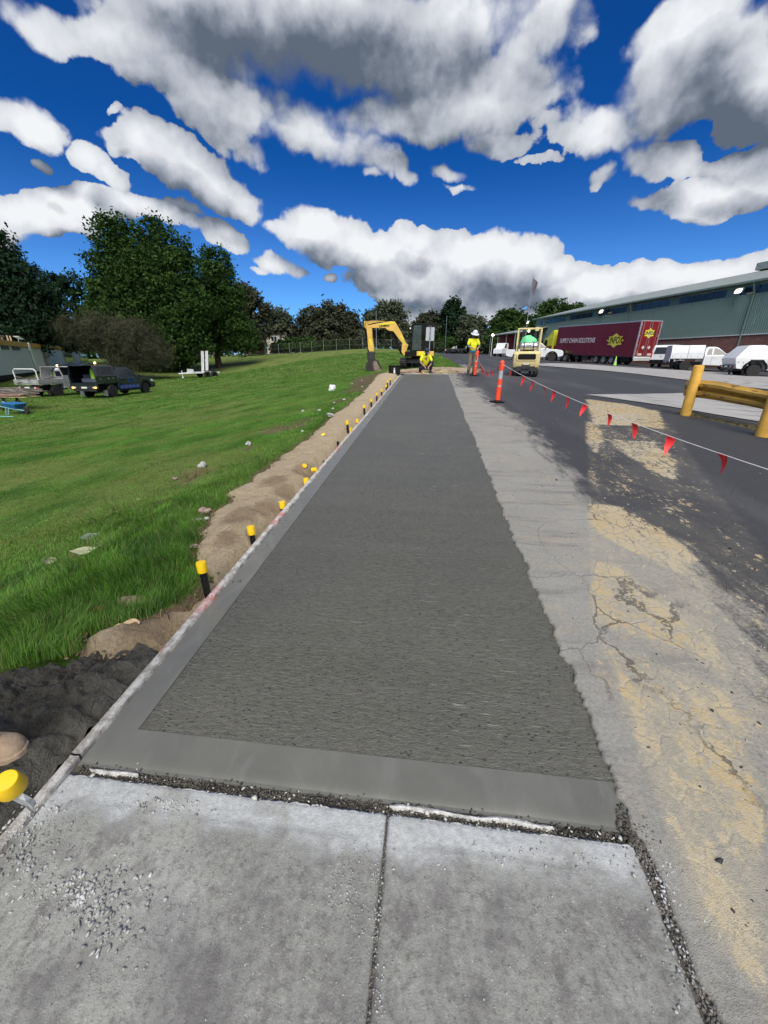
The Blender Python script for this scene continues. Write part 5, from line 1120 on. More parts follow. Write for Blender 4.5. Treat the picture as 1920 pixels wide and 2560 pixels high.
    mb.box((ra, 0, .42), (.16, 1.3, .16)); mb.box((-2.0, 0, .52), (.9, .6, .25)); mb.box((-.9, 0, .50), (1.0, .7, .2)); mb.build('chassis', dsteel, t_)
    rm = rearm or paint; xr = -2.78; xf = xb-.05
    if rear in ('canopy', 'canopy_open'):
        mb = MB(); mb.box(((xf+xr)/2, 0, .90), (xf-xr, 1.80, .07)); mb.build('tray', dsteel if rear == 'canopy' else rm, t_, bevel=.01)
        zc = 1.95; cs = [(-.90, .93), (-.90, 1.32), (-.74, zc), (.74, zc), (.90, 1.32), (.90, .93)]
        if rear == 'canopy':
            xm = (xf+xr)/2+.05
            for x0, x1 in ((xr, xm-.01), (xm+.01, xf)): mb = MB(); mb.prism(cs, x0, x1, 'X'); mb.build('canopy_box', rm, t_, bevel=.02)
            for s in (-1, 1):
                for xc in (-2.62, -2.05, -1.35, -.9):
                    if xc < xf-.1: mb = MB(); mb.box((xc, s*.905, 1.12), (.05, .03, .08)); mb.build('latch', steel, t_, bevel=.006)
            mb = MB()
            for s in (-1, 1): mb.box(((xf+xr)/2, s*.90, 1.30), (xf-xr-.12, .012, .014))
            mb.build('door_trim', steel, t_, smooth=False)
        else:
            T = .03
            mb = MB(); yzc = lambda z: .90 if z < 1.32 else .90-.16*(z-1.32)/(zc-1.32)
            outer = cs; inner = [(-.90+T, .93), (-.90+T, 1.32), (-.74+T, zc-T), (.74-T, zc-T), (.90-T, 1.32), (.90-T, .93)]
            rg = []
            for x, dx in ((xr, 0), (xf, 0)): rg.append([(x, p[0], p[1]) for p in outer]+[(x, p[0], p[1]) for p in inner[::-1]])
            mb.loft(rg); mb.box((xf-.02, 0, 1.42), (.03, 1.4, .98)); mb.build('canopy_shell', rm, t_, smooth=False)
            for s in (-1, 1):                                   # side lift-up windows and posts
                side_panel(t_, 'canopy_window', [(xr+.18, 1.36), (xr+.28, zc-.10), (xf-.12, zc-.10), (xf-.12, 1.36)], 0, yzc, glass)
                for xc in (xr+.35, xr+1.0, xf-.3): mb = MB(); mb.box((xc, s*.91, 1.16), (.05, .03, .10)); mb.build('latch', steel, t_, bevel=.006)
                mb = MB(); mb.tube([(xr+.03, s*.86, .95), (xr+.03, s*.86, 1.32), (xr+.05, s*.72, zc-.02)], .028, 8); mb.build('corner_post', steel if paint is not MATS.get('dark_green_paint') else dsteel, t_)
            mb = MB(); mb.box((xr-.36, 0, zc+.03), (.75, 1.5, .03), rot=Matrix.Rotation(R(-8), 3, 'Y')); mb.build('raised_tailgate', rm, t_, bevel=.01)
            mb = MB(); mb.box((xr+.5, -.2, 1.07), (.6, .9, .22)); mb.box((xr+.9, .2, 1.2), (.5, .6, .45)); mb.build('drawer', mat('tool_drawer', (.10, .12, .16), .6), t_, bevel=.01)
        mb = MB(); mb.box((xr-.01, 0, .80), (.05, 1.80, .26)); mb.build('tailboard', rm, t_, bevel=.01)
    if rear == 'tray':
        mb = MB(); mb.box(((xf+xr)/2, 0, .88), (xf-xr, 1.86, .08)); 
        for s in (-1, 1): mb.box(((xf+xr)/2, s*.92, 1.04), (xf-xr, .04, .24))
        mb.box((xr, 0, 1.04), (.04, 1.86, .24)); mb.build('tray', rm, t_, bevel=.01)
        mb = MB(); mb.tube([(xr+.1, -.86, 1.1), (xr+.1, -.86, 1.68), (xr+.1, -.72, 1.80), (xr+.1, .72, 1.80), (xr+.1, .86, 1.68), (xr+.1, .86, 1.1)], .035, 10); mb.build('rack_hoop', white, t_)
        mb = MB(); mb.tube([(xf-.1, -.86, 1.1), (xf-.1, -.86, 1.75), (xf-.1, -.72, 1.88), (xf-.1, .72, 1.88), (xf-.1, .86, 1.75), (xf-.1, .86, 1.1)], .035, 10); mb.build('rack_hoop', white, t_)
    if rear == 'tub':
        tb = [(xb-.02, 1.12), (xb-.02, .5), (ra+.58, .42)]+arc(ra, wr, .50, 0, 180, 9)+[(xr+.1, .50), (xr, .62), (xr, 1.12)]
        mb = MB(); mb.prism(tb, -hw, hw, 'Y'); mb.build('tub', paint, t_, bevel=.03)
        mb = MB(); mb.box(((xb+xr)/2, 0, 1.125), (xb-xr-.2, 1.6, .02)); mb.build('tonneau_cover', black, t_)
    if rear == 'fibre_canopy':
        tb = [(xb-.02, 1.16), (xb-.02, .5), (ra+.66, .42), (ra+.62, .72), (ra+.30, 1.02), (ra-.30, 1.02), (ra-.62, .72), (ra-.66, .5), (xr+.15, .55), (xr-.05, 1.16)]
        mb = MB(); mb.prism(tb, -hw, hw, 'Y'); mb.build('tub', paint, t_, bevel=.02)
        cz = [(xf+.05, 1.14), (xf-.05, 1.90), (xf-.3, 1.97), (xr+.75, 1.97), (xr+.55, 1.93), (xr-.05, 1.16)]
        yc = lambda z: .93-.20*(z-1.14)/.83
        V = [(x, yc(z), z) for x, z in cz]+[(x, -yc(z), z) for x, z in cz]; n = len(cz)
        mb = MB(); mb.add(V, [tuple(range(n)), tuple(range(2*n-1, n-1, -1))]+[(i, i+n, (i+1) % n+n, (i+1) % n) for i in range(n)]); mb.build('canopy', paint, t_, bevel=.04, seg=3)
        for s in (-1, 1):
            mb = MB(); fl = [(ra+.70, .50), (ra+.64, .75), (ra+.32, 1.08), (ra-.32, 1.08), (ra-.66, .75), (ra-.70, .50), (ra-.60, .50), (ra-.54, .72), (ra-.26, .98), (ra+.26, .98), (ra+.54, .72), (ra+.60, .50)]
            mb.prism(fl, s*(hw-.04), s*(hw+.07), 'Y'); mb.build('wheel_arch_flare', black, t_, bevel=.01)
            for q, zq in ((xr+.45, .92), (xr+.18, .95), (xr+.85, 1.08)): mb = MB(); mb.box((q, s*(hw+.012), zq), (.07, .03, .07)); mb.build('latch', steel, t_, bevel=.01)
    # lights and plate at the back
    for s in (-1, 1):
        mb = MB(); mb.box((xr-.045, s*.74, .66), (.03, .14, .10)); mb.build('tail_light', ambon if rear == 'canopy_open' else redl, t_, bevel=.01)
        mb = MB(); mb.box((xr-.045, s*.60, .66), (.03, .10, .09)); mb.build('reverse_light', clearl, t_, bevel=.01)
        mb = MB(); mb.box((ra-.55, s*.80, .30), (.02, .26, .34)); mb.build('mud_flap', rubber if rear != 'canopy_open' else steel, t_)
        mb = MB(); mb.box((ra+.75, s*.80, .68), (.45, .26, .32)) if rear in ('canopy_open', 'tray') else mb.box((ra-.62, s*.84, .84), (.3, .06, .05)); mb.build('under_tray_box', rm if rear in ('canopy_open', 'tray') else dsteel, t_, bevel=.015)
    mb = MB(); mb.box((xr-.03, 0, .66), (.025, 1.86, .16)); mb.box((xr-.02, 0, .50), (.06, 1.5, .10)); mb.build('rear_bumper', dsteel, t_, bevel=.01)
    mb = MB(); mb.box((xr-.055, 0, .66), (.01, .37, .10)); mb.build('number_plate', mat('number_plate_white', (.7, .72, .7), .5), t_, smooth=False)
    return t_

dg_ = mat('dark_green_paint', (.012, .022, .028), .25, var=.15, vscale=1.2, coat=.6, dirt=.15, dirtcol=(.08, .07, .05))
dw_ = mat('tray_aluminium', (.42, .43, .42), .5, .3, .15, 4)
print('vehicles')
def yardpos(px, py, D):
    p = atD(px, py, D); return np.array([p[0], p[1], gz1(p[0], p[1])])
# --- left lawn
pr = yardpos(290, 999, 26.0); hd_ = R(90)+R(2)
def place_wheel(pr, hd, x=-1.62, y=-.93):
    c, s = math.cos(hd), math.sin(hd); return (pr[0]-(x*c-y*s), pr[1]-(x*s+y*c))
q = place_wheel(pr, hd_); zz_ = min(gz1(pr[0], pr[1]), gz1(*q))
u1 = ute('dark green dual cab ute with an open rear canopy and blue lettering', (q[0], q[1], zz_-.0), hd_, dg_, 'dual', 'canopy_open', rimb, trim=black)
slope = math.atan2(gz1(q[0]+math.cos(hd_)*1.6, q[1]+math.sin(hd_)*1.6)-gz1(q[0]-math.cos(hd_)*1.6, q[1]-math.sin(hd_)*1.6), 3.2)
u1.rotation_euler = (0, -slope, hd_); u1.location.z = gz1(*q)
bl = mat('blue_lettering', (.01, .025, .22), .4, var=.1)
mb = MB(); mb.box((.0, -.936, .60), (1.9, .006, .26)); mb.build('blue_stripe', bl, u1, smooth=False)
text_mesh('lettering', 'JONS', .30, mat('blue_logo', (.02, .09, .45), .4), u1, (.25, -.938, .98), (1, 0, 0), (0, 0, 1), .002, xscale=1.2)
for k, s in enumerate(('CONCRETE PUMPING & PAVING', 'KERBS   DRIVEWAYS   SLABS')): pass
mb = MB(); 
for k in range(2): 
    for j in range(5): mb.box((-.78+j*.38, -.941, .65-k*.09), (.30, .004, .022))
mb.build('stripe_lettering', mat('pale_blue_lettering', (.30, .40, .75), .5), u1, smooth=False)
mb = MB(); mb.lathe([(.06, 0), (.06, .02), (.055, .1), (.035, .14), (.0005, .15)], (-1.5, .0, 2.0), 14); mb.build('beacon', ambon2, u1)
mb = MB()
for s in (-1, 1): mb.tube([(-2.7, s*.72, 2.02), (-1.1, s*.72, 2.02)], .018, 8)
for x in (-2.6, -1.2): mb.tube([(x, -.72, 2.02), (x, .72, 2.02)], .018, 8); mb.tube([(x, -.72, 2.0), (x, -.72, 2.2)], .02, 8)
mb.box((-.2, 0, 1.87), (1.3, 1.15, .03)); mb.build('roof_rack', dsteel, u1)
mb = MB(); mb.tube([(2.62, -.5, .6), (2.72, -.5, .95), (2.66, -.45, 1.12), (2.66, .45, 1.12), (2.72, .5, .95), (2.62, .5, .6)], .032, 8); mb.box((2.66, 0, .62), (.12, 1.8, .28)); mb.build('bull_bar', black, u1, bevel=.01)
mb = MB(); mb.box((-2.45, -.45, 1.35), (.10, .22, .42)); mb.ball((-2.45, -.45, 1.62), (.08, .12, .13), 10); mb.build('hi_vis_vest', mat('hi_vis_green', (.45, .85, .05), .8), u1, bevel=.03)
u1['label'] = 'dark green dual cab ute with open rear canopy, amber beacon and blue door lettering'
pr = yardpos(151, 994, 27.2); hd2 = R(90)+R(-3); q = place_wheel(pr, hd2)
u2 = ute('white tray ute loaded with scrap steel, left of the dark green ute', (q[0], q[1], gz1(*q)), hd2, white, 'single', 'tray', rimb, trim=black, rearm=dw_)
mb = MB(); cs = [(-.90, .93), (-.90, 1.32), (-.72, 1.92), (.72, 1.92), (.90, 1.32), (.90, .93)]
mb.loft([[(-.98, p[0], p[1]) for p in cs]+[(-.98, p[0]*.95, p[1]*.985) for p in cs[::-1]], [(-.22, p[0], p[1]) for p in cs]+[(-.22, p[0]*.95, p[1]*.985) for p in cs[::-1]]]); mb.build('toolbox_shell', dw_, u2, smooth=False)
mb = MB(); mb.prism([(-.90, 1.36), (-.77, 1.86)][::1]+[(-.75, 1.86), (-.88, 1.36)], -.92, -.28, 'X'); mb.build('toolbox_opening', black, u2, smooth=False)
mb = MB(); mb.box((-.6, -1.05, 1.93), (.75, .55, .03), rot=Matrix.Rotation(R(10), 3, 'X')); mb.build('raised_side_door', dw_, u2, bevel=.008)
mb = MB(); mb.lathe([(.055, 0), (.055, .06), (.03, .09), (.0005, .095)], (-.35, .0, 1.93), 12); mb.build('beacon', ambon2, u2)
mb = MB(); r_ = random.Random(5)
for k in range(46):
    a = Vector((r_.uniform(-2.7, -1.2), r_.uniform(-.85, .85), r_.uniform(1.0, 1.26))); d_ = Vector((r_.uniform(-1, 1), r_.uniform(-.5, .5), r_.uniform(-.12, .12))).normalized()*r_.uniform(.4, 1.2)
    mb.bar(a-d_/2, a+d_/2, r_.uniform(.02, .09), r_.uniform(.015, .05))
o = mb.build('scrap_load', mat('scrap_steel', (.24, .21, .19), .6, .3, .5, 3), u2, smooth=False)
# timber planks and reo on trestles at the left edge
p = yardpos(30, 985, 20.5); t_ = thing('timber_stack', 'bundle of reo bars and planks sticking out at the left edge behind the blue wheelbarrow', 'timber', tuple(p), R(2))
r_ = random.Random(8)
for k in range(4): mb = MB(); mb.box((-1.0+r_.uniform(-.1, .1), r_.uniform(-.3, .3), .74+k*.03), (3.6, .18, .035), R(r_.uniform(-3, 3))); mb.build('plank', mat('pink_primed_timber', (.42, .27, .24), .8, var=.2), t_)
for k in range(3): mb = MB(); mb.box((-.7+r_.uniform(-.1, .1), r_.uniform(-.35, .35), .68), (3.9, .12, .03), R(r_.uniform(-3, 3))); mb.build('plank', wood, t_)
mb = MB()
for k in range(50): x0 = r_.uniform(-2.5, -1); L = r_.uniform(1.4, 3.); a = r_.uniform(-.08, .08); y = r_.uniform(-.35, .35); z = r_.uniform(.84, 1.06); mb.tube([(x0, y, z), (x0+L*.5, y+a*L*.5, z+r_.uniform(0, .06)), (x0+L, y+a*L, z-r_.uniform(0, .08))], r_.uniform(.008, .02), 5)
mb.build('reo_bars', mat('scrap_steel', (.24, .21, .19)), t_)
mb = MB()
for x in (-1.9, -.2):
    mb.box((x, 0, .64), (.08, .9, .06))
    for s in (-1, 1): mb.bar((x-.22, s*.35, 0), (x, s*.35, .64), .05, .05); mb.bar((x+.22, s*.35, 0), (x, s*.35, .64), .05, .05)
mb.build('trestle', dsteel, t_)
# blue wheelbarrow
blue = mat('blue_barrow_paint', (.015, .16, .42), .4, var=.15, vscale=4, dirt=.2, dirtcol=(.25, .25, .25))
p = yardpos(30, 1012, 19.2); t_ = thing('wheelbarrow', 'blue wheelbarrow with a pale rod lying below it at the left edge of the lawn', 'wheelbarrow', tuple(p), R(-8))
rg = [[(-.05, -.22, .30), (.42, -.20, .28), (.42, .20, .28), (-.05, .22, .30)], [(-.32, -.34, .55), (.62, -.30, .50), (.62, .30, .50), (-.32, .34, .55)]]
mb = MB(); mb.loft(rg); mb.build('tray', blue, t_, bevel=.02)
mb = MB()
for s in (-1, 1): mb.tube([(-1.05, s*.30, .52), (-.4, s*.27, .38), (.25, s*.18, .26), (.78, s*.07, .20)], .022, 8); mb.tube([(-.10, s*.25, .32), (-.18, s*.27, .0), (-.02, s*.27, .0), (.06, s*.24, .30)], .016, 8)
mb.build('frame', mat('pale_blue_paint', (.25, .5, .62), .5), t_)
mb = MB(); mb.lathe([(.10, -.04), (.17, -.045), (.19, 0), (.17, .045), (.10, .04)], (.80, 0, .19), 20, axis='Y'); mb.build('wheel', rubber, t_)
mb = MB(); mb.tube([(-.5, 0, 0), (.75, .05, .0)], .018, 8); o = mb.build('pale_rod', mat('pale_blue_paint', (.25, .5, .62))); o.location = (p[0]+.15, p[1]-.9, gz1(p[0]+.15, p[1]-.9)+.03); tag(o, 'pale blue rod lying on the lawn in front of the blue wheelbarrow', 'rod')

# --- plant trailer with raised ramps
p = yardpos(508, 932, 44.); t_ = thing('plant_trailer', 'small plant trailer with two tall white ramps raised, parked on the far lawn', 'trailer', tuple(p), R(232))
for s in (-1, 1):
    mb = MB(); mb.box((-.35, s*.55, 1.60), (.10, .55, 2.1), rot=Matrix.Rotation(R(-8), 3, 'Y')); mb.build('ramp', white, t_, bevel=.02)
    for x in (-.75, .0): wheel(t_, x, s*1.0, .33, .2, rimb, 5)
    mb = MB(); mb.box((-.37, s*1.0, .74), (1.5, .24, .04)); mb.build('mudguard', dsteel, t_, bevel=.02)
mb = MB(); mb.box((0, 0, .52), (2.9, 1.6, .14)); mb.bar((1.4, -.6, .5), (2.5, 0, .45), .08, .1); mb.bar((1.4, .6, .5), (2.5, 0, .45), .08, .1); mb.box((1.3, 0, .7), (.08, 1.6, .35)); mb.build('frame', white, t_)
mb = MB(); mb.cyl((2.2, .1, 0.08), (2.2, .1, .75), .035, 8); mb.cyl((2.2, .06, .08), (2.2, .14, .08), .08, 10); mb.build('jockey_wheel', white, t_)
mb = MB(); mb.box((-.35, 0, 1.75), (.08, 1.0, .07)); mb.build('ramp_brace', white, t_)

# --- excavator
ex_y = mat('excavator_yellow', (.72, .46, .10), .42, var=.08, vscale=2, dirt=.25, dirtcol=(.42, .28, .12)); ex_d = mat('bright_yellow_decal', (.75, .68, .03), .4)
p = np.array([-.95, 27.3]); ez = gz1(*p)
t_ = thing('excavator', 'yellow and black mini excavator with its boom reaching left and bucket resting on the grass', 'excavator', (p[0], p[1], ez), R(180))     # boom along local +x = world -x
def track(y):
    root = bpy.data.objects.new('track', None); link(root, t_); root.location = (0, y, 0); root.rotation_euler = (0, 0, R(-58))
    return root
# undercarriage turned towards the camera
und = bpy.data.objects.new('undercarriage', None); link(und, t_); und.rotation_euler = (0, 0, R(84))
for s in (-1, 1):
    L = .85; ol = [(L+.29*math.sin(a), .30-.29*math.cos(a)) for a in [math.pi*k/8 for k in range(9)]] + [(-L-.29*math.sin(a), .30+.29*math.cos(a)) for a in [math.pi*k/8 for k in range(9)]]
    mb = MB(); mb.prism(ol, s*.78-.19, s*.78+.19, 'Y')
    per = []
    for i in range(len(ol)):
        a = Vector((ol[i][0], 0, ol[i][1])); b = Vector((ol[(i+1) % len(ol)][0], 0, ol[(i+1) % len(ol)][1])); n = max(1, int((b-a).length/.11))
        for k in range(n): per.append((a.lerp(b, k/n), (b-a).normalized()))
    for c_, d_ in per:
        nn = Vector((d_.z, 0, -d_.x)); mb.bar(c_+nn*.01+Vector((0, s*.78-.19, 0)), c_+nn*.01+Vector((0, s*.78+.19, 0)), .05, .03, upv=tuple(nn))
    mb.build('crawler_track', rubber, und, smooth=False)
    mb = MB()
    for x in (-.6, -.2, .2, .6): mb.cyl((x, s*.58, .2), (x, s*.98, .2), .11, 12)
    for x in (-.85, .85): mb.cyl((x, s*.58, .3), (x, s*.98, .3), .20, 14)
    mb.build('track_roller', dsteel, und)
mb = MB(); mb.box((0, 0, .42), (1.2, 1.2, .26)); mb.cyl((0, 0, .5), (0, 0, .66), .42, 20); mb.build('track_frame', dsteel, und)
mb = MB(); mb.prism([(-1.30, .08), (-1.36, .06), (-1.42, .30), (-1.38, .48), (-1.30, .44)], -.95, .95, 'Y'); mb.bar((-.7, -.4, .4), (-1.32, -.4, .3), .12, .12); mb.bar((-.7, .4, .4), (-1.32, .4, .3), .12, .12); mb.build('dozer_blade', mat('teal_grey_steel', (.05, .10, .13), .6, .3), und)
# house (local y+ faces the camera? world -y is local +y after 180 turn)
hs_ = [(-1.0, .66), (-1.05, .9), (-.98, 1.22), (-.45, 1.28), (.70, 1.22), (.82, .95), (.80, .66)]
mb = MB(); mb.prism([(x, z) for x, z in [(-1.0, .66), (-1.04, .86), (-.9, .98), (.75, .98), (.80, .66)]], -.92, .92, 'Y'); mb.build('deck', black, t_, bevel=.03)
mb = MB(); mb.prism([(-1.06, .70), (-1.06, .98), (.02, .98), (.02, .70)], .925, .985, 'Y'); mb.build('side_cover', ex_y, t_, bevel=.03)
mb = MB(); mb.prism([(-.62, .73), (-.62, .96), (-.10, .96), (-.10, .73)], .988, .996, 'Y'); mb.build('decal_panel', ex_d, t_, smooth=False)
mb = MB(); mb.loft([[(-1.05, -.9, .98), (-.45, -.9, .98), (-.45, .0, .98), (-1.05, .0, .98)], [(-1.02, -.85, 1.5), (-.45, -.85, 1.5), (-.45, .0, 1.5), (-1.02, .0, 1.5)]]); mb.build('engine_cover', black, t_, bevel=.06)
# cab, near the camera side
cx0, cx1, cy0, cy1, z0c, z1c = -.92, .42, .0, .93, 1.0, 2.52
mb = MB(); 
corner = [(cx0, cy0), (cx0, cy1), (cx1, cy0), (cx1, cy1), (-.28, cy1), (-.28, cy0)]
for (x, y) in corner: top = (x-.14 if x == cx1 else x, y*.97); mb.bar((x, y, z0c), (top[0], top[1], z1c), .07, .07)
mb.box((-.30, .465, 2.54), (1.22, .93, .08)); mb.box((-.25, .465, .99), (1.36, .93, .08)); mb.box((cx0, .465, 1.35), (.05, .9, .7)); mb.box((-.58, cy1, 1.30), (.62, .05, .62))
mb.box((cx1-.02, .465, 1.12), (.05, .9, .22)); mb.build('cab_frame', black, t_, bevel=.015)
mb = MB(); mb.box((-.60, .465, 2.22), (.62, .92, .60)); mb.build('cab_rear_panel', black, t_, bevel=.02)
gl_ = mat('clear_cab_glass', (.10, .14, .14), .04, var=.02, alpha=.28, spec=.6)
mb = MB(); mb.box((.04, cy1-.005, 1.76), (.56, .01, 1.42)); mb.build('door_window', gl_, t_, smooth=False)
mb = MB(); mb.add([(cx1, .04, 1.2), (cx1, .89, 1.2), (cx1-.14, .88, 2.48), (cx1-.14, .04, 2.48), (cx1-.01, .04, 1.2), (cx1-.01, .89, 1.2), (cx1-.15, .88, 2.48), (cx1-.15, .04, 2.48)], [(0, 1, 2, 3), (7, 6, 5, 4), (0, 4, 5, 1), (1, 5, 6, 2), (2, 6, 7, 3), (3, 7, 4, 0)]); mb.build('front_window', gl_, t_, smooth=False)
mb = MB(); mb.box((-.35, .45, 1.35), (.42, .42, .12)); mb.box((-.55, .45, 1.7), (.12, .42, .6)); mb.build('seat', black, t_, bevel=.04)
mb = MB(); mb.box((-.75, cy1+.0, 2.30), (.22, .02, .34)); mb.build('rear_quarter_window', gl_, t_, smooth=False)
# boom: local x is out to the left in the picture; heights from the photograph
def bxz(px, py):   # point on the boom plane seen through a pixel: plane y = world Y of machine - .35
    q = atY(px, py, 27.3-.30); return (-(q[0]-p[0]), q[2]-ez)
yb_ = .30
def strip(name, a_pts, m, wd, parent=t_, bev=.02):
    mb = MB(); mb.prism([bxz(*q) for q in a_pts], yb_-wd/2, yb_+wd/2, 'Y'); return mb.build(name, m, parent, bevel=bev, smooth=False)
Z = lambda x, y: (900+x*.12658, 780+y*.12658)
boomp = [Z(920, 640), (Z(880, 700)), Z(820, 600), Z(660, 385), Z(560, 370), Z(500, 320), Z(320, 318), Z(240, 320), Z(195, 300), Z(200, 260), Z(330, 235), Z(600, 185), Z(690, 190), Z(740, 270), Z(830, 430)]
bo = strip('boom', boomp, ex_y, .26)
mb = MB(); mb.prism([bxz(*q) for q in (Z(375, 240), Z(655, 197), Z(668, 232), Z(600, 248), Z(375, 262))], yb_+.134, yb_+.142, 'Y'); mb.prism([bxz(*q) for q in (Z(790, 470), Z(815, 460), Z(912, 620), Z(890, 650))], yb_+.134, yb_+.142, 'Y'); mb.build('yellow_decal', ex_d, t_, smooth=False)
a_ = bxz(*Z(380, 283)); b_ = bxz(*Z(580, 262)); c_ = ((a_[0]+b_[0])/2, yb_+.136, (a_[1]+b_[1])/2+.0); dx = Vector((b_[0]-a_[0], 0, b_[1]-a_[1]))
text_mesh('lettering', 'YANMAR', .27, black, t_, c_, dx, Vector((0, 1, 0)).cross(dx.normalized())*1, .004, shear=.2, bold=.008, xscale=dx.length/1.08)
armp = [Z(140, 250), Z(210, 270), Z(240, 320), Z(250, 520), Z(285, 740), Z(275, 780), Z(190, 780), Z(165, 720), Z(150, 480), Z(130, 330)]
strip('arm', armp, ex_y, .24)
mb = MB(); mb.prism([bxz(*q) for q in (Z(175, 520), Z(225, 540), Z(255, 700), Z(225, 700))], yb_+.123, yb_+.131, 'Y'); mb.build('yellow_decal', ex_d, t_, smooth=False)
mb = MB(); mb.prism([bxz(*q) for q in (Z(80, 180), Z(330, 170), Z(520, 185), Z(330, 205), Z(140, 250), Z(120, 330), Z(85, 300))], yb_-.05, yb_+.05, 'Y'); mb.build('arm_head', ex_y, t_, bevel=.01)
P2 = lambda x, y, o=0: (bxz(*Z(x, y))[0], yb_+o, bxz(*Z(x, y))[1])
mb = MB(); mb.tube([P2(560, 165), P2(330, 185)], .045, 10); mb.tube([P2(330, 185), P2(110, 185)], .028, 10); mb.build('arm_cylinder', black, t_)
mb = MB(); mb.tube([P2(615, 370, .02), P2(730, 640, .02)], .05, 10); mb.tube([P2(730, 640, .02), P2(830, 830, .02)], .075, 10); mb.tube([P2(640, 370, -.14), P2(830, 830, -.14)], .06, 10); mb.build('boom_cylinder', black, t_)
mb = MB(); mb.tube([P2(105, 300), P2(125, 560)], .05, 10); mb.tube([P2(125, 560), P2(165, 790)], .03, 10); mb.build('bucket_cylinder', black, t_)
mb = MB(); mb.tube([P2(430, 175, .12), P2(300, 155, .12), P2(120, 190, .12), P2(90, 330, .12), P2(120, 520, .12)], .014, 6); mb.tube([P2(480, 330, .12), P2(540, 350, .12), P2(600, 400, .12), P2(700, 640, .12), P2(850, 800, .12)], .014, 6); mb.build('hydraulic_hose', black, t_)
mb = MB(); mb.prism([bxz(*q) for q in (Z(830, 640), Z(930, 625), Z(960, 650), Z(915, 790), Z(925, 870), Z(870, 870), Z(820, 790))], yb_-.14, yb_+.16, 'Y'); mb.build('swing_bracket', ex_y, t_, bevel=.03)
mb = MB(); mb.prism([bxz(*q) for q in (Z(150, 790), Z(300, 790), Z(285, 900), Z(280, 1010), Z(250, 1050), Z(160, 960), Z(140, 870))], yb_-.13, yb_+.13, 'Y'); mb.build('quick_hitch', dsteel, t_, bevel=.02)
bkm = mat('worn_bucket_steel', (.045, .042, .042), .5, .5, .3, 3, dirt=.3, dirtcol=(.16, .12, .09)); bki = mat('rusty_bucket_side', (.13, .092, .078), .7, .2, .2, 4)
bp = [bxz(*Z(x, y)) for x, y in [(280, 930), (340, 965), (400, 1080), (440, 1170), (330, 1185), (230, 1190), (160, 1160), (120, 1090), (140, 1010), (190, 960)]]
shell_ = [bxz(*Z(x, y)) for x, y in [(280, 940), (190, 965), (140, 1010), (122, 1090), (160, 1160), (230, 1192), (330, 1190), (440, 1172), (436, 1160), (330, 1172), (236, 1175), (172, 1146), (140, 1088), (156, 1020), (200, 980), (282, 955)]]
mb = MB(); mb.prism(shell_, yb_-.36, yb_+.36, 'Y'); mb.build('bucket', bkm, t_, smooth=False)
for s in (-1, 1): mb = MB(); mb.prism(bp, yb_+s*.36, yb_+s*.385, 'Y'); mb.build('bucket_side', bkm, t_, smooth=False)
mb = MB(); mb.prism([bxz(*Z(x, y)) for x, y in [(285, 960), (340, 970), (400, 1080), (438, 1165), (330, 1178), (290, 1120), (275, 1040)]], yb_+.386, yb_+.396, 'Y'); mb.build('bucket_cheek', mat('scraped_bucket_side', (.24, .175, .145), .7, .2, .25, 4), t_, smooth=False)
mb = MB()
for k in range(5): a = P2(436, 1166, -.32+k*.16); mb.add([(a[0]+.02, a[1]-.035, a[2]+.02), (a[0]+.02, a[1]+.035, a[2]+.02), (a[0]-.10, a[1]+.02, a[2]-.01), (a[0]-.10, a[1]-.02, a[2]-.01), (a[0]+.02, a[1]-.035, a[2]-.03), (a[0]+.02, a[1]+.035, a[2]-.03)], [(0, 1, 2, 3), (5, 4, 3, 2), (0, 3, 4), (1, 5, 2), (0, 4, 5, 1)])
mb.build('bucket_teeth', bkm, t_, smooth=False)
for x, z in ((.46, 2.3),): mb = MB(); mb.box((x, .8, z), (.08, .12, .10)); mb.build('work_light', clearl, t_, bevel=.01)
mb = MB(); mb.tube([(.40, .96, 1.5), (.44, 1.08, 1.7)], .012, 6); mb.box((.45, 1.1, 1.78), (.04, .12, .22)); mb.build('side_mirror', black, t_)

# --- forklift, seen from behind
fy = mat('faded_forklift_yellow', (.66, .55, .27), .5, var=.08, vscale=2, dirt=.35, dirtcol=(.34, .27, .16), bump=.1)
p = np.array([4.50, 20.45]); fz = gz1(4.7, 20.0)
t_ = thing('forklift', 'cream yellow gas forklift seen from behind with its silver gas bottle on the counterweight', 'forklift', (p[0], p[1], fz), R(90)-R(12))
# local x forward; y left
cw = [(-1.05, .42), (-1.12, .62), (-1.10, 1.0), (-.98, 1.10), (-.30, 1.12), (-.28, .42), (-.50, .30), (-.9, .30)]
rings = []
for y, k in ((-.58, .90), (-.50, .98), (-.30, 1.0), (.30, 1.0), (.50, .98), (.58, .90)): rings.append([(-.5+(x+.5)*k, y, z if k == 1 else .7+(z-.7)*(.94 if k < .95 else .99)) for x, z in cw])
mb = MB(); mb.loft(rings); mb.build('counterweight', fy, t_, bevel=.03)
mb = MB(); g_ = [(y, z) for y, z in [(-.36, .74), (-.39, .80), (-.38, .93), (-.33, .98), (.33, .98), (.38, .93), (.39, .80), (.36, .74)]]; mb.prism(g_, -1.135, -1.10, 'X'); mb.build('radiator_opening', black, t_, smooth=False)
mb = MB(); fr = [(y*1.12, .86+(z-.86)*1.28) for y, z in g_]; n = len(g_); mb.loft([[(-1.10, a, b) for a, b in fr], [(-1.15, a, b) for a, b in fr], [(-1.15, a, b) for a, b in g_], [(-1.10, a, b) for a, b in g_]], caps=False); mb.build('opening_rim', fy, t_, bevel=.008)
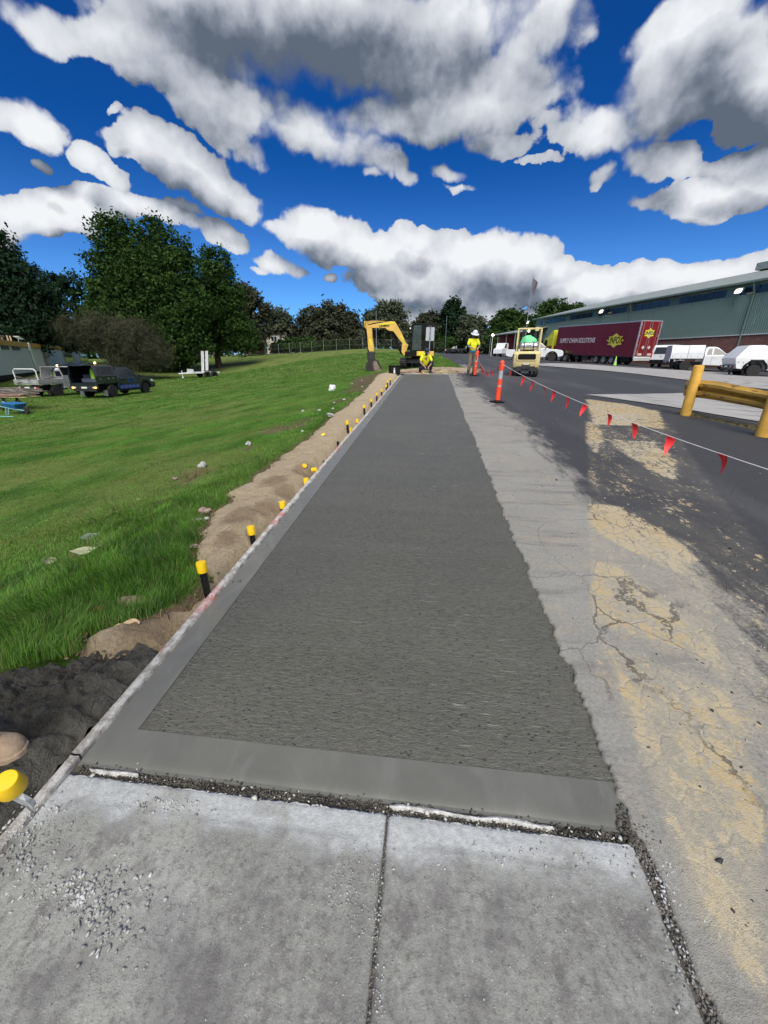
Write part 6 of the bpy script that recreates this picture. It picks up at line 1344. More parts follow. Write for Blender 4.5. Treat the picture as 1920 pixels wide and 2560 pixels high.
mb = MB(); mb.box((-1.02, 0, .36), (.16, .80, .22)); mb.box((-1.11, 0, .42), (.06, .34, .14)); mb.box((-1.12, 0, .54), (.03, .36, .05)); mb.build('rear_frame', dsteel, t_, bevel=.03)
mb = MB(); mb.box((-1.14, 0, .56), (.01, .26, .05)); mb.build('number_plate', MATS['number_plate_white'], t_, smooth=False)
for s in (-1, 1): wheel(t_, -.78, s*.44, .27, .20, fy, 5); wheel(t_, .68, s*.50, .34, .24, fy, 5)
mb = MB(); mb.prism([(-.3, .42), (-.3, .95), (.35, .95), (.45, .60), (.95, .60), (.95, .35), (-.2, .35)], -.52, .52, 'Y'); mb.build('chassis', fy, t_, bevel=.03)
mb = MB(); mb.box((-.02, 0, 1.0), (.7, .8, .12)); mb.build('engine_hood', black, t_, bevel=.04)
mb = MB(); mb.box((-.05, 0, 1.13), (.48, .46, .12)); mb.box((-.30, 0, 1.42), (.12, .46, .5)); mb.build('seat', black, t_, bevel=.05)
mb = MB()
for s in (-1, 1): mb.tube([(-.62, s*.50, 1.05), (-.42, s*.50, 2.06), (.45, s*.48, 2.10), (.88, s*.46, .95)], .035, 8)
mb.tube([(-.42, -.50, 2.06), (-.42, .50, 2.06)], .035, 8); mb.tube([(.45, -.48, 2.10), (.45, .48, 2.10)], .035, 8)
mb.build('overhead_guard', fy, t_)
for k in range(6):
    mb = MB(); y = -.38+k*.152; mb.bar((-.40, y, 2.09), (.45, y, 2.12), .03, .04); mb.build('guard_bar', fy, t_)
mb = MB(); 
for s in (-1, 1): mb.box((1.08, s*.30, 1.16), (.12, .07, 2.1)); mb.box((1.18, s*.22, 1.12), (.1, .06, 2.0))
for z in (.35, 1.2, 2.15): mb.box((1.10, 0, z), (.10, .66, .09))
mb.build('mast', dsteel, t_, bevel=.008)
mb = MB()
for s in (-1, 1): mb.box((1.30, s*.25, .32), (.05, .11, .55)); mb.box((1.80, s*.25, .07), (1.0, .11, .045))
mb.build('fork', dsteel, t_)
gb = mat('gas_bottle_aluminium', (.55, .56, .58), .35, .8, .1, 4, dirt=.2, dirtcol=(.25, .24, .22))
mb = MB(); mb.lathe([(.0005, -.42), (.10, -.41), (.155, -.36), (.17, -.30), (.17, .30), (.155, .36), (.10, .41), (.0005, .42)], (-.72, -.03, 1.32), 24, axis='Y'); mb.build('gas_bottle', gb, t_)
for y in (-.20, .20): mb = MB(); mb.lathe([(.173, -.02), (.180, -.018), (.180, .018), (.173, .02)], (-.72, y-.03, 1.32), 24, axis='Y'); mb.build('bottle_strap', black, t_)
mb = MB(); mb.tube([(-.72, .40, 1.32), (-.8, .5, 1.3), (-.7, .55, 1.15), (-.5, .5, 1.08)], .012, 6); mb.tube([(-.9, .1, 1.4), (-.93, -.05, 1.36), (-.9, -.25, 1.42)], .01, 6); mb.build('gas_hose', black, t_)
bag = mat('green_plastic_sheet', (.14, .62, .28), .5, var=.15, vscale=5, bump=.6, bscale=12)
mb = MB(); mb.ball((-.50, .0, 1.42), (.22, .43, .34), 26, m=16); mb.v = [(x+.05*mnoise.noise(Vector((x*4, y*4, z*4))), y*(1+.22*mnoise.noise(Vector((x*3+5, y*5, z*4)))), z+.09*mnoise.noise(Vector((x*4, y*6+3, z*5)))) for x, y, z in mb.v]; o = mb.build('green_cover', bag, t_)
for s, m_ in ((-.0, lampon),): mb = MB(); mb.cyl((-.47, .05, 1.96), (-.52, .05, 1.96), .045, 14); mb.build('rear_work_light', lampon, t_)
mb = MB(); mb.box((-.40, -.30, 2.04), (.12, .16, .16)); mb.build('beacon_bracket', fy, t_, bevel=.01)
mb = MB(); mb.tube([(.3, .46, 1.0), (.3, .62, 1.3), (.32, .60, 1.62)], .012, 6); mb.build('hand_grip', dsteel, t_)
mb = MB(); mb.tube([(.35, 0, 1.0), (.25, 0, 1.3)], .03, 8); mb.lathe([(.15, -.012), (.17, 0), (.15, .012)], (.24, 0, 1.33), 20); mb.build('steering_wheel', black, t_)

# --- semi trailer and prime mover
maroon = mat('maroon_curtain', (.135, .010, .028), .5, var=.08, vscale=.6, bump=.05, bscale=2); mardoor = mat('maroon_door_paint', (.20, .016, .020), .35, var=.10, vscale=1)
lime = mat('lime_yellow_paint', (.60, .62, .05), .35, var=.04); logoy = mat('logo_yellow', (.70, .64, .08), .5, var=.05)
YA = R(90)+R(18.0); rearL = atD(1577, 914, 43.5); rearL = np.array([rearL[0], rearL[1]])
fd = np.array([math.cos(YA), math.sin(YA)]); lf_ = np.array([-fd[1], fd[0]]); TW = 2.5
org = rearL - lf_*TW/2; z_r = gz1(*rearL); z_f = gz1(*(rearL+fd*13))
t_ = thing('semi_trailer', 'long maroon curtain sided semi trailer with yellow LINFOX star logos and SUPPLY CHAIN SOLUTIONS lettering', 'trailer', (org[0], org[1], z_r-.02), YA); t_['label'] = 'long maroon curtain sided semi trailer lettered SUPPLY CHAIN SOLUTIONS with yellow star logos'
tilt = math.atan2(z_f-z_r, 13); t_.rotation_euler = (0, -tilt, YA)
TL, ZT = 13.9, 4.30
def side_uv(px, py):           # trailer side plane -> distance from the rear and height
    d = ray(px, py); n2 = lf_; tt = ((rearL-EYE[:2])@n2)/(d[:2]@n2); q = EYE+d*tt; u = (q[:2]-rearL)@fd; return u, q[2]-(z_r-.02)-u*math.tan(tilt)
mb = MB(); 
mb.prism([(.06, .95), (9.9, .95), (9.9, 1.42), (TL, 1.42), (TL, ZT-.06), (.06, ZT-.06)], -TW/2+.02, TW/2-.03, 'Y'); mb.build('load_box', mardoor, t_)
for s in (-1, 1):
    # curtain: softly rippled sheet in two heights
    n = 240; V = []; 
    for i in range(n+1):
        u = .12+(TL-.2)*i/n; zb_ = .92 if u < 9.9 else 1.38; r1 = .006*math.sin(u*19)+.004*math.sin(u*7.3)
        for k in range(5): zz2 = zb_+(ZT-.12-zb_)*k/4; V.append((u, s*(TW/2+.0+r1*(1-k/5)), zz2))
    F = [(i*5+k, (i+1)*5+k, (i+1)*5+k+1, i*5+k+1) for i in range(n) for k in range(4)]
    mb = MB(); mb.add(V, F); mb.build('side_curtain', maroon, t_, angle=60)
    mb = MB()
    for i in range(32):
        u = .3+i*.43; zb_ = .92 if u < 9.8 else 1.38
        if u < TL-.2: mb.box((u, s*(TW/2+.018), zb_+.10), (.035, .012, .20))
    mb.build('curtain_buckles', mat('curtain_buckle', (.20, .05, .06), .6), t_, smooth=False)
    mb = MB(); mb.box((TL/2, s*(TW/2-.01), ZT-.04), (TL, .06, .12)); mb.build('roof_rail', mat('roof_rail_alloy', (.50, .52, .56), .4, .5), t_)
    mb = MB(); mb.box((4.9, s*(TW/2-.02), .86), (9.9, .06, .10)); mb.box((11.9, s*(TW/2-.02), 1.32), (3.9, .06, .10)); mb.build('side_rail', dsteel, t_)
for k in range(3):
    for s in (-1, 1): wheel(t_, 3.15+k*1.25, s*1.02, .50, .34, steel, 8)
mb = MB(); mb.box((6, -.5, .78), (11, .14, .3)); mb.box((6, .5, .78), (11, .14, .3)); mb.box((1.0, 0, .62), (1.1, 2.1, .34)); mb.box((7.6, .95, .62), (1.1, .5, .5)); mb.box((9.2, .9, .60), (.5, .5, .5)); mb.cyl((8.0, .7, .2), (8.0, .7, .8), .06, 8); mb.build('underframe', dsteel, t_)
mb = MB(); mb.box((1.1, 1.05, .58), (1.3, .3, .55)); mb.build('pallet_box', black, t_, bevel=.02)
# rear: frame, two doors, lock rods, hinges, placards
mb = MB(); mb.box((.03, 0, ZT-.03), (.10, TW, .14)); mb.box((.0, TW/2-.05, 2.6), (.12, .10, 3.4)); mb.box((.0, -TW/2+.05, 2.6), (.12, .10, 3.4)); mb.build('rear_frame', MATS['roof_rail_alloy'], t_)
for s in (-1, 1): mb = MB(); mb.box((-.01, s*.60, 2.60), (.06, 1.14, 3.30)); mb.build('rear_door', mardoor, t_, bevel=.01)
for y in (-.88, -.12, .12, .88): mb = MB(); mb.cyl((-.06, y, .96), (-.06, y, 4.22), .022, 8); mb.build('lock_rod', steel, t_)
for s in (-1, 1):
    for z in (1.15, 2.0, 2.9, 3.9): mb = MB(); mb.box((-.05, s*1.15, z), (.05, .18, .08)); mb.build('hinge', MATS['roof_rail_alloy'], t_)
    mb = MB(); mb.prism([(s*.36, 1.98-.0), (s*.36+.19, 1.79), (s*.36, 1.60), (s*.36-.19, 1.79)], -.062, -.050, 'X'); mb.build('placard', mat('placard_white', (.6, .56, .55), .5), t_, smooth=False)
    mb = MB(); mb.box((-.055, s*.62, 1.12), (.02, .55, .22)); mb.build('marker_plate', mat('marker_plate_pink', (.62, .50, .46), .5), t_, smooth=False)
    mb = MB(); mb.box((-.06, s*1.02, .86), (.05, .26, .14)); mb.build('tail_light', redl, t_, bevel=.01)
mb = MB(); mb.box((-.02, .9, 1.35), (.06, .12, .30)); mb.build('orange_marker', mat('orange_marker', (.65, .28, .06), .5), t_, smooth=False)
mb = MB(); mb.box((-.03, 0, .80), (.14, TW, .20)); mb.box((-.03, 0, .58), (.12, TW-.1, .12)); mb.build('rear_bumper', white, t_, bevel=.015)
def star(w, h, c=(0, 0)): 
    return [(c[0]-w*.5, c[1]), (c[0]-w*.36, c[1]-h*.12), (c[0]-w*.42, c[1]-h*.28), (c[0]-w*.2, c[1]-h*.30), (c[0], c[1]-h*.5), (c[0]+w*.2, c[1]-h*.30), (c[0]+w*.42, c[1]-h*.28), (c[0]+w*.36, c[1]-h*.12),
            (c[0]+w*.5, c[1]), (c[0]+w*.36, c[1]+h*.12), (c[0]+w*.42, c[1]+h*.28), (c[0]+w*.2, c[1]+h*.30), (c[0], c[1]+h*.5), (c[0]-w*.2, c[1]+h*.30), (c[0]-w*.42, c[1]+h*.28), (c[0]-w*.36, c[1]+h*.12)]
X3 = lambda x, y: (1340+x*.1929, 780+y*.1929)
ul, zl = side_uv(*X3(912, 372)); ur, zr = side_uv(*X3(1132, 368)); uc, zt_ = side_uv(*X3(1036, 280)); _, zb2 = side_uv(*X3(1000, 462)); uc = (ul+ur)/2; zc_ = (zl+zr)/2
mb = MB(); mb.prism(star(abs(ur-ul), abs(zt_-zb2)*1.02, (uc, zc_)), TW/2+.020, TW/2+.028, 'Y'); mb.build('star_logo', logoy, t_, smooth=False)
text_mesh('lettering', 'LINFOX', .95, black, t_, (uc, TW/2+.032, zc_), (-1, 0, 0), (0, 0, 1), .003, shear=.12, bold=.02, xscale=abs(ur-ul)*.80/3.05)
tl_, tz1 = side_uv(*X3(330, 375)); tr_, tz2 = side_uv(*X3(732, 370)); 
text_mesh('lettering', 'SUPPLY CHAIN SOLUTIONS', .78, mat('lettering_white', (.72, .70, .72), .5), t_, ((tl_+tr_)/2, TW/2+.024, (tz1+tz2)/2), (-1, 0, 0), (0, 0, 1), .003, shear=.12, bold=.008, xscale=abs(tl_-tr_)/8.6)
mb = MB(); st = star(1.35, .95, (0, 3.15)); mb.prism([(y, z) for y, z in st], -.052, -.046, 'X'); mb.build('star_logo', logoy, t_, smooth=False)
text_mesh('lettering', 'LINFOX', .42, black, t_, (-.058, 0, 3.15), (0, -1, 0), (0, 0, 1), .003, shear=.12, bold=.012, xscale=.90)
t_['label'] = 'long maroon curtain sided semi trailer lettered SUPPLY CHAIN SOLUTIONS with yellow star logos'
# prime mover
po = org+fd*11.2; zp = gz1(*po)
t_ = thing('prime_mover', 'lime yellow and maroon cab over prime mover coupled to the front of the maroon trailer', 'truck', (po[0], po[1], zp), YA)
for x in (.2, 1.5):
    for s in (-1, 1): wheel(t_, x, s*1.02, .50, .44, steel, 8)
for s in (-1, 1): wheel(t_, 4.9, s*1.05, .50, .32, steel, 8)
cabx0, cabx1 = 3.55, 5.75
lowp = [(cabx0, .95), (cabx0, 2.0), (cabx1-.05, 2.0), (cabx1, 1.6), (cabx1+.02, .5), (5.5, .45), (5.45, .8)]+arc(4.9, .5, .62, 20, 160, 6)+[(4.2, .6)]
mb = MB(); mb.prism(lowp, -1.22, 1.22, 'Y'); mb.build('lower_cab', mardoor, t_, bevel=.05)
mb = MB(); mb.prism([(cabx0, 2.0), (cabx0, 3.15), (4.3, 3.2), (5.45, 3.05), (cabx1-.10, 2.0)], -1.20, 1.20, 'Y'); mb.build('upper_cab', lime, t_, bevel=.06)
mb = MB(); mb.prism([(3.60, 3.15), (3.60, 4.0), (3.9, 4.05), (5.1, 3.12)], -1.08, 1.08, 'Y'); mb.build('roof_deflector', lime, t_, bevel=.08)
for s in (-1, 1):
    mb = MB(); mb.prism([(4.75, 2.05), (4.75, 2.85), (5.35, 2.82), (5.58, 2.05)], s*1.205, s*1.212, 'Y'); mb.build('side_window', glass, t_, smooth=False)
    mb = MB(); mb.box((5.75, s*1.42, 2.55), (.10, .25, .75)); mb.build('side_mirror', black, t_, bevel=.03)
    mb = MB(); mb.box((3.45, s*1.1, 2.5), (.06, .3, 2.7)); mb.build('side_fairing', lime, t_, bevel=.02)
    mb = MB(); mb.prism([(4.0, 1.75), (4.3, 1.5), (5.4, 1.7), (5.4, 1.85)], s*1.222, s*1.228, 'Y'); mb.build('cream_stripe', logoy, t_, smooth=False)
mb = MB(); mb.add([(cabx1-.03, -1.05, 2.10), (cabx1-.03, 1.05, 2.10), (5.50, 1.05, 3.0), (5.50, -1.05, 3.0), (cabx1-.08, -1.05, 2.10), (cabx1-.08, 1.05, 2.10), (5.44, 1.05, 3.0), (5.44, -1.05, 3.0)], [(0, 1, 2, 3), (7, 6, 5, 4), (0, 4, 5, 1), (1, 5, 6, 2), (2, 6, 7, 3), (3, 7, 4, 0)]); mb.build('windscreen', glass, t_, smooth=False)
mb = MB(); mb.box((2.2, .45, .85), (6.4, .1, .28)); mb.box((2.2, -.45, .85), (6.4, .1, .28)); mb.cyl((2.7, .95, .6), (3.6, .95, .6), .33, 18); mb.cyl((2.7, -.95, .6), (3.6, -.95, .6), .33, 18); mb.box((.85, 0, 1.1), (1.8, .9, .1)); mb.build('chassis', dsteel, t_)

# --- white vehicles by the warehouse
def at_yaw(px, py, D, label, rz, kind, **kw):
    q = yardpos(px, py, D); return ute(label, tuple(q), rz, white, **kw)
wy = R(90)+R(18)                       # yard direction
# white extra cab ute with a boxed canopy, side on, nose to the right
c_ = yardpos(1757, 926, 34.4); rzu = math.atan2(-.36, 1)*1.0
ute('white ute with a two box service canopy parked side on, nose to the right', (c_[0], c_[1], c_[2]), R(-14), white, 'extra', 'canopy', rimb, trim=white, roof=1.82)
c_ = yardpos(1932, 943, 27.4)
ute('white ute with high fibreglass canopy and black wheel arches at the right edge', (c_[0], c_[1], c_[2]), R(-10), white, 'dual', 'fibre_canopy', rimm=rimb, trim=white)
c_ = yardpos(1335, 910, 42.)
ute('white ute whose bonnet shows between the forklift and the prime mover', (c_[0], c_[1], c_[2]), R(-18), white, 'dual', 'tub', rimb, trim=black)
# van seen from behind
def van(label, loc, rz):
    t_ = thing('van', label, 'van', loc, rz); hw = .98
    prof = [(-2.5, .38), (-2.52, .95), (-2.40, 1.80), (-2.25, 1.96), (-1.6, 2.0), (.9, 2.0), (1.25, 1.93), (1.85, 1.32), (2.45, 1.12), (2.55, .85), (2.52, .40)]+arc(1.60, .34, .44, 0, 180, 7)[0:]+arc(-1.45, .34, .44, 0, 180, 7)
    yz = lambda z: hw if z < 1.1 else hw-.16*(z-1.1)/.9
    V = [(x, yz(z), z) for x, z in prof]+[(x, -yz(z), z) for x, z in prof]; n = len(prof)
    bm_ = MB(); bm_.add(V, [tuple(range(n)), tuple(range(2*n-1, n-1, -1))]+[(i, i+n, (i+1) % n+n, (i+1) % n) for i in range(n)]); bm_.build('body', white, t_, bevel=.05, seg=3)
    mb = MB(); y1, y2 = .74, .66; mb.add([(-2.50, -y1, 1.22), (-2.50, y1, 1.22), (-2.41, y2, 1.78), (-2.41, -y2, 1.78), (-2.44, -y1, 1.22), (-2.44, y1, 1.22), (-2.36, y2, 1.78), (-2.36, -y2, 1.78)], [(0, 1, 2, 3), (7, 6, 5, 4), (0, 4, 5, 1), (1, 5, 6, 2), (2, 6, 7, 3), (3, 7, 4, 0)])
    mb.v = [(v[0]-.022, v[1], v[2]) for v in mb.v]; mb.build('rear_window', glass, t_, smooth=False, bevel=.01)
    mb = MB(); mb.box((-2.54, 0, .55), (.10, 1.94, .32)); mb.build('rear_bumper', black, t_, bevel=.04)
    mb = MB(); mb.box((-2.56, -.3, .72), (.012, .36, .10)); mb.build('number_plate', MATS['number_plate_white'], t_, smooth=False)
    mb = MB(); mb.box((-2.545, .1, 1.02), (.02, .16, .05)); mb.build('badge', steel, t_, bevel=.01)
    for s in (-1, 1):
        mb = MB(); mb.box((-2.47, s*.90, 1.15), (.12, .12, .50), rot=Matrix.Rotation(R(4), 3, 'Y')); mb.build('tail_light', redl, t_, bevel=.02)
        wheel(t_, 1.60, s*.85, .33, .22, rims, 8); wheel(t_, -1.45, s*.85, .33, .22, rims, 8)
        mb = MB(); mb.box((1.55, s*1.12, 1.35), (.10, .2, .2)); mb.build('side_mirror', black, t_, bevel=.03)
        side_panel(t_, 'side_window', [(1.50, 1.38), (1.20, 1.78), (.65, 1.80), (.60, 1.36)] if s > 0 else [(1.50, 1.38), (1.20, 1.78), (.65, 1.80), (.60, 1.36)], 0, yz, glass, both=False) if s > 0 else None
        side_panel(t_, 'cargo_window', [(-.4, 1.36), (-.3, 1.80), (.3, 1.80), (.35, 1.36)], 0, yz, glass, both=False) if s > 0 else None
    mb = MB(); mb.prism([(-1.9, 1.5), (-1.6, 1.85), (-1.45, 1.85), (-1.75, 1.42)], -.93, -.90, 'Y'); mb.build('rear_quarter_window', glass, t_, smooth=False)
    mb = MB()
    for x in (-1.8, -.6, .6): mb.tube([(x, -.75, 2.1), (x, .75, 2.1)], .02, 6); mb.tube([(x, -.75, 1.95), (x, -.75, 2.12)], .02, 6); mb.tube([(x, .75, 1.95), (x, .75, 2.12)], .02, 6)
    mb.build('roof_bars', dsteel, t_); return t_
q = yardpos(1652, 919, 38.8); hv_ = R(52); van('white van seen from behind, parked between the maroon trailer and the boxed ute', (q[0]+1.0*math.cos(hv_)*2.0, q[1]+math.sin(hv_)*2.0, q[2]), hv_)
# pickups far up the road
for px, D, lab, m_, rzz in ((1138, 108, 'dark single cab ute with a tray parked side on at the top of the road', mat('dark_ute_paint', (.02, .022, .025), .3), R(172)), (1070, 112, 'pale ute glimpsed behind the excavator cab', white, R(175))):
    if px == 1070: continue
    q = yardpos(px, 883, D); ute(lab, tuple(q), rzz, m_, 'single', 'tray', rimb, trim=black, rearm=dsteel)
# maroon container truck and white car in the carport
q = yardpos(1262, 893, 80.); t_ = thing('delivery_truck', 'maroon box body truck parked under the carport behind the forklift', 'truck', tuple(q), R(90)-R(8))
mb = MB(); mb.box((0, 0, 2.2), (7.0, 2.5, 2.7)); mb.build('box_body', mat('bright_maroon_paint', (.26, .015, .02), .45), t_, bevel=.03)
mb = MB(); mb.box((4.6, 0, 1.6), (1.8, 2.3, 2.0)); mb.build('cab', white, t_, bevel=.1); mb = MB(); mb.box((0, 0, .65), (8.5, .9, .3)); mb.build('chassis', dsteel, t_)
for x in (-2.2, 4.4):
    for s in (-1, 1): wheel(t_, x, s*1.0, .48, .3, steel, 6)
mb = MB(); mb.box((-3.53, 0, 2.2), (.05, 2.3, 2.5)); mb.build('rear_door', mat('bright_maroon_paint', (.26, .015, .02)), t_, bevel=.02)
mb = MB(); mb.box((0, 1.27, 2.9), (1.6, .02, .3)); mb.build('white_lettering_panel', white, t_)
q = yardpos(1252, 892, 66.); t_ = thing('small_truck', 'small white truck parked in front of the maroon box truck', 'truck', tuple(q), R(235)); t_.scale = (.72,)*3
mb = MB(); mb.prism([(-1.2, .6), (-1.2, 2.4), (-1.0, 2.75), (.5, 2.75), (.9, 1.8), (1.9, 1.55), (1.95, .6)], -1.0, 1.0, 'Y'); mb.build('cab', white, t_, bevel=.08)
mb = MB(); mb.prism([(-.2, 1.75), (-.2, 2.6), (.42, 2.6), (.78, 1.8)], -1.01, 1.01, 'Y'); mb.build('side_window', glass, t_, smooth=False)
for s in (-1, 1): wheel(t_, 1.2, s*.85, .42, .25, steel, 6); wheel(t_, -1.6, s*.85, .42, .25, steel, 6)
mb = MB(); mb.box((-1.6, 0, .7), (2.4, .8, .2)); mb.build('chassis', dsteel, t_)
# lime traffic cones by the trailer
lc = mat('lime_cone_plastic', (.42, .75, .12), .5)
def cone(px, py, D, lab):
    q = yardpos(px, py, D); t_ = thing('traffic_cone', lab, 'traffic cone', tuple(q), 0, 'lime traffic cones beside the trailer')
    mb = MB(); mb.box((0, 0, .015), (.36, .36, .03)); mb.build('base', black, t_, bevel=.01); mb = MB(); mb.lathe([(.13, .03), (.025, .68), (.0005, .70)], n=16); mb.build('cone', lc, t_)
    mb = MB(); mb.lathe([(.085, .30), (.060, .45)], n=16); mb.v = [(v[0]*1.03, v[1]*1.03, v[2]) for v in mb.v]; mb.build('reflective_band', reflect, t_)
    for ch in t_.children: ch.scale = (1.25,)*3
cone(1381, 904, 48, 'lime green traffic cone in front of the prime mover wheels'); cone(1536, 916, 40.5, 'lime green traffic cone beside the rear axles of the maroon trailer')

# ================================================================== warehouse on the right
cladm, t, b, P = new_mat('green_ribbed_cladding')
n1 = t.noise(t.map(P, (.2, .2, 1.2)), 1.4, 5, .6); n2 = t.noise(t.map(P, (3, 3, .25)), 2.0, 4, .6)
c = t.mix(n1, (.145, .225, .198), (.185, .275, .243)); c = t.mix(t.ss(n2, .5, .75, 0, .4), c, (.21, .28, .25)); t.l.new(c, b.inputs['Base Color']); b.inputs['Roughness'].default_value = .5
gut = mat('gutter_green', (.16, .24, .21), .5); roofm = mat('roof_sheet', (.30, .34, .31), .5, .2, .12, 1); wwin = mat('clerestory_glass', (.02, .035, .06), .15, var=.4, vscale=.8); vinyl = mat('pale_green_panel', (.13, .22, .19), .6)
brm, t, b, P = new_mat('red_brickwork')
tc_ = t.new('ShaderNodeTexCoord'); br = t.new('ShaderNodeTexBrick'); t.put(br.inputs['Vector'], t.map(tc_.outputs['Object'], (1, 1, 1), rot=(R(90), 0, 0))); br.inputs['Color1'].default_value = (.20, .070, .052, 1); br.inputs['Color2'].default_value = (.30, .115, .08, 1); br.inputs['Mortar'].default_value = (.25, .22, .19, 1)
br.inputs['Scale'].default_value = 1.0; br.inputs['Brick Width'].default_value = .24; br.inputs['Row Height'].default_value = .086; br.inputs['Mortar Size'].default_value = .010
t.l.new(t.mix(t.ss(t.noise(P, 3, 4), .3, .7, 0, .4), br.outputs[0], (.10, .04, .03)), b.inputs['Base Color']); b.inputs['Roughness'].default_value = .9
W0 = np.array([29.0, 41.5]); wd = np.array([-math.sin(R(16.5)), math.cos(R(16.5))]); W0 = W0 - wd*22; WL = 22+38.5
WA = math.atan2(wd[1], wd[0]); ZE = 7.95; ZB = 3.56
wh = thing('warehouse', 'long green ribbed warehouse with a red brick base, strip windows and grey roof', 'warehouse', (W0[0], W0[1], 0), WA)     # local x along the wall, +y faces the yard
zf = min(gz1(*(W0+wd*s)) for s in (0, 20, 40, 60))-.4
mb = MB(); mb.box((WL/2, -.12, (zf+ZB)/2), (WL, .24, ZB-zf)); mb.build('brick_wall', brm, wh, smooth=False)
bays = [0, 11, 22.8, 34.5, 46.5, WL]
pitch = .19
for i in range(len(bays)-1):
    n = int((bays[i+1]-bays[i])/pitch); top = []; V = []
    for k in range(n+1):
        for dx, dy in ((0, .0), (.10, .0), (.13, .045), (.16, .045)): V.append((bays[i]+k*pitch+dx, -.05+dy))
    V = [v for v in V if v[0] <= bays[i+1]]; m_ = len(V); VV = [(x, y, ZB+.06) for x, y in V]+[(x, y, ZE-.95) for x, y in V]
    mb = MB(); mb.add(VV, [(j, j+1, j+1+m_, j+m_) for j in range(m_-1)]); mb.build('cladding_sheet', cladm, wh, smooth=False)
mb = MB(); mb.box((WL/2, .03, ZB+.04), (WL, .16, .07)); mb.build('white_flashing', white, wh, smooth=False)
mb = MB(); mb.box((WL/2, -.08, ZE-.50), (WL, .04, .96)); mb.build('upper_wall', gut, wh, smooth=False)
x = .6; k = 0
while x < WL-1.5:
    w = 1.28
    pane_m = vinyl if (k % 5 == 4) else wwin
    mb = MB(); mb.box((x+w/2, -.035, ZE-.62), (w-.09, .03, .62)); mb.build('window_pane' if pane_m is wwin else 'infill_panel', pane_m, wh, smooth=False); x += w; k += 1
mb = MB(); mb.box((WL/2, .25, ZE-.04), (WL+.6, .55, .05)); mb.box((WL/2, .50, ZE), (WL+.6, .14, .18)); mb.build('gutter', gut, wh, bevel=.02)
mb = MB(); mb.add([(-.3, .45, ZE+.06), (WL+.3, .45, ZE+.06), (WL+.3, -16, ZE+3.7), (-.3, -16, ZE+3.7), (-.3, .45, ZE-.02), (WL+.3, .45, ZE-.02), (WL+.3, -16, ZE+3.6), (-.3, -16, ZE+3.6)], [(0, 1, 2, 3), (7, 6, 5, 4), (0, 4, 5, 1), (1, 5, 6, 2), (2, 6, 7, 3), (3, 7, 4, 0)]); mb.build('roof', roofm, wh, smooth=False)
mb = MB(); mb.add([(-.3, -16, ZE+3.7), (WL+.3, -16, ZE+3.7), (WL+.3, -32, ZE), (-.3, -32, ZE)], [(0, 1, 2, 3)]); mb.build('roof', roofm, wh, smooth=False)
for xx in (0, WL): mb = MB(); mb.add([(xx, .0, zf), (xx, 0, ZE), (xx, -16, ZE+3.6), (xx, -32, ZE), (xx, -32, zf)], [(0, 1, 2, 3, 4)]); mb.build('end_wall', cladm, wh, smooth=False)
def wall_u(px, py):
    d = ray(px, py); n2 = np.array([-wd[1], wd[0]]); tt = ((W0-EYE[:2])@n2)/(d[:2]@n2); q = EYE+d*tt; return (q[:2]-W0)@wd, q[2]
for px, py in ((1884, 745), (1580, 775), (1361, 812)):
    u, _ = wall_u(px, py); mb = MB(); mb.tube([(u, .42, ZE-.1), (u, .30, ZE-.5), (u, .10, ZE-.85), (u, .10, zf+.3)], .075 if px > 1400 else .05, 8); mb.build('downpipe', gut, wh)
for px, py in ((1860, 728), (1513, 779), (1327, 806)):
    u, z = wall_u(px, py); mb = MB(); mb.box((u, .62, z), (.55, .10, .36), rot=Matrix.Rotation(R(25), 3, 'X')); mb.build('floodlight', lampon, wh, bevel=.03)
    mb = MB(); mb.box((u, .50, z+.08), (.65, .14, .40), rot=Matrix.Rotation(R(25), 3, 'X')); mb.tube([(u, .1, z+.3), (u, .5, z+.2)], .03, 6); mb.build('lamp_bracket', gut, wh)
u, z = wall_u(1643, 745); mb = MB(); mb.box((u, -15.2, ZE+4.0), (4.2, 1.2, .8)); mb.build('roof_vent', roofm, wh, bevel=.05)
# carport shed behind the forklift
q = yardpos(1292, 892, 76); sh = thing('carport', 'open carport with a low corrugated roof on posts behind the forklift', 'carport', tuple(q), wy)
mb = MB(); mb.add([(-5, 3.6, 3.7), (5, 3.6, 3.7), (5, -3.6, 4.9), (-5, -3.6, 4.9), (-5, 3.6, 3.55), (5, 3.6, 3.55), (5, -3.6, 4.75), (-5, -3.6, 4.75)], [(0, 1, 2, 3), (7, 6, 5, 4), (0, 4, 5, 1), (1, 5, 6, 2), (2, 6, 7, 3), (3, 7, 4, 0)]); mb.build('roof', roofm, sh, smooth=False)
for x in (-4.6, -1.6, 1.6, 4.6):
    mb = MB(); mb.cyl((x, 3.3, -.3), (x, 3.3, 3.6), .07, 8); mb.cyl((x, -3.3, -.3), (x, -3.3, 4.7), .07, 8); mb.build('post', steel, sh)
    mb = MB(); mb.bar((x, 3.5, 3.5), (x, -3.5, 4.6), .06, .16); mb.bar((x, 3.5, 3.45), (x, -3.5, 3.5), .05, .08)
    for k in range(5): mb.bar((x, 3-k*1.4, 3.47), (x, 2.3-k*1.4, 3.65+k*.18), .04, .04)
    mb.build('truss', dsteel, sh)
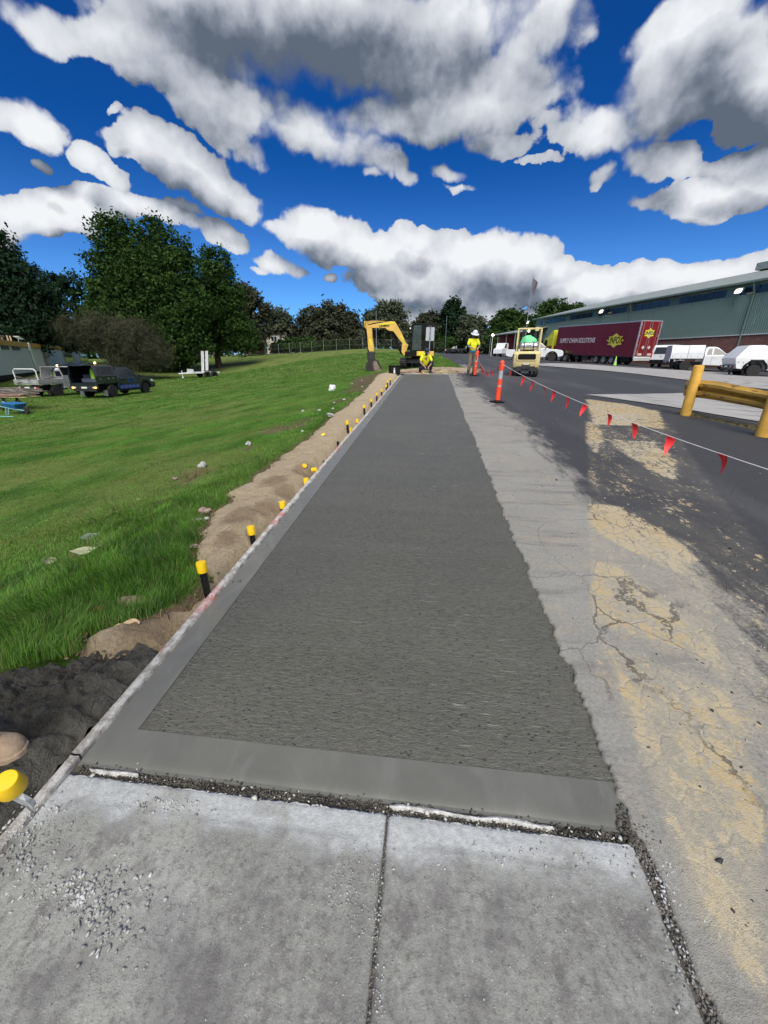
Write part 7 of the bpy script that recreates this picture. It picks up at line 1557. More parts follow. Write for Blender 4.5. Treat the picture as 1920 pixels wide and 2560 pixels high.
# flag pole with a limp flag, leaning a little
a = yardpos(1308, 893, 64); top = atD(1333, 690, 64); fp = thing('flagpole', 'tall thin flagpole with a small drooping grey flag above the carport roof', 'flagpole', tuple(a))
tv = Vector(tuple(np.array(top)-a)); mb = MB(); mb.tube([(0, 0, 0), tuple(tv*.5+Vector((-.06, 0, 0))), tuple(tv)], [.07, .055, .03], 8); mb.build('pole', steel, fp)
V = []
for i in range(9):
    for j in range(5): s = i/8; V.append((tv.x+.05+.75*s*(1-j*.10), tv.y+.18*math.sin(s*7+j), tv.z-.15-j*.42-s*.75))
mb = MB(); mb.add(V, [(i*5+j, i*5+j+1, (i+1)*5+j+1, (i+1)*5+j) for i in range(8) for j in range(4)]); mb.build('flag', mat('grey_flag_cloth', (.14, .12, .15), .8), fp, angle=80)
# poles
def pole(px, base_py, top_py, D, name, label, r=.06, head=None, m_=None):
    a = yardpos(px, base_py, D); h = atD(px, top_py, D)[2]-a[2]; t_ = thing(name, label, 'pole', tuple(a)); mb = MB(); mb.tube([(0, 0, -.3), (0, 0, h)], [r, r*.7], 8); mb.build('pole', m_ or steel, t_)
    if head == 'lamp': mb = MB(); mb.lathe([(.02, h-.1), (.22, h), (.20, h+.15), (.0005, h+.28)], n=12); mb.build('lamp_head', lampon, t_)
    if head == 'cross': 
        for z in (h-.4, h-1.2): mb = MB(); mb.box((0, 0, z), (2.4, .1, .12)); mb.build('crossarm', dsteel, t_)
        mb = MB(); 
        for x in (-1.1, -.5, .5, 1.1): mb.cyl((x, 0, h-.35), (x, 0, h-.15), .05, 6)
        mb.build('insulators', white, t_)
    return t_
pole(1227, 889, 839, 66, 'lamp_post', 'pale lamp post with a round head at the left end of the carport', .07, 'lamp', mat('pale_post', (.5, .5, .42), .6))
pole(941, 878, 778, 62, 'steel_pole', 'thin galvanised pole standing on the grass behind the excavator arm', .05)
pole(665, 885, 832, 125, 'power_pole', 'wooden power pole with crossarms above the house roof', .13, 'cross', mat('pole_timber', (.10, .08, .06), .9))
pole(1112, 886, 790, 95, 'steel_pole', 'thin pole rising beside the road behind the sign', .05)

# ================================================================== site building on the left
bd = np.array([math.cos(R(90)+R(34.7)), math.sin(R(90)+R(34.7))]); A0 = atD(-120, 870, 29.5)[:2]
wl = mat('painted_wall_white', (.74, .78, .80), .6, var=.06, vscale=2, dirt=.15, dirtcol=(.40, .42, .42)); wl2 = mat('painted_wall_grey', (.50, .54, .53), .6, var=.06); fas = mat('orange_yellow_fascia', (.72, .40, .06), .55, var=.12, vscale=1.5); fas2 = mat('brown_fascia', (.12, .065, .03), .6); dline = mat('brown_trim', (.10, .03, .015), .6)
wl_n = MATS['painted_wall_white'].node_tree
bb = thing('site_building', 'long white portable site building with an orange yellow fascia behind the utes', 'building', (A0[0], A0[1], 0), math.atan2(bd[1], bd[0]))   # local +x recedes along the wall; -y faces the lawn
def bu(px, py, off=0.):
    n2 = np.array([-bd[1], bd[0]]); o_ = A0 - n2*off; d = ray(px, py); tt = ((o_-EYE[:2])@n2)/(d[:2]@n2); q = EYE+d*tt; return (q[:2]-A0)@bd, q[2]
zt = bu(0, 850)[1]; gB = -1.0; zfl = .15
u1_, _ = bu(104, 880); u2_, _ = bu(117, 880); u3_, _ = bu(153, 880); ZT_ = zt
fh = .50
def module(x0, x1, y, wm_, fm, name='wall'):
    mb = MB(); mb.box(((x0+x1)/2, y+1.5, (ZT_-fh+zfl)/2), (x1-x0, 3.0, ZT_-fh-zfl)); mb.build(name, wm_, bb, smooth=False)
    mb = MB(); mb.box(((x0+x1)/2, y+1.5, ZT_-fh/2), (x1-x0+.06, 3.16, fh)); mb.build('fascia', fm, bb, smooth=False)
    mb = MB(); mb.box(((x0+x1)/2, y-.086, ZT_-fh+.03), (x1-x0+.04, .02, .06)); mb.build('trim', dline, bb, smooth=False)
    mb = MB(); mb.box(((x0+x1)/2, y+1.5, ZT_+.02), (x1-x0-.1, 2.9, .04)); mb.build('roof', roofm, bb, smooth=False)
    mb = MB(); mb.box(((x0+x1)/2, y+1.6, (zfl+gB)/2), (x1-x0, 2.8, zfl-gB)); mb.build('underfloor', black, bb, smooth=False)
module(-4, u1_, 0, wl, fas); module(u1_+.02, u2_, 1.2, wl2, fas); module(u2_+.02, u3_, 0, wl, fas); module(u3_+.02, u3_+22, .35, wl2, fas2)
for (pa, pb, zz0, zz1) in (((3, 868), (21, 875), 0, 0), ((30, 868), (49, 875), 0, 0)):
    xa, _ = bu(pa[0], 870); xb_, _ = bu(pb[0], 870); za = ZT_-fh-.02
    mb = MB(); mb.box(((xa+xb_)/2, -.01, za-.10), (xb_-xa, .06, .36)); w_ = mb.build('window', black, bb, smooth=False); mb = MB(); mb.box(((xa+xb_)/2, -.045, za-.10), (xb_-xa-.10, .02, .28)); mb.build('pane', wwin, w_, smooth=False)
for px in (168, 205):
    xa, _ = bu(px, 900); xb_, _ = bu(px+19, 900); xa += .5; xb_ += .5
    mb = MB(); mb.box(((xa+xb_)/2, .34, 1.62), (xb_-xa, .06, 1.35)); w_ = mb.build('window', steel, bb, smooth=False)
    for k in (0, 1): mb = MB(); wj = (xb_-xa)/2; mb.box((xa+wj*(k+.5), .30, 1.62), (wj-.10, .03, 1.2)); mb.build('pane', glass, w_, smooth=False)
x_, _ = bu(80, 900); mb = MB(); mb.tube([(x_, -.14, ZT_+.05), (x_+.1, -.14, 1.6), (x_+.5, -.14, .3)], .075, 8); mb.build('downpipe', white, bb)
x_, _ = bu(71, 870); mb = MB(); mb.box((x_, -.08, ZT_-fh-.05), (.75, .16, .50)); mb.build('vent_box', white, bb, bevel=.02)
x_, _ = bu(110, 880); mb = MB(); mb.box((x_-.1, .5, ZT_-fh-.42), (.9, .9, .55)); ac = mb.build('air_conditioner', white, bb, bevel=.02)
mb = MB()
for k in range(4): mb.box((x_-.1, .04, ZT_-fh-.24-k*.11), (.8, .02, .05))
mb.build('grille', black, ac, smooth=False)
xa, _ = bu(131, 874); xb_, _ = bu(146, 876); dirx = Vector((1, 0, 0)); text_mesh('lettering', 'ATCO', .36, mat('dark_red_lettering', (.16, .02, .015), .5), bb, ((xa+xb_)/2, -.10, ZT_-fh+.20), (1, 0, 0), (0, 0, 1), .004, bold=.01, xscale=(xb_-xa)/1.05)
# building work on the roof
rt_ = thing('roof_timbers', 'row of raw timber frames and uprights standing on the site building roof', 'timber', (A0[0], A0[1], ZT_), math.atan2(bd[1], bd[0]))
xq_ = [bu(px, 845)[0] for px in (6, 16, 25, 38, 45, 104, 111, 126)]
for i, x_ in enumerate(xq_): mb = MB(); mb.box((x_, .6, .32 if i > 2 else .22), (.16, .12, .56 if i > 2 else .4)); mb.build('upright', wood, rt_, smooth=False)
mb = MB(); mb.box((xq_[2]-1.6, .6, .45), (4.4, .12, .20)); mb.box((xq_[2]-1.6, .6, .08), (4.4, .14, .12)); mb.build('rail', wood, rt_, smooth=False)
x_ = bu(62, 845)[0]; mb = MB(); mb.bar((x_-.9, .5, .62), (x_+.9, .5, .40), .5, .04); mb.tube([(x_, .6, 0), (x_, .6, .55)], .03, 6); o = mb.build('satellite_panel', white, None, smooth=False); o.location = (A0[0], A0[1], ZT_); o.rotation_euler[2] = math.atan2(bd[1], bd[0]); tag(o, 'tilted white panel on a short mast above the site building roof', 'panel')

# ================================================================== house beyond the fence
q = yardpos(712, 884, 118); hs = thing('house', 'cream two storey house with a brown hipped roof far behind the fence', 'house', tuple(q), R(12))
hw_ = mat('cream_render', (.50, .45, .40), .8); tile = mat('brown_roof_tiles', (.13, .075, .06), .8, var=.3, vscale=3)
mb = MB(); mb.box((0, 4, 2.6), (9.5, 8, 5.2)); mb.build('wall', hw_, hs, smooth=False)
mb = MB(); mb.add([(-5.4, -.7, 5.2), (5.4, -.7, 5.2), (5.4, 8.7, 5.2), (-5.4, 8.7, 5.2), (-2, 4, 7.6), (2, 4, 7.6)], [(0, 1, 5, 4), (1, 2, 5), (2, 3, 4, 5), (3, 0, 4), (3, 2, 1, 0)]); mb.build('roof', tile, hs, smooth=False)
for x in (-2.6, 2.2):
    mb = MB(); mb.box((x, -.03, 3.9), (1.7, .08, 1.3)); w_ = mb.build('window', white, hs, smooth=False)
    for k in (-.4, .4): mb = MB(); mb.box((x+k, -.08, 3.9), (.7, .04, 1.1)); mb.build('pane', glass, w_, smooth=False)
mb = MB(); mb.box((2.5, -.06, 1.1), (3, .1, 2.2)); mb.build('garage_door', mat('grey_garage_door', (.2, .19, .18), .7), hs, smooth=False)
q = yardpos(505, 893, 92); sd2 = thing('garden_shed', 'pale ribbed garden shed seen under the big tree', 'shed', tuple(q), R(30)); mb = MB(); mb.box((0, 0, 1.1), (6.5, 3, 2.2)); mb.build('wall', mat('pale_shed_sheet', (.30, .32, .34), .6), sd2, smooth=False); mb = MB(); mb.prism([(-1.7, 2.2), (0, 2.75), (1.7, 2.2)], -3.4, 3.4, 'X'); mb.build('roof', roofm, sd2, smooth=False)
q = yardpos(630, 884, 112); mb = MB(); carm = mat('maroon_car_paint', (.14, .02, .025), .3)
tcar = thing('parked_car', 'dull maroon car parked in front of the far house', 'car', tuple(q), R(5)); prf = [(-2.1, .35), (-2.15, .8), (-1.6, .95), (-1.1, 1.38), (.5, 1.38), (1.1, .95), (2.0, .82), (2.1, .4)]
mb.prism(prf, -.85, .85, 'Y'); mb.build('body', carm, tcar, bevel=.06)
for x in (-1.3, 1.3):
    for s in (-1, 1): wheel(tcar, x, s*.78, .31, .2, rims, 5)
mb = MB(); mb.prism([(-1.35, .98), (-1.0, 1.32), (.42, 1.32), (.9, .98)], -.86, .86, 'Y'); mb.build('side_window', glass, tcar, smooth=False)

# ================================================================== chain fence along the far edge
fence_pts = [(-62, 80), (-47, 84.5), (-40, 84), (-30, 79), (-20, 75.5), (-10, 74.5), (-2, 75), (2.5, 79)]
fl = thing('wire_fence', 'long wire mesh fence on thin steel posts crossing behind the lawn', 'fence', (0, 0, 0)); seg = []; fwm = mat('fence_wire', (.16, .16, .15), .6, .4)
mb = MB(); n_post = 0
for (x0, y0), (x1, y1) in zip(fence_pts[:-1], fence_pts[1:]):
    L = math.hypot(x1-x0, y1-y0); n = max(1, round(L/2.8))
    for k in range(n):
        x, y = x0+(x1-x0)*k/n, y0+(y1-y0)*k/n; z = gz1(x, y); x2, y2 = x0+(x1-x0)*(k+1)/n, y0+(y1-y0)*(k+1)/n; z2 = gz1(x2, y2)
        pb = MB(); pb.cyl((x, y, z-.3), (x, y, z+1.95), .045, 6); pb.build('post', steel, fl)
        for h in (.15, .95, 1.85): mb.bar((x, y, z+h), (x2, y2, z2+h), .025, .025)
        m_ = 11
        for i in range(m_):
            u = i/m_; xa, ya_, za = x+(x2-x)*u, y+(y2-y)*u, z+(z2-z)*u
            for sgn in (-1, 1):
                ub = u+sgn*.16; 
                if 0 <= ub <= 1: mb.bar((xa, ya_, za+.1), (x+(x2-x)*ub, y+(y2-y)*ub, z+(z2-z)*ub+1.85), .006, .006)
o = mb.build('wire_mesh', fwm, fl, smooth=False); o['kind'] = 'stuff'

# ================================================================== trees
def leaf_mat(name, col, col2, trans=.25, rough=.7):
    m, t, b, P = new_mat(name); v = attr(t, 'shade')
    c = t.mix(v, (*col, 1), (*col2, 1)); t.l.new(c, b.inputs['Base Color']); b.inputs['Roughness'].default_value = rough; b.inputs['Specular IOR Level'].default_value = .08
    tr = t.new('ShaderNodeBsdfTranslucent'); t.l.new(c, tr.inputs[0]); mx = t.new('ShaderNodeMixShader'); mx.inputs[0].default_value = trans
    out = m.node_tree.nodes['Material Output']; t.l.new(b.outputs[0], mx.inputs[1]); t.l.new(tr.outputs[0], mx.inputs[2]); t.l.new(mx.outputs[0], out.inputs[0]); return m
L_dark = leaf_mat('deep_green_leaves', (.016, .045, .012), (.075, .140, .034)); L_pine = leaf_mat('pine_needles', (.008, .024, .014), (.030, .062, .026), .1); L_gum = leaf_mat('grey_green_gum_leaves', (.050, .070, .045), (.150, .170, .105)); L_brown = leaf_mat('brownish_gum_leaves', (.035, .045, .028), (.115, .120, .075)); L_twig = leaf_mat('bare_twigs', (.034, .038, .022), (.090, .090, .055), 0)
bark = mat('dark_bark', (.055, .042, .032), .95, var=.35, vscale=3, bump=.6, bscale=10); barkw = mat('pale_gum_bark', (.42, .38, .33), .85, var=.2, vscale=2)
def tree(name, label, base, H, lobes, leafm, nleaf, lsize, barkm=bark, trunk_r=.3, trunk_h=.35, seed=1, clump=.7, group=None, cat='tree', limbs=True, stretch=1.0, inner=.35, per=26, asp=(.8, .45)):
    """lobes: (dx, dz fraction, rx, rz) in metres; base: ground point"""
    r = np.random.default_rng(seed); t_ = thing(name, label, cat, tuple(base), 0, group); LB = np.array([(l[0], l[4] if len(l) > 4 else r.uniform(-1, 1)*l[2]*.4, l[1], l[2], l[3]) for l in lobes], float)
    vol = LB[:, 3]**2*LB[:, 4]; pr_ = vol**.75; pr_ /= pr_.sum()
    nc = max(8, nleaf//per); ci = r.choice(len(LB), nc, p=pr_); d = r.normal(0, 1, (nc, 3)); d /= np.linalg.norm(d, axis=1)[:, None]
    rad = np.where(r.random(nc) < inner, r.uniform(.3, .8, nc), r.uniform(.80, 1.06, nc))
    L = LB[ci]; cc = np.c_[L[:, 0]+d[:, 0]*L[:, 3]*rad, L[:, 1]+d[:, 1]*L[:, 3]*rad, L[:, 2]+d[:, 2]*L[:, 4]*rad]
    cc[:, 2] = np.maximum(cc[:, 2], .25)
    cs = r.uniform(.5, 1.25, nc)*clump; tone = r.uniform(0, 1, nc)
    k = r.integers(0, nc, nleaf); q = r.normal(0, .42, (nleaf, 3)); q[:, 2] *= .8*stretch; pos = cc[k]+q*cs[k][:, None]; pos[:, 2] = np.maximum(pos[:, 2], .08)
    nrm = r.normal(0, 1, (nleaf, 3)) + (pos-np.array([0, 0, H*.45]))/H*1.6 + [0, 0, .5]; nrm /= np.linalg.norm(nrm, axis=1)[:, None]
    a = np.cross(nrm, r.normal(0, 1, (nleaf, 3))); a /= np.linalg.norm(a, axis=1)[:, None]; b_ = np.cross(nrm, a); s = r.uniform(.55, 1.3, nleaf)*lsize
    V = np.empty((nleaf, 4, 3)); V[:, 0] = pos-a*s[:, None]*asp[0]; V[:, 1] = pos-b_*s[:, None]*asp[1]; V[:, 2] = pos+a*s[:, None]*asp[0]; V[:, 3] = pos+b_*s[:, None]*asp[1]
    sh = np.clip(tone[k]*.62+r.uniform(0, .22, nleaf), 0, 1); V = V.reshape(-1, 3)
    np_mesh('crown', V, np.arange(nleaf*4).reshape(-1, 4), leafm, t_, False, {'shade': np.repeat(sh, 4)})
    mb = MB(); th = H*trunk_h; rr = random.Random(seed); lean = rr.uniform(-.3, .3)
    mb.tube([(0, 0, -.4), (lean*.2, 0, th*.5), (lean, .1, th)], [trunk_r*1.3, trunk_r, trunk_r*.8], 8)
    if limbs:
        for l in LB: 
            e_ = Vector((l[0], l[1], l[2]+l[4]*.5)); s_ = Vector((lean, .1, th*rr.uniform(.65, 1))); m_ = s_.lerp(e_, .5)+Vector((rr.uniform(-.6, .6), rr.uniform(-.6, .6), rr.uniform(0, .8)))
            mb.tube([s_, m_, e_], [trunk_r*.55, trunk_r*.33, trunk_r*.10], 6)
            for z in range(3):
                f_ = m_.lerp(e_, rr.uniform(.1, .8)); g_2 = f_+Vector((rr.uniform(-1, 1)*l[3]*.8, rr.uniform(-1, 1)*l[3]*.6, rr.uniform(.1, .7)*l[4])); mb.tube([f_, f_.lerp(g_2, .5)+Vector((0, 0, .2)), g_2], [trunk_r*.2, trunk_r*.13, trunk_r*.04], 5)
    mb.build('trunk', barkm, t_, angle=60); return t_
def px_lobes(base_px, D, items):
    """lobes measured on the photograph: (cx, cy, rx px, ry px[, depth offset])"""
    b0 = yardpos(base_px[0], base_px[1], D); out = []
    for it in items:
        c_ = atD(it[0], it[1], D); e1_ = atD(it[0]+it[2], it[1], D); e2_ = atD(it[0], it[1]-it[3], D)
        dx = (c_-b0)@np.array([math.cos(YAW), math.sin(YAW), 0]); out.append((dx, c_[2]-b0[2], np.linalg.norm((e1_-c_)[:2]), abs(e2_[2]-c_[2]), it[4] if len(it) > 4 else 0.))
    return b0, out
def ptree(name, label, bpx, D, items, leafm, n, ls, **kw):
    b0, lb = px_lobes(bpx, D, items); H = max(l[1]+l[3] for l in lb); t_ = tree(name, label, b0, H, lb, leafm, n, ls, **kw); t_.rotation_euler[2] = YAW; return t_
# the big leafy tree, in several pointed leaders
ptree('leafy_tree', 'huge dark leafy tree with pointed leaders towering behind the utes, left of the gums', (420, 925), 54, [(285, 640, 42, 105), (258, 700, 34, 80), (272, 590, 18, 50), (298, 580, 20, 52), (330, 610, 18, 55), (352, 590, 12, 40), (392, 630, 34, 88), (398, 585, 14, 38), (425, 595, 15, 42), (455, 640, 16, 45), (380, 720, 75, 90), (440, 700, 50, 90), (300, 780, 70, 80), (370, 830, 90, 80), (450, 800, 60, 80), (250, 800, 38, 55), (480, 760, 42, 60), (400, 890, 75, 40), (470, 860, 55, 45), (340, 700, 60, 90), (470, 650, 25, 40)],
      L_dark, 80000, .25, trunk_r=.5, trunk_h=.25, seed=11, clump=1.0, inner=.25, stretch=1.25, cat='tree')
ptree('leafy_tree', 'leafy tree with a pointed top joined to the right side of the huge one', (545, 900), 60, [(545, 680, 38, 62), (530, 740, 48, 60), (565, 760, 45, 60), (515, 650, 20, 30), (550, 820, 50, 55), (600, 840, 42, 45), (505, 830, 40, 50), (560, 860, 40, 25)], L_dark, 30000, .25, trunk_r=.4, trunk_h=.3, seed=12, clump=.9, stretch=1.1)
ptree('pine_tree', 'very dark dense pine filling the left edge above the site building', (10, 930), 52, [(-60, 720, 90, 120), (20, 680, 60, 75), (60, 740, 60, 85), (85, 800, 50, 50), (0, 800, 90, 70), (-10, 620, 40, 45), (40, 850, 80, 40), (105, 750, 25, 50)], L_pine, 50000, .26, trunk_r=.5, seed=13, clump=1.0, inner=.3)
ptree('pine_tree', 'sparse pine with sky showing through beside the huge leafy tree', (165, 900), 68, [(150, 720, 28, 30), (185, 710, 30, 28), (140, 770, 24, 26), (205, 760, 32, 30), (168, 800, 40, 24), (215, 700, 22, 20), (130, 700, 16, 20), (120, 830, 40, 30), (190, 850, 55, 30)], L_pine, 8500, .34, trunk_r=.35, trunk_h=.6, seed=14, clump=1.1, inner=.2)
ptree('bare_shrub', 'wide brown twiggy shrub in front of the huge leafy tree beside the site building', (275, 925), 43, [(195, 822, 50, 30), (270, 830, 70, 42), (340, 850, 58, 48), (390, 885, 38, 34), (300, 878, 48, 36), (330, 905, 55, 22), (235, 845, 40, 30)], L_twig, 34000, .15, trunk_r=.12, trunk_h=.3, seed=15, clump=.8, inner=.6, cat='shrub', stretch=1.6, asp=(2.6, .10), per=40)
ptree('gum_tree', 'tall grey green gum right of the huge leafy tree, thinning to the sky', (655, 885), 84, [(600, 740, 40, 34), (640, 765, 30, 32), (600, 800, 40, 40), (650, 820, 22, 30), (615, 850, 45, 25), (580, 760, 30, 40), (665, 780, 14, 20)], L_brown, 13000, .42, trunk_r=.35, trunk_h=.45, seed=16, clump=1.2, inner=.2)
ptree('gum_tree', 'slender white trunked gum with a thin crown in front of the house', (705, 884), 96, [(690, 785, 20, 14), (712, 795, 16, 16), (672, 800, 12, 12), (695, 815, 26, 14), (722, 825, 10, 16)], L_gum, 3200, .42, barkm=barkw, trunk_r=.26, trunk_h=.55, seed=17, clump=1.1, inner=.3)
ptree('gum_tree', 'broad domed dark gum standing alone behind the fence, left of the excavator', (835, 876), 98, [(820, 785, 42, 26), (780, 805, 36, 30), (855, 795, 38, 30), (885, 830, 26, 36), (760, 830, 34, 34), (820, 830, 60, 40), (870, 855, 35, 22), (750, 850, 30, 20)], L_brown, 22000, .46, trunk_r=.4, trunk_h=.35, seed=18, clump=1.3, inner=.3)
ptree('shrub_clump', 'dark green shrubs along the fence below the domed gum', (740, 880), 90, [(720, 865, 30, 16), (760, 862, 30, 18), (800, 864, 30, 16), (860, 862, 34, 14), (690, 872, 20, 12)], L_dark, 9000, .36, trunk_r=.1, seed=19, clump=.9, cat='shrub')
ptree('gum_tree', 'dark gum with two rounded heads directly behind the excavator boom', (965, 872), 92, [(960, 775, 20, 20), (940, 790, 22, 18), (985, 775, 22, 20), (925, 800, 14, 14), (1000, 800, 16, 22), (960, 810, 40, 22), (930, 840, 25, 26), (985, 840, 32, 26)], L_gum, 13000, .40, trunk_r=.3, trunk_h=.4, seed=20, clump=1.1, inner=.25)
ptree('gum_tree', 'brownish gum between the excavator cab and the tall cypress', (1075, 884), 120, [(1075, 795, 24, 14), (1058, 805, 18, 18), (1095, 800, 16, 18), (1075, 830, 38, 30), (1030, 840, 25, 30)], L_brown, 9000, .50, trunk_r=.35, seed=21, clump=1.3)
ptree('cypress_tree', 'tallest dark cypress with a rounded tip above the standing worker', (1133, 884), 118, [(1135, 762, 16, 16), (1125, 785, 24, 26), (1145, 790, 22, 26), (1130, 815, 32, 34), (1150, 840, 30, 36)], L_pine, 15000, .46, trunk_r=.4, seed=22, clump=1.1, inner=.4)
ptree('gum_tree', 'grey green gum right of the cypress, thin at its crown', (1185, 886), 112, [(1170, 805, 20, 15), (1195, 810, 18, 18), (1205, 830, 14, 22), (1175, 835, 28, 26), (1200, 855, 20, 24)], L_gum, 8500, .46, trunk_r=.3, seed=23, clump=1.2, inner=.2)
ptree('hedge_tree', 'dark green mass of low trees beyond the far dark ute', (1150, 887), 116, [(1100, 860, 34, 24), (1140, 862, 36, 22), (1180, 866, 34, 20), (1220, 864, 30, 22), (1060, 862, 30, 24)], L_dark, 17000, .48, trunk_r=.3, seed=24, clump=1.2, cat='tree')
ptree('leafy_tree', 'dark spreading tree left of the flagpole behind the carport', (1275, 888), 96, [(1270, 790, 26, 14), (1250, 810, 24, 18), (1295, 800, 26, 18), (1310, 830, 26, 30), (1270, 840, 44, 34), (1240, 850, 30, 30)], L_dark, 15000, .44, trunk_r=.35, seed=25, clump=1.2)
ptree('leafy_tree', 'dark rounded tree rising above the far end of the warehouse roof', (1390, 880), 112, [(1385, 768, 34, 15), (1355, 785, 26, 18), (1420, 775, 22, 14), (1380, 800, 50, 25), (1340, 815, 26, 24), (1400, 830, 60, 30)], L_dark, 13000, .50, trunk_r=.35, seed=26, clump=1.3)
ptree('leafy_tree', 'small tree tip showing over the middle of the warehouse roof line', (1450, 880), 116, [(1448, 770, 18, 8), (1440, 790, 30, 16), (1450, 820, 40, 25)], L_dark, 4500, .50, trunk_r=.3, seed=27, clump=1.2)
ptree('gum_tree', 'low hazy trees behind the excavator arm and the fence', (1015, 876), 125, [(900, 855, 20, 16), (1020, 850, 26, 22), (1045, 850, 22, 20)], L_brown, 5000, .50, trunk_r=.3, seed=28, clump=1.2)

# far belt of trees closing the horizon all round, one mass nobody could count
r_ = np.random.default_rng(91); nb = 46000; az = r_.uniform(-math.pi, math.pi, nb); front = (az > R(-75)) & (az < R(75)); rb = np.where(front, r_.uniform(150, 176, nb), r_.uniform(120, 150, nb))
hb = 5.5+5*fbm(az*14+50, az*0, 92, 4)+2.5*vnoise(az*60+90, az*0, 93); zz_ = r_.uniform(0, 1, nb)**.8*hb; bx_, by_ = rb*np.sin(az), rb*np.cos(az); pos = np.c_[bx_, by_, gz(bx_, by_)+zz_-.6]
nn_ = r_.normal(0, 1, (nb, 3)); nn_[:, 2] += .5; nn_ /= np.linalg.norm(nn_, axis=1)[:, None]; aa = np.cross(nn_, r_.normal(0, 1, (nb, 3))); aa /= np.linalg.norm(aa, axis=1)[:, None]; bb2 = np.cross(nn_, aa); s_ = r_.uniform(.5, 1.3, nb)[:, None]*1.0
V = np.stack([pos-aa*s_, pos-bb2*s_*.7, pos+aa*s_, pos+bb2*s_*.7], 1).reshape(-1, 3)
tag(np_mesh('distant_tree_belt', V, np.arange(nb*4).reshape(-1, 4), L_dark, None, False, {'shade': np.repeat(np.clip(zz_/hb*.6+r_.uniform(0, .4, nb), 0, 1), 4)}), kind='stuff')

# ================================================================== grass
gm_, t, b, P = new_mat('grass_blades'); v = attr(t, 'shade'); kd = attr(t, 'dry')
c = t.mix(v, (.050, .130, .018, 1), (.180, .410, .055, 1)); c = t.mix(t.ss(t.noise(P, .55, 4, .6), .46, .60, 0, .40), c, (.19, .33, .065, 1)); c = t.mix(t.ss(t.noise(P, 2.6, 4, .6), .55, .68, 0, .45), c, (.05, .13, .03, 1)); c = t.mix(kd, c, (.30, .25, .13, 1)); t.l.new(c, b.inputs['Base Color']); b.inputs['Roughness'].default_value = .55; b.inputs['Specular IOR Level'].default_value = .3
tr = t.new('ShaderNodeBsdfTranslucent'); t.l.new(c, tr.inputs[0]); mx = t.new('ShaderNodeMixShader'); mx.inputs[0].default_value = .35
out = gm_.node_tree.nodes['Material Output']; t.l.new(b.outputs[0], mx.inputs[1]); t.l.new(tr.outputs[0], mx.inputs[2]); t.l.new(mx.outputs[0], out.inputs[0])
def blades(name, x, y, h, w, label_kind='stuff', dry=None, seed=1, lay=.55):
    r = np.random.default_rng(seed); n = len(x); z = gz(x, y)+(fbm(x*.9, y*.9, 21, 4)-.5)*.10*sstep(np.abs(x), 2.2, 4)-.015
    cl_ = fbm(x*5, y*5, 7, 3); cx_ = (vnoise(x*2.3, y*2.3, 8)-.5)*2; cy_ = (vnoise(x*2.3+50, y*2.3, 9)-.5)*2
    a = r.uniform(0, 2*math.pi, n); ln = r.uniform(.15, 1.0, n)*lay; bx = np.cos(a)*ln+cx_*lay*.9; by = np.sin(a)*ln+cy_*lay*.9; q = r.uniform(0, 2*math.pi, n); wx = np.cos(q)*w/2; wy_ = np.sin(q)*w/2
    V = np.empty((n, 5, 3)); V[:, 0] = np.c_[x-wx, y-wy_, z]; V[:, 1] = np.c_[x+wx, y+wy_, z]
    mx_, my_, mz_ = x+bx*h*.35, y+by*h*.35, z+h*.58; V[:, 2] = np.c_[mx_+wx*.8, my_+wy_*.8, mz_]; V[:, 3] = np.c_[mx_-wx*.8, my_-wy_*.8, mz_]
    V[:, 4] = np.c_[x+bx*h*.95, y+by*h*.95, z+h*(1-.35*np.hypot(bx, by))]
    I = (np.arange(n)*5)[:, None]; F = np.concatenate([I+[0, 1, 2], I+[0, 2, 3], I+[3, 2, 4]]).reshape(-1, 3)
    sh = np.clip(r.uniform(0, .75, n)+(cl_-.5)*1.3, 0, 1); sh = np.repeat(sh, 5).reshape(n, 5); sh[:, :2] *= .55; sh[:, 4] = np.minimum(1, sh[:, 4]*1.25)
    dr = (r.random(n) < .085)*r.uniform(.3, 1, n) if dry is None else dry
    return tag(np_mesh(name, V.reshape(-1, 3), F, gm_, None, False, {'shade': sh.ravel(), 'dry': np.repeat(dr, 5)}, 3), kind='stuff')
n = 520000; r_ = np.random.default_rng(77)
rad = np.exp(r_.uniform(math.log(1.6), math.log(52), n)); th = r_.uniform(R(-62), R(14), n)     # fan over the lawn, azimuth left of +Y
x = rad*np.sin(th); y = rad*np.cos(th); ok = np.ones(n, bool)
se = sand_edge(y); ok &= np.where(y < 19.6, x < se+.03+(r_.random(n)-.5)*.10, True); ok &= ~((y < 1.25) & (x > -3.9)) & ~((x > -3.9) & (y < mud_edge(x)+.03) & (y < 1.9))
ok &= ~((y > 19.6) & (x > yard_left(y)-.1)); so = soil_attr(x, y); ok &= r_.random(n) > np.clip(so*1.25-.2, 0, .97)
ok &= (x < -1.5) | (y > 22)
x, y, rad = x[ok], y[ok], rad[ok]; long_ = sstep(6.5-rad, 0, 3.5)*(.55+.9*vnoise(x*1.4, y*1.4, 33))
h = (.032+.075*long_)*r_.uniform(.6, 1.3, len(x)); w = np.maximum(.0035, .0011*rad)*r_.uniform(.8, 1.3, len(x)); h = np.maximum(h, .0022*rad)
blades('grass', x, y, h, w, seed=5)
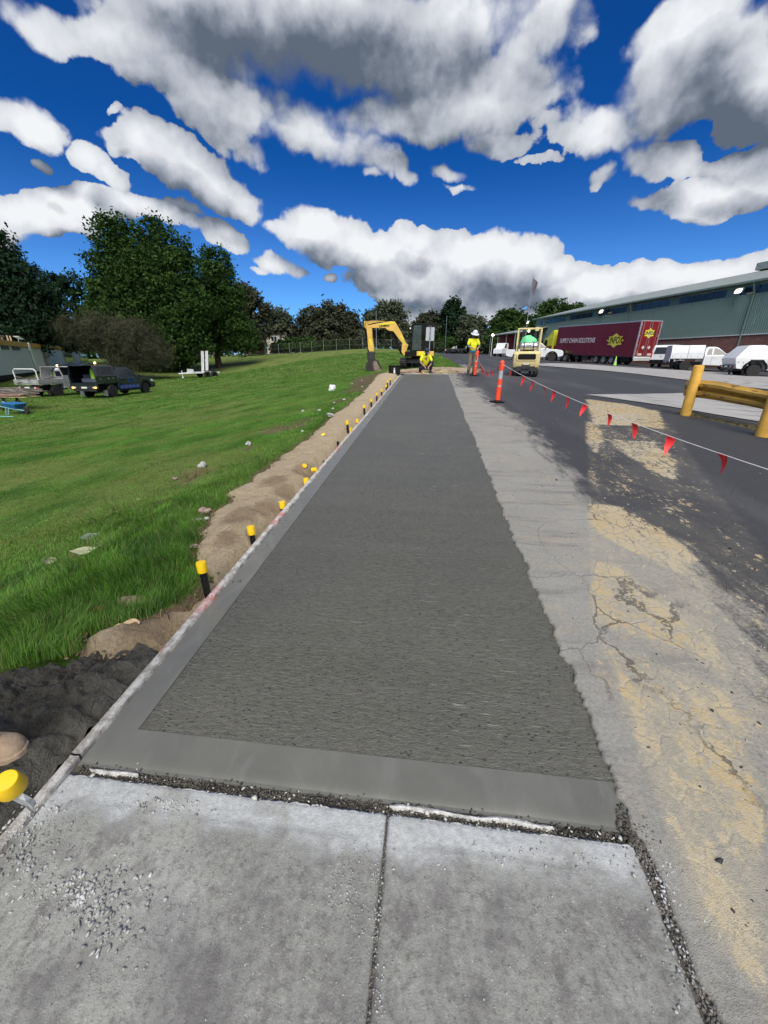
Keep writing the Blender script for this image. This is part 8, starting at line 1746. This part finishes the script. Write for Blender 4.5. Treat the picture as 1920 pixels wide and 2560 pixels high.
# dead tuft behind the white stone, dry weeds by the guard rail
def tuft(px, py, sx, sy, n, hh, dryv, seed, wid=.004):
    c_ = ground_hit(px, py); r = np.random.default_rng(seed); x = c_[0]+r.normal(0, sx, n); y = c_[1]+r.normal(0, sy, n); blades('grass_tuft' if dryv < .9 else 'dead_grass', x, y, r.uniform(.5, 1.2, n)*hh, np.full(n, wid), dry=r.uniform(dryv*.6, dryv, n), seed=seed, lay=.9)
tuft(488, 1185, .13, .10, 900, .10, 1., 41); tuft(470, 1205, .22, .10, 700, .04, 1., 42); tuft(690, 1075, .45, .2, 900, .05, 1., 43, .006)
gx = []; gy = []
for (a_, b_) in zip(kb[:-1], kb[1:]):
    m_ = 500; u = r_.random(m_); gx.append(a_[0]+(b_[0]-a_[0])*u+r_.normal(0, .06, m_)-.02); gy.append(a_[1]+(b_[1]-a_[1])*u+r_.normal(0, .06, m_))
gx = np.concatenate(gx); gy = np.concatenate(gy); blades('dead_grass', gx, gy, r_.uniform(.04, .14, len(gx)), np.full(len(gx), .006), dry=r_.uniform(.9, 1, len(gx)), seed=55, lay=1.3)
mb = MB(); V = []
for i, q_ in enumerate(kb): V += [(q_[0]+.08, q_[1]+.10, q_[2]+.05), (q_[0]+.30, q_[1]+.34, q_[2]+.055)]
mb.add(V, [(2*i, 2*i+1, 2*i+3, 2*i+2) for i in range(len(kb)-1)]); tag(mb.build('dark_drain_gap', mat('dark_gap_strip', (.02, .018, .015), .95), smooth=False), kind='structure')  # flat near-black strip laid along the drain gap
# blue-grey rough turf and fallen chips on the path side of the sand
n = 900; yy = r_.uniform(1.4, 12, n); xx = sand_edge(yy)+r_.normal(0, .09, n); P_ = np.c_[xx, yy, gz(xx, yy)+.0]
tag(rubble('soil_crumbs', P_, r_.uniform(.004, .016, n), mat('soil_crumb', (.16, .11, .075), .95, var=.4, vscale=20), seed=9), kind='stuff')
n = 2500; yy = r_.uniform(1.5, 10, n)**1.0; xx = r_.uniform(-2.1, -1.48, n); k_ = xx > sand_edge(yy); xx, yy = xx[k_], yy[k_]; zz_ = sand_z(xx, yy)
tag(rubble('sand_grit', np.c_[xx, yy, zz_-.001], r_.uniform(.0015, .006, len(xx)), mat('grit', (.40, .32, .24), .9, var=.4, vscale=40), seed=10), kind='stuff')
# asphalt crumbs on the worn yard near the camera
n = 5000; yy = np.exp(r_.uniform(math.log(.7), math.log(9), n)); xx = .85+r_.gamma(2., .8, n); k_ = xx < 6; xx, yy = xx[k_], yy[k_]
tag(rubble('asphalt_crumbs', np.c_[xx, yy, gz(xx, yy)+.008], np.exp(r_.normal(math.log(.0035), .5, len(xx))), mat('crumb_black', (.035, .034, .034), .9, var=.5, vscale=30), seed=12), kind='stuff')
n = 500; yy = np.exp(r_.uniform(math.log(.9), math.log(10), n)); xx = .9+r_.gamma(2.2, 1., n)
tag(rubble('pale_chips', np.c_[xx, yy, gz(xx, yy)+.009], np.exp(r_.normal(math.log(.005), .4, n)), stw, seed=13), kind='stuff')
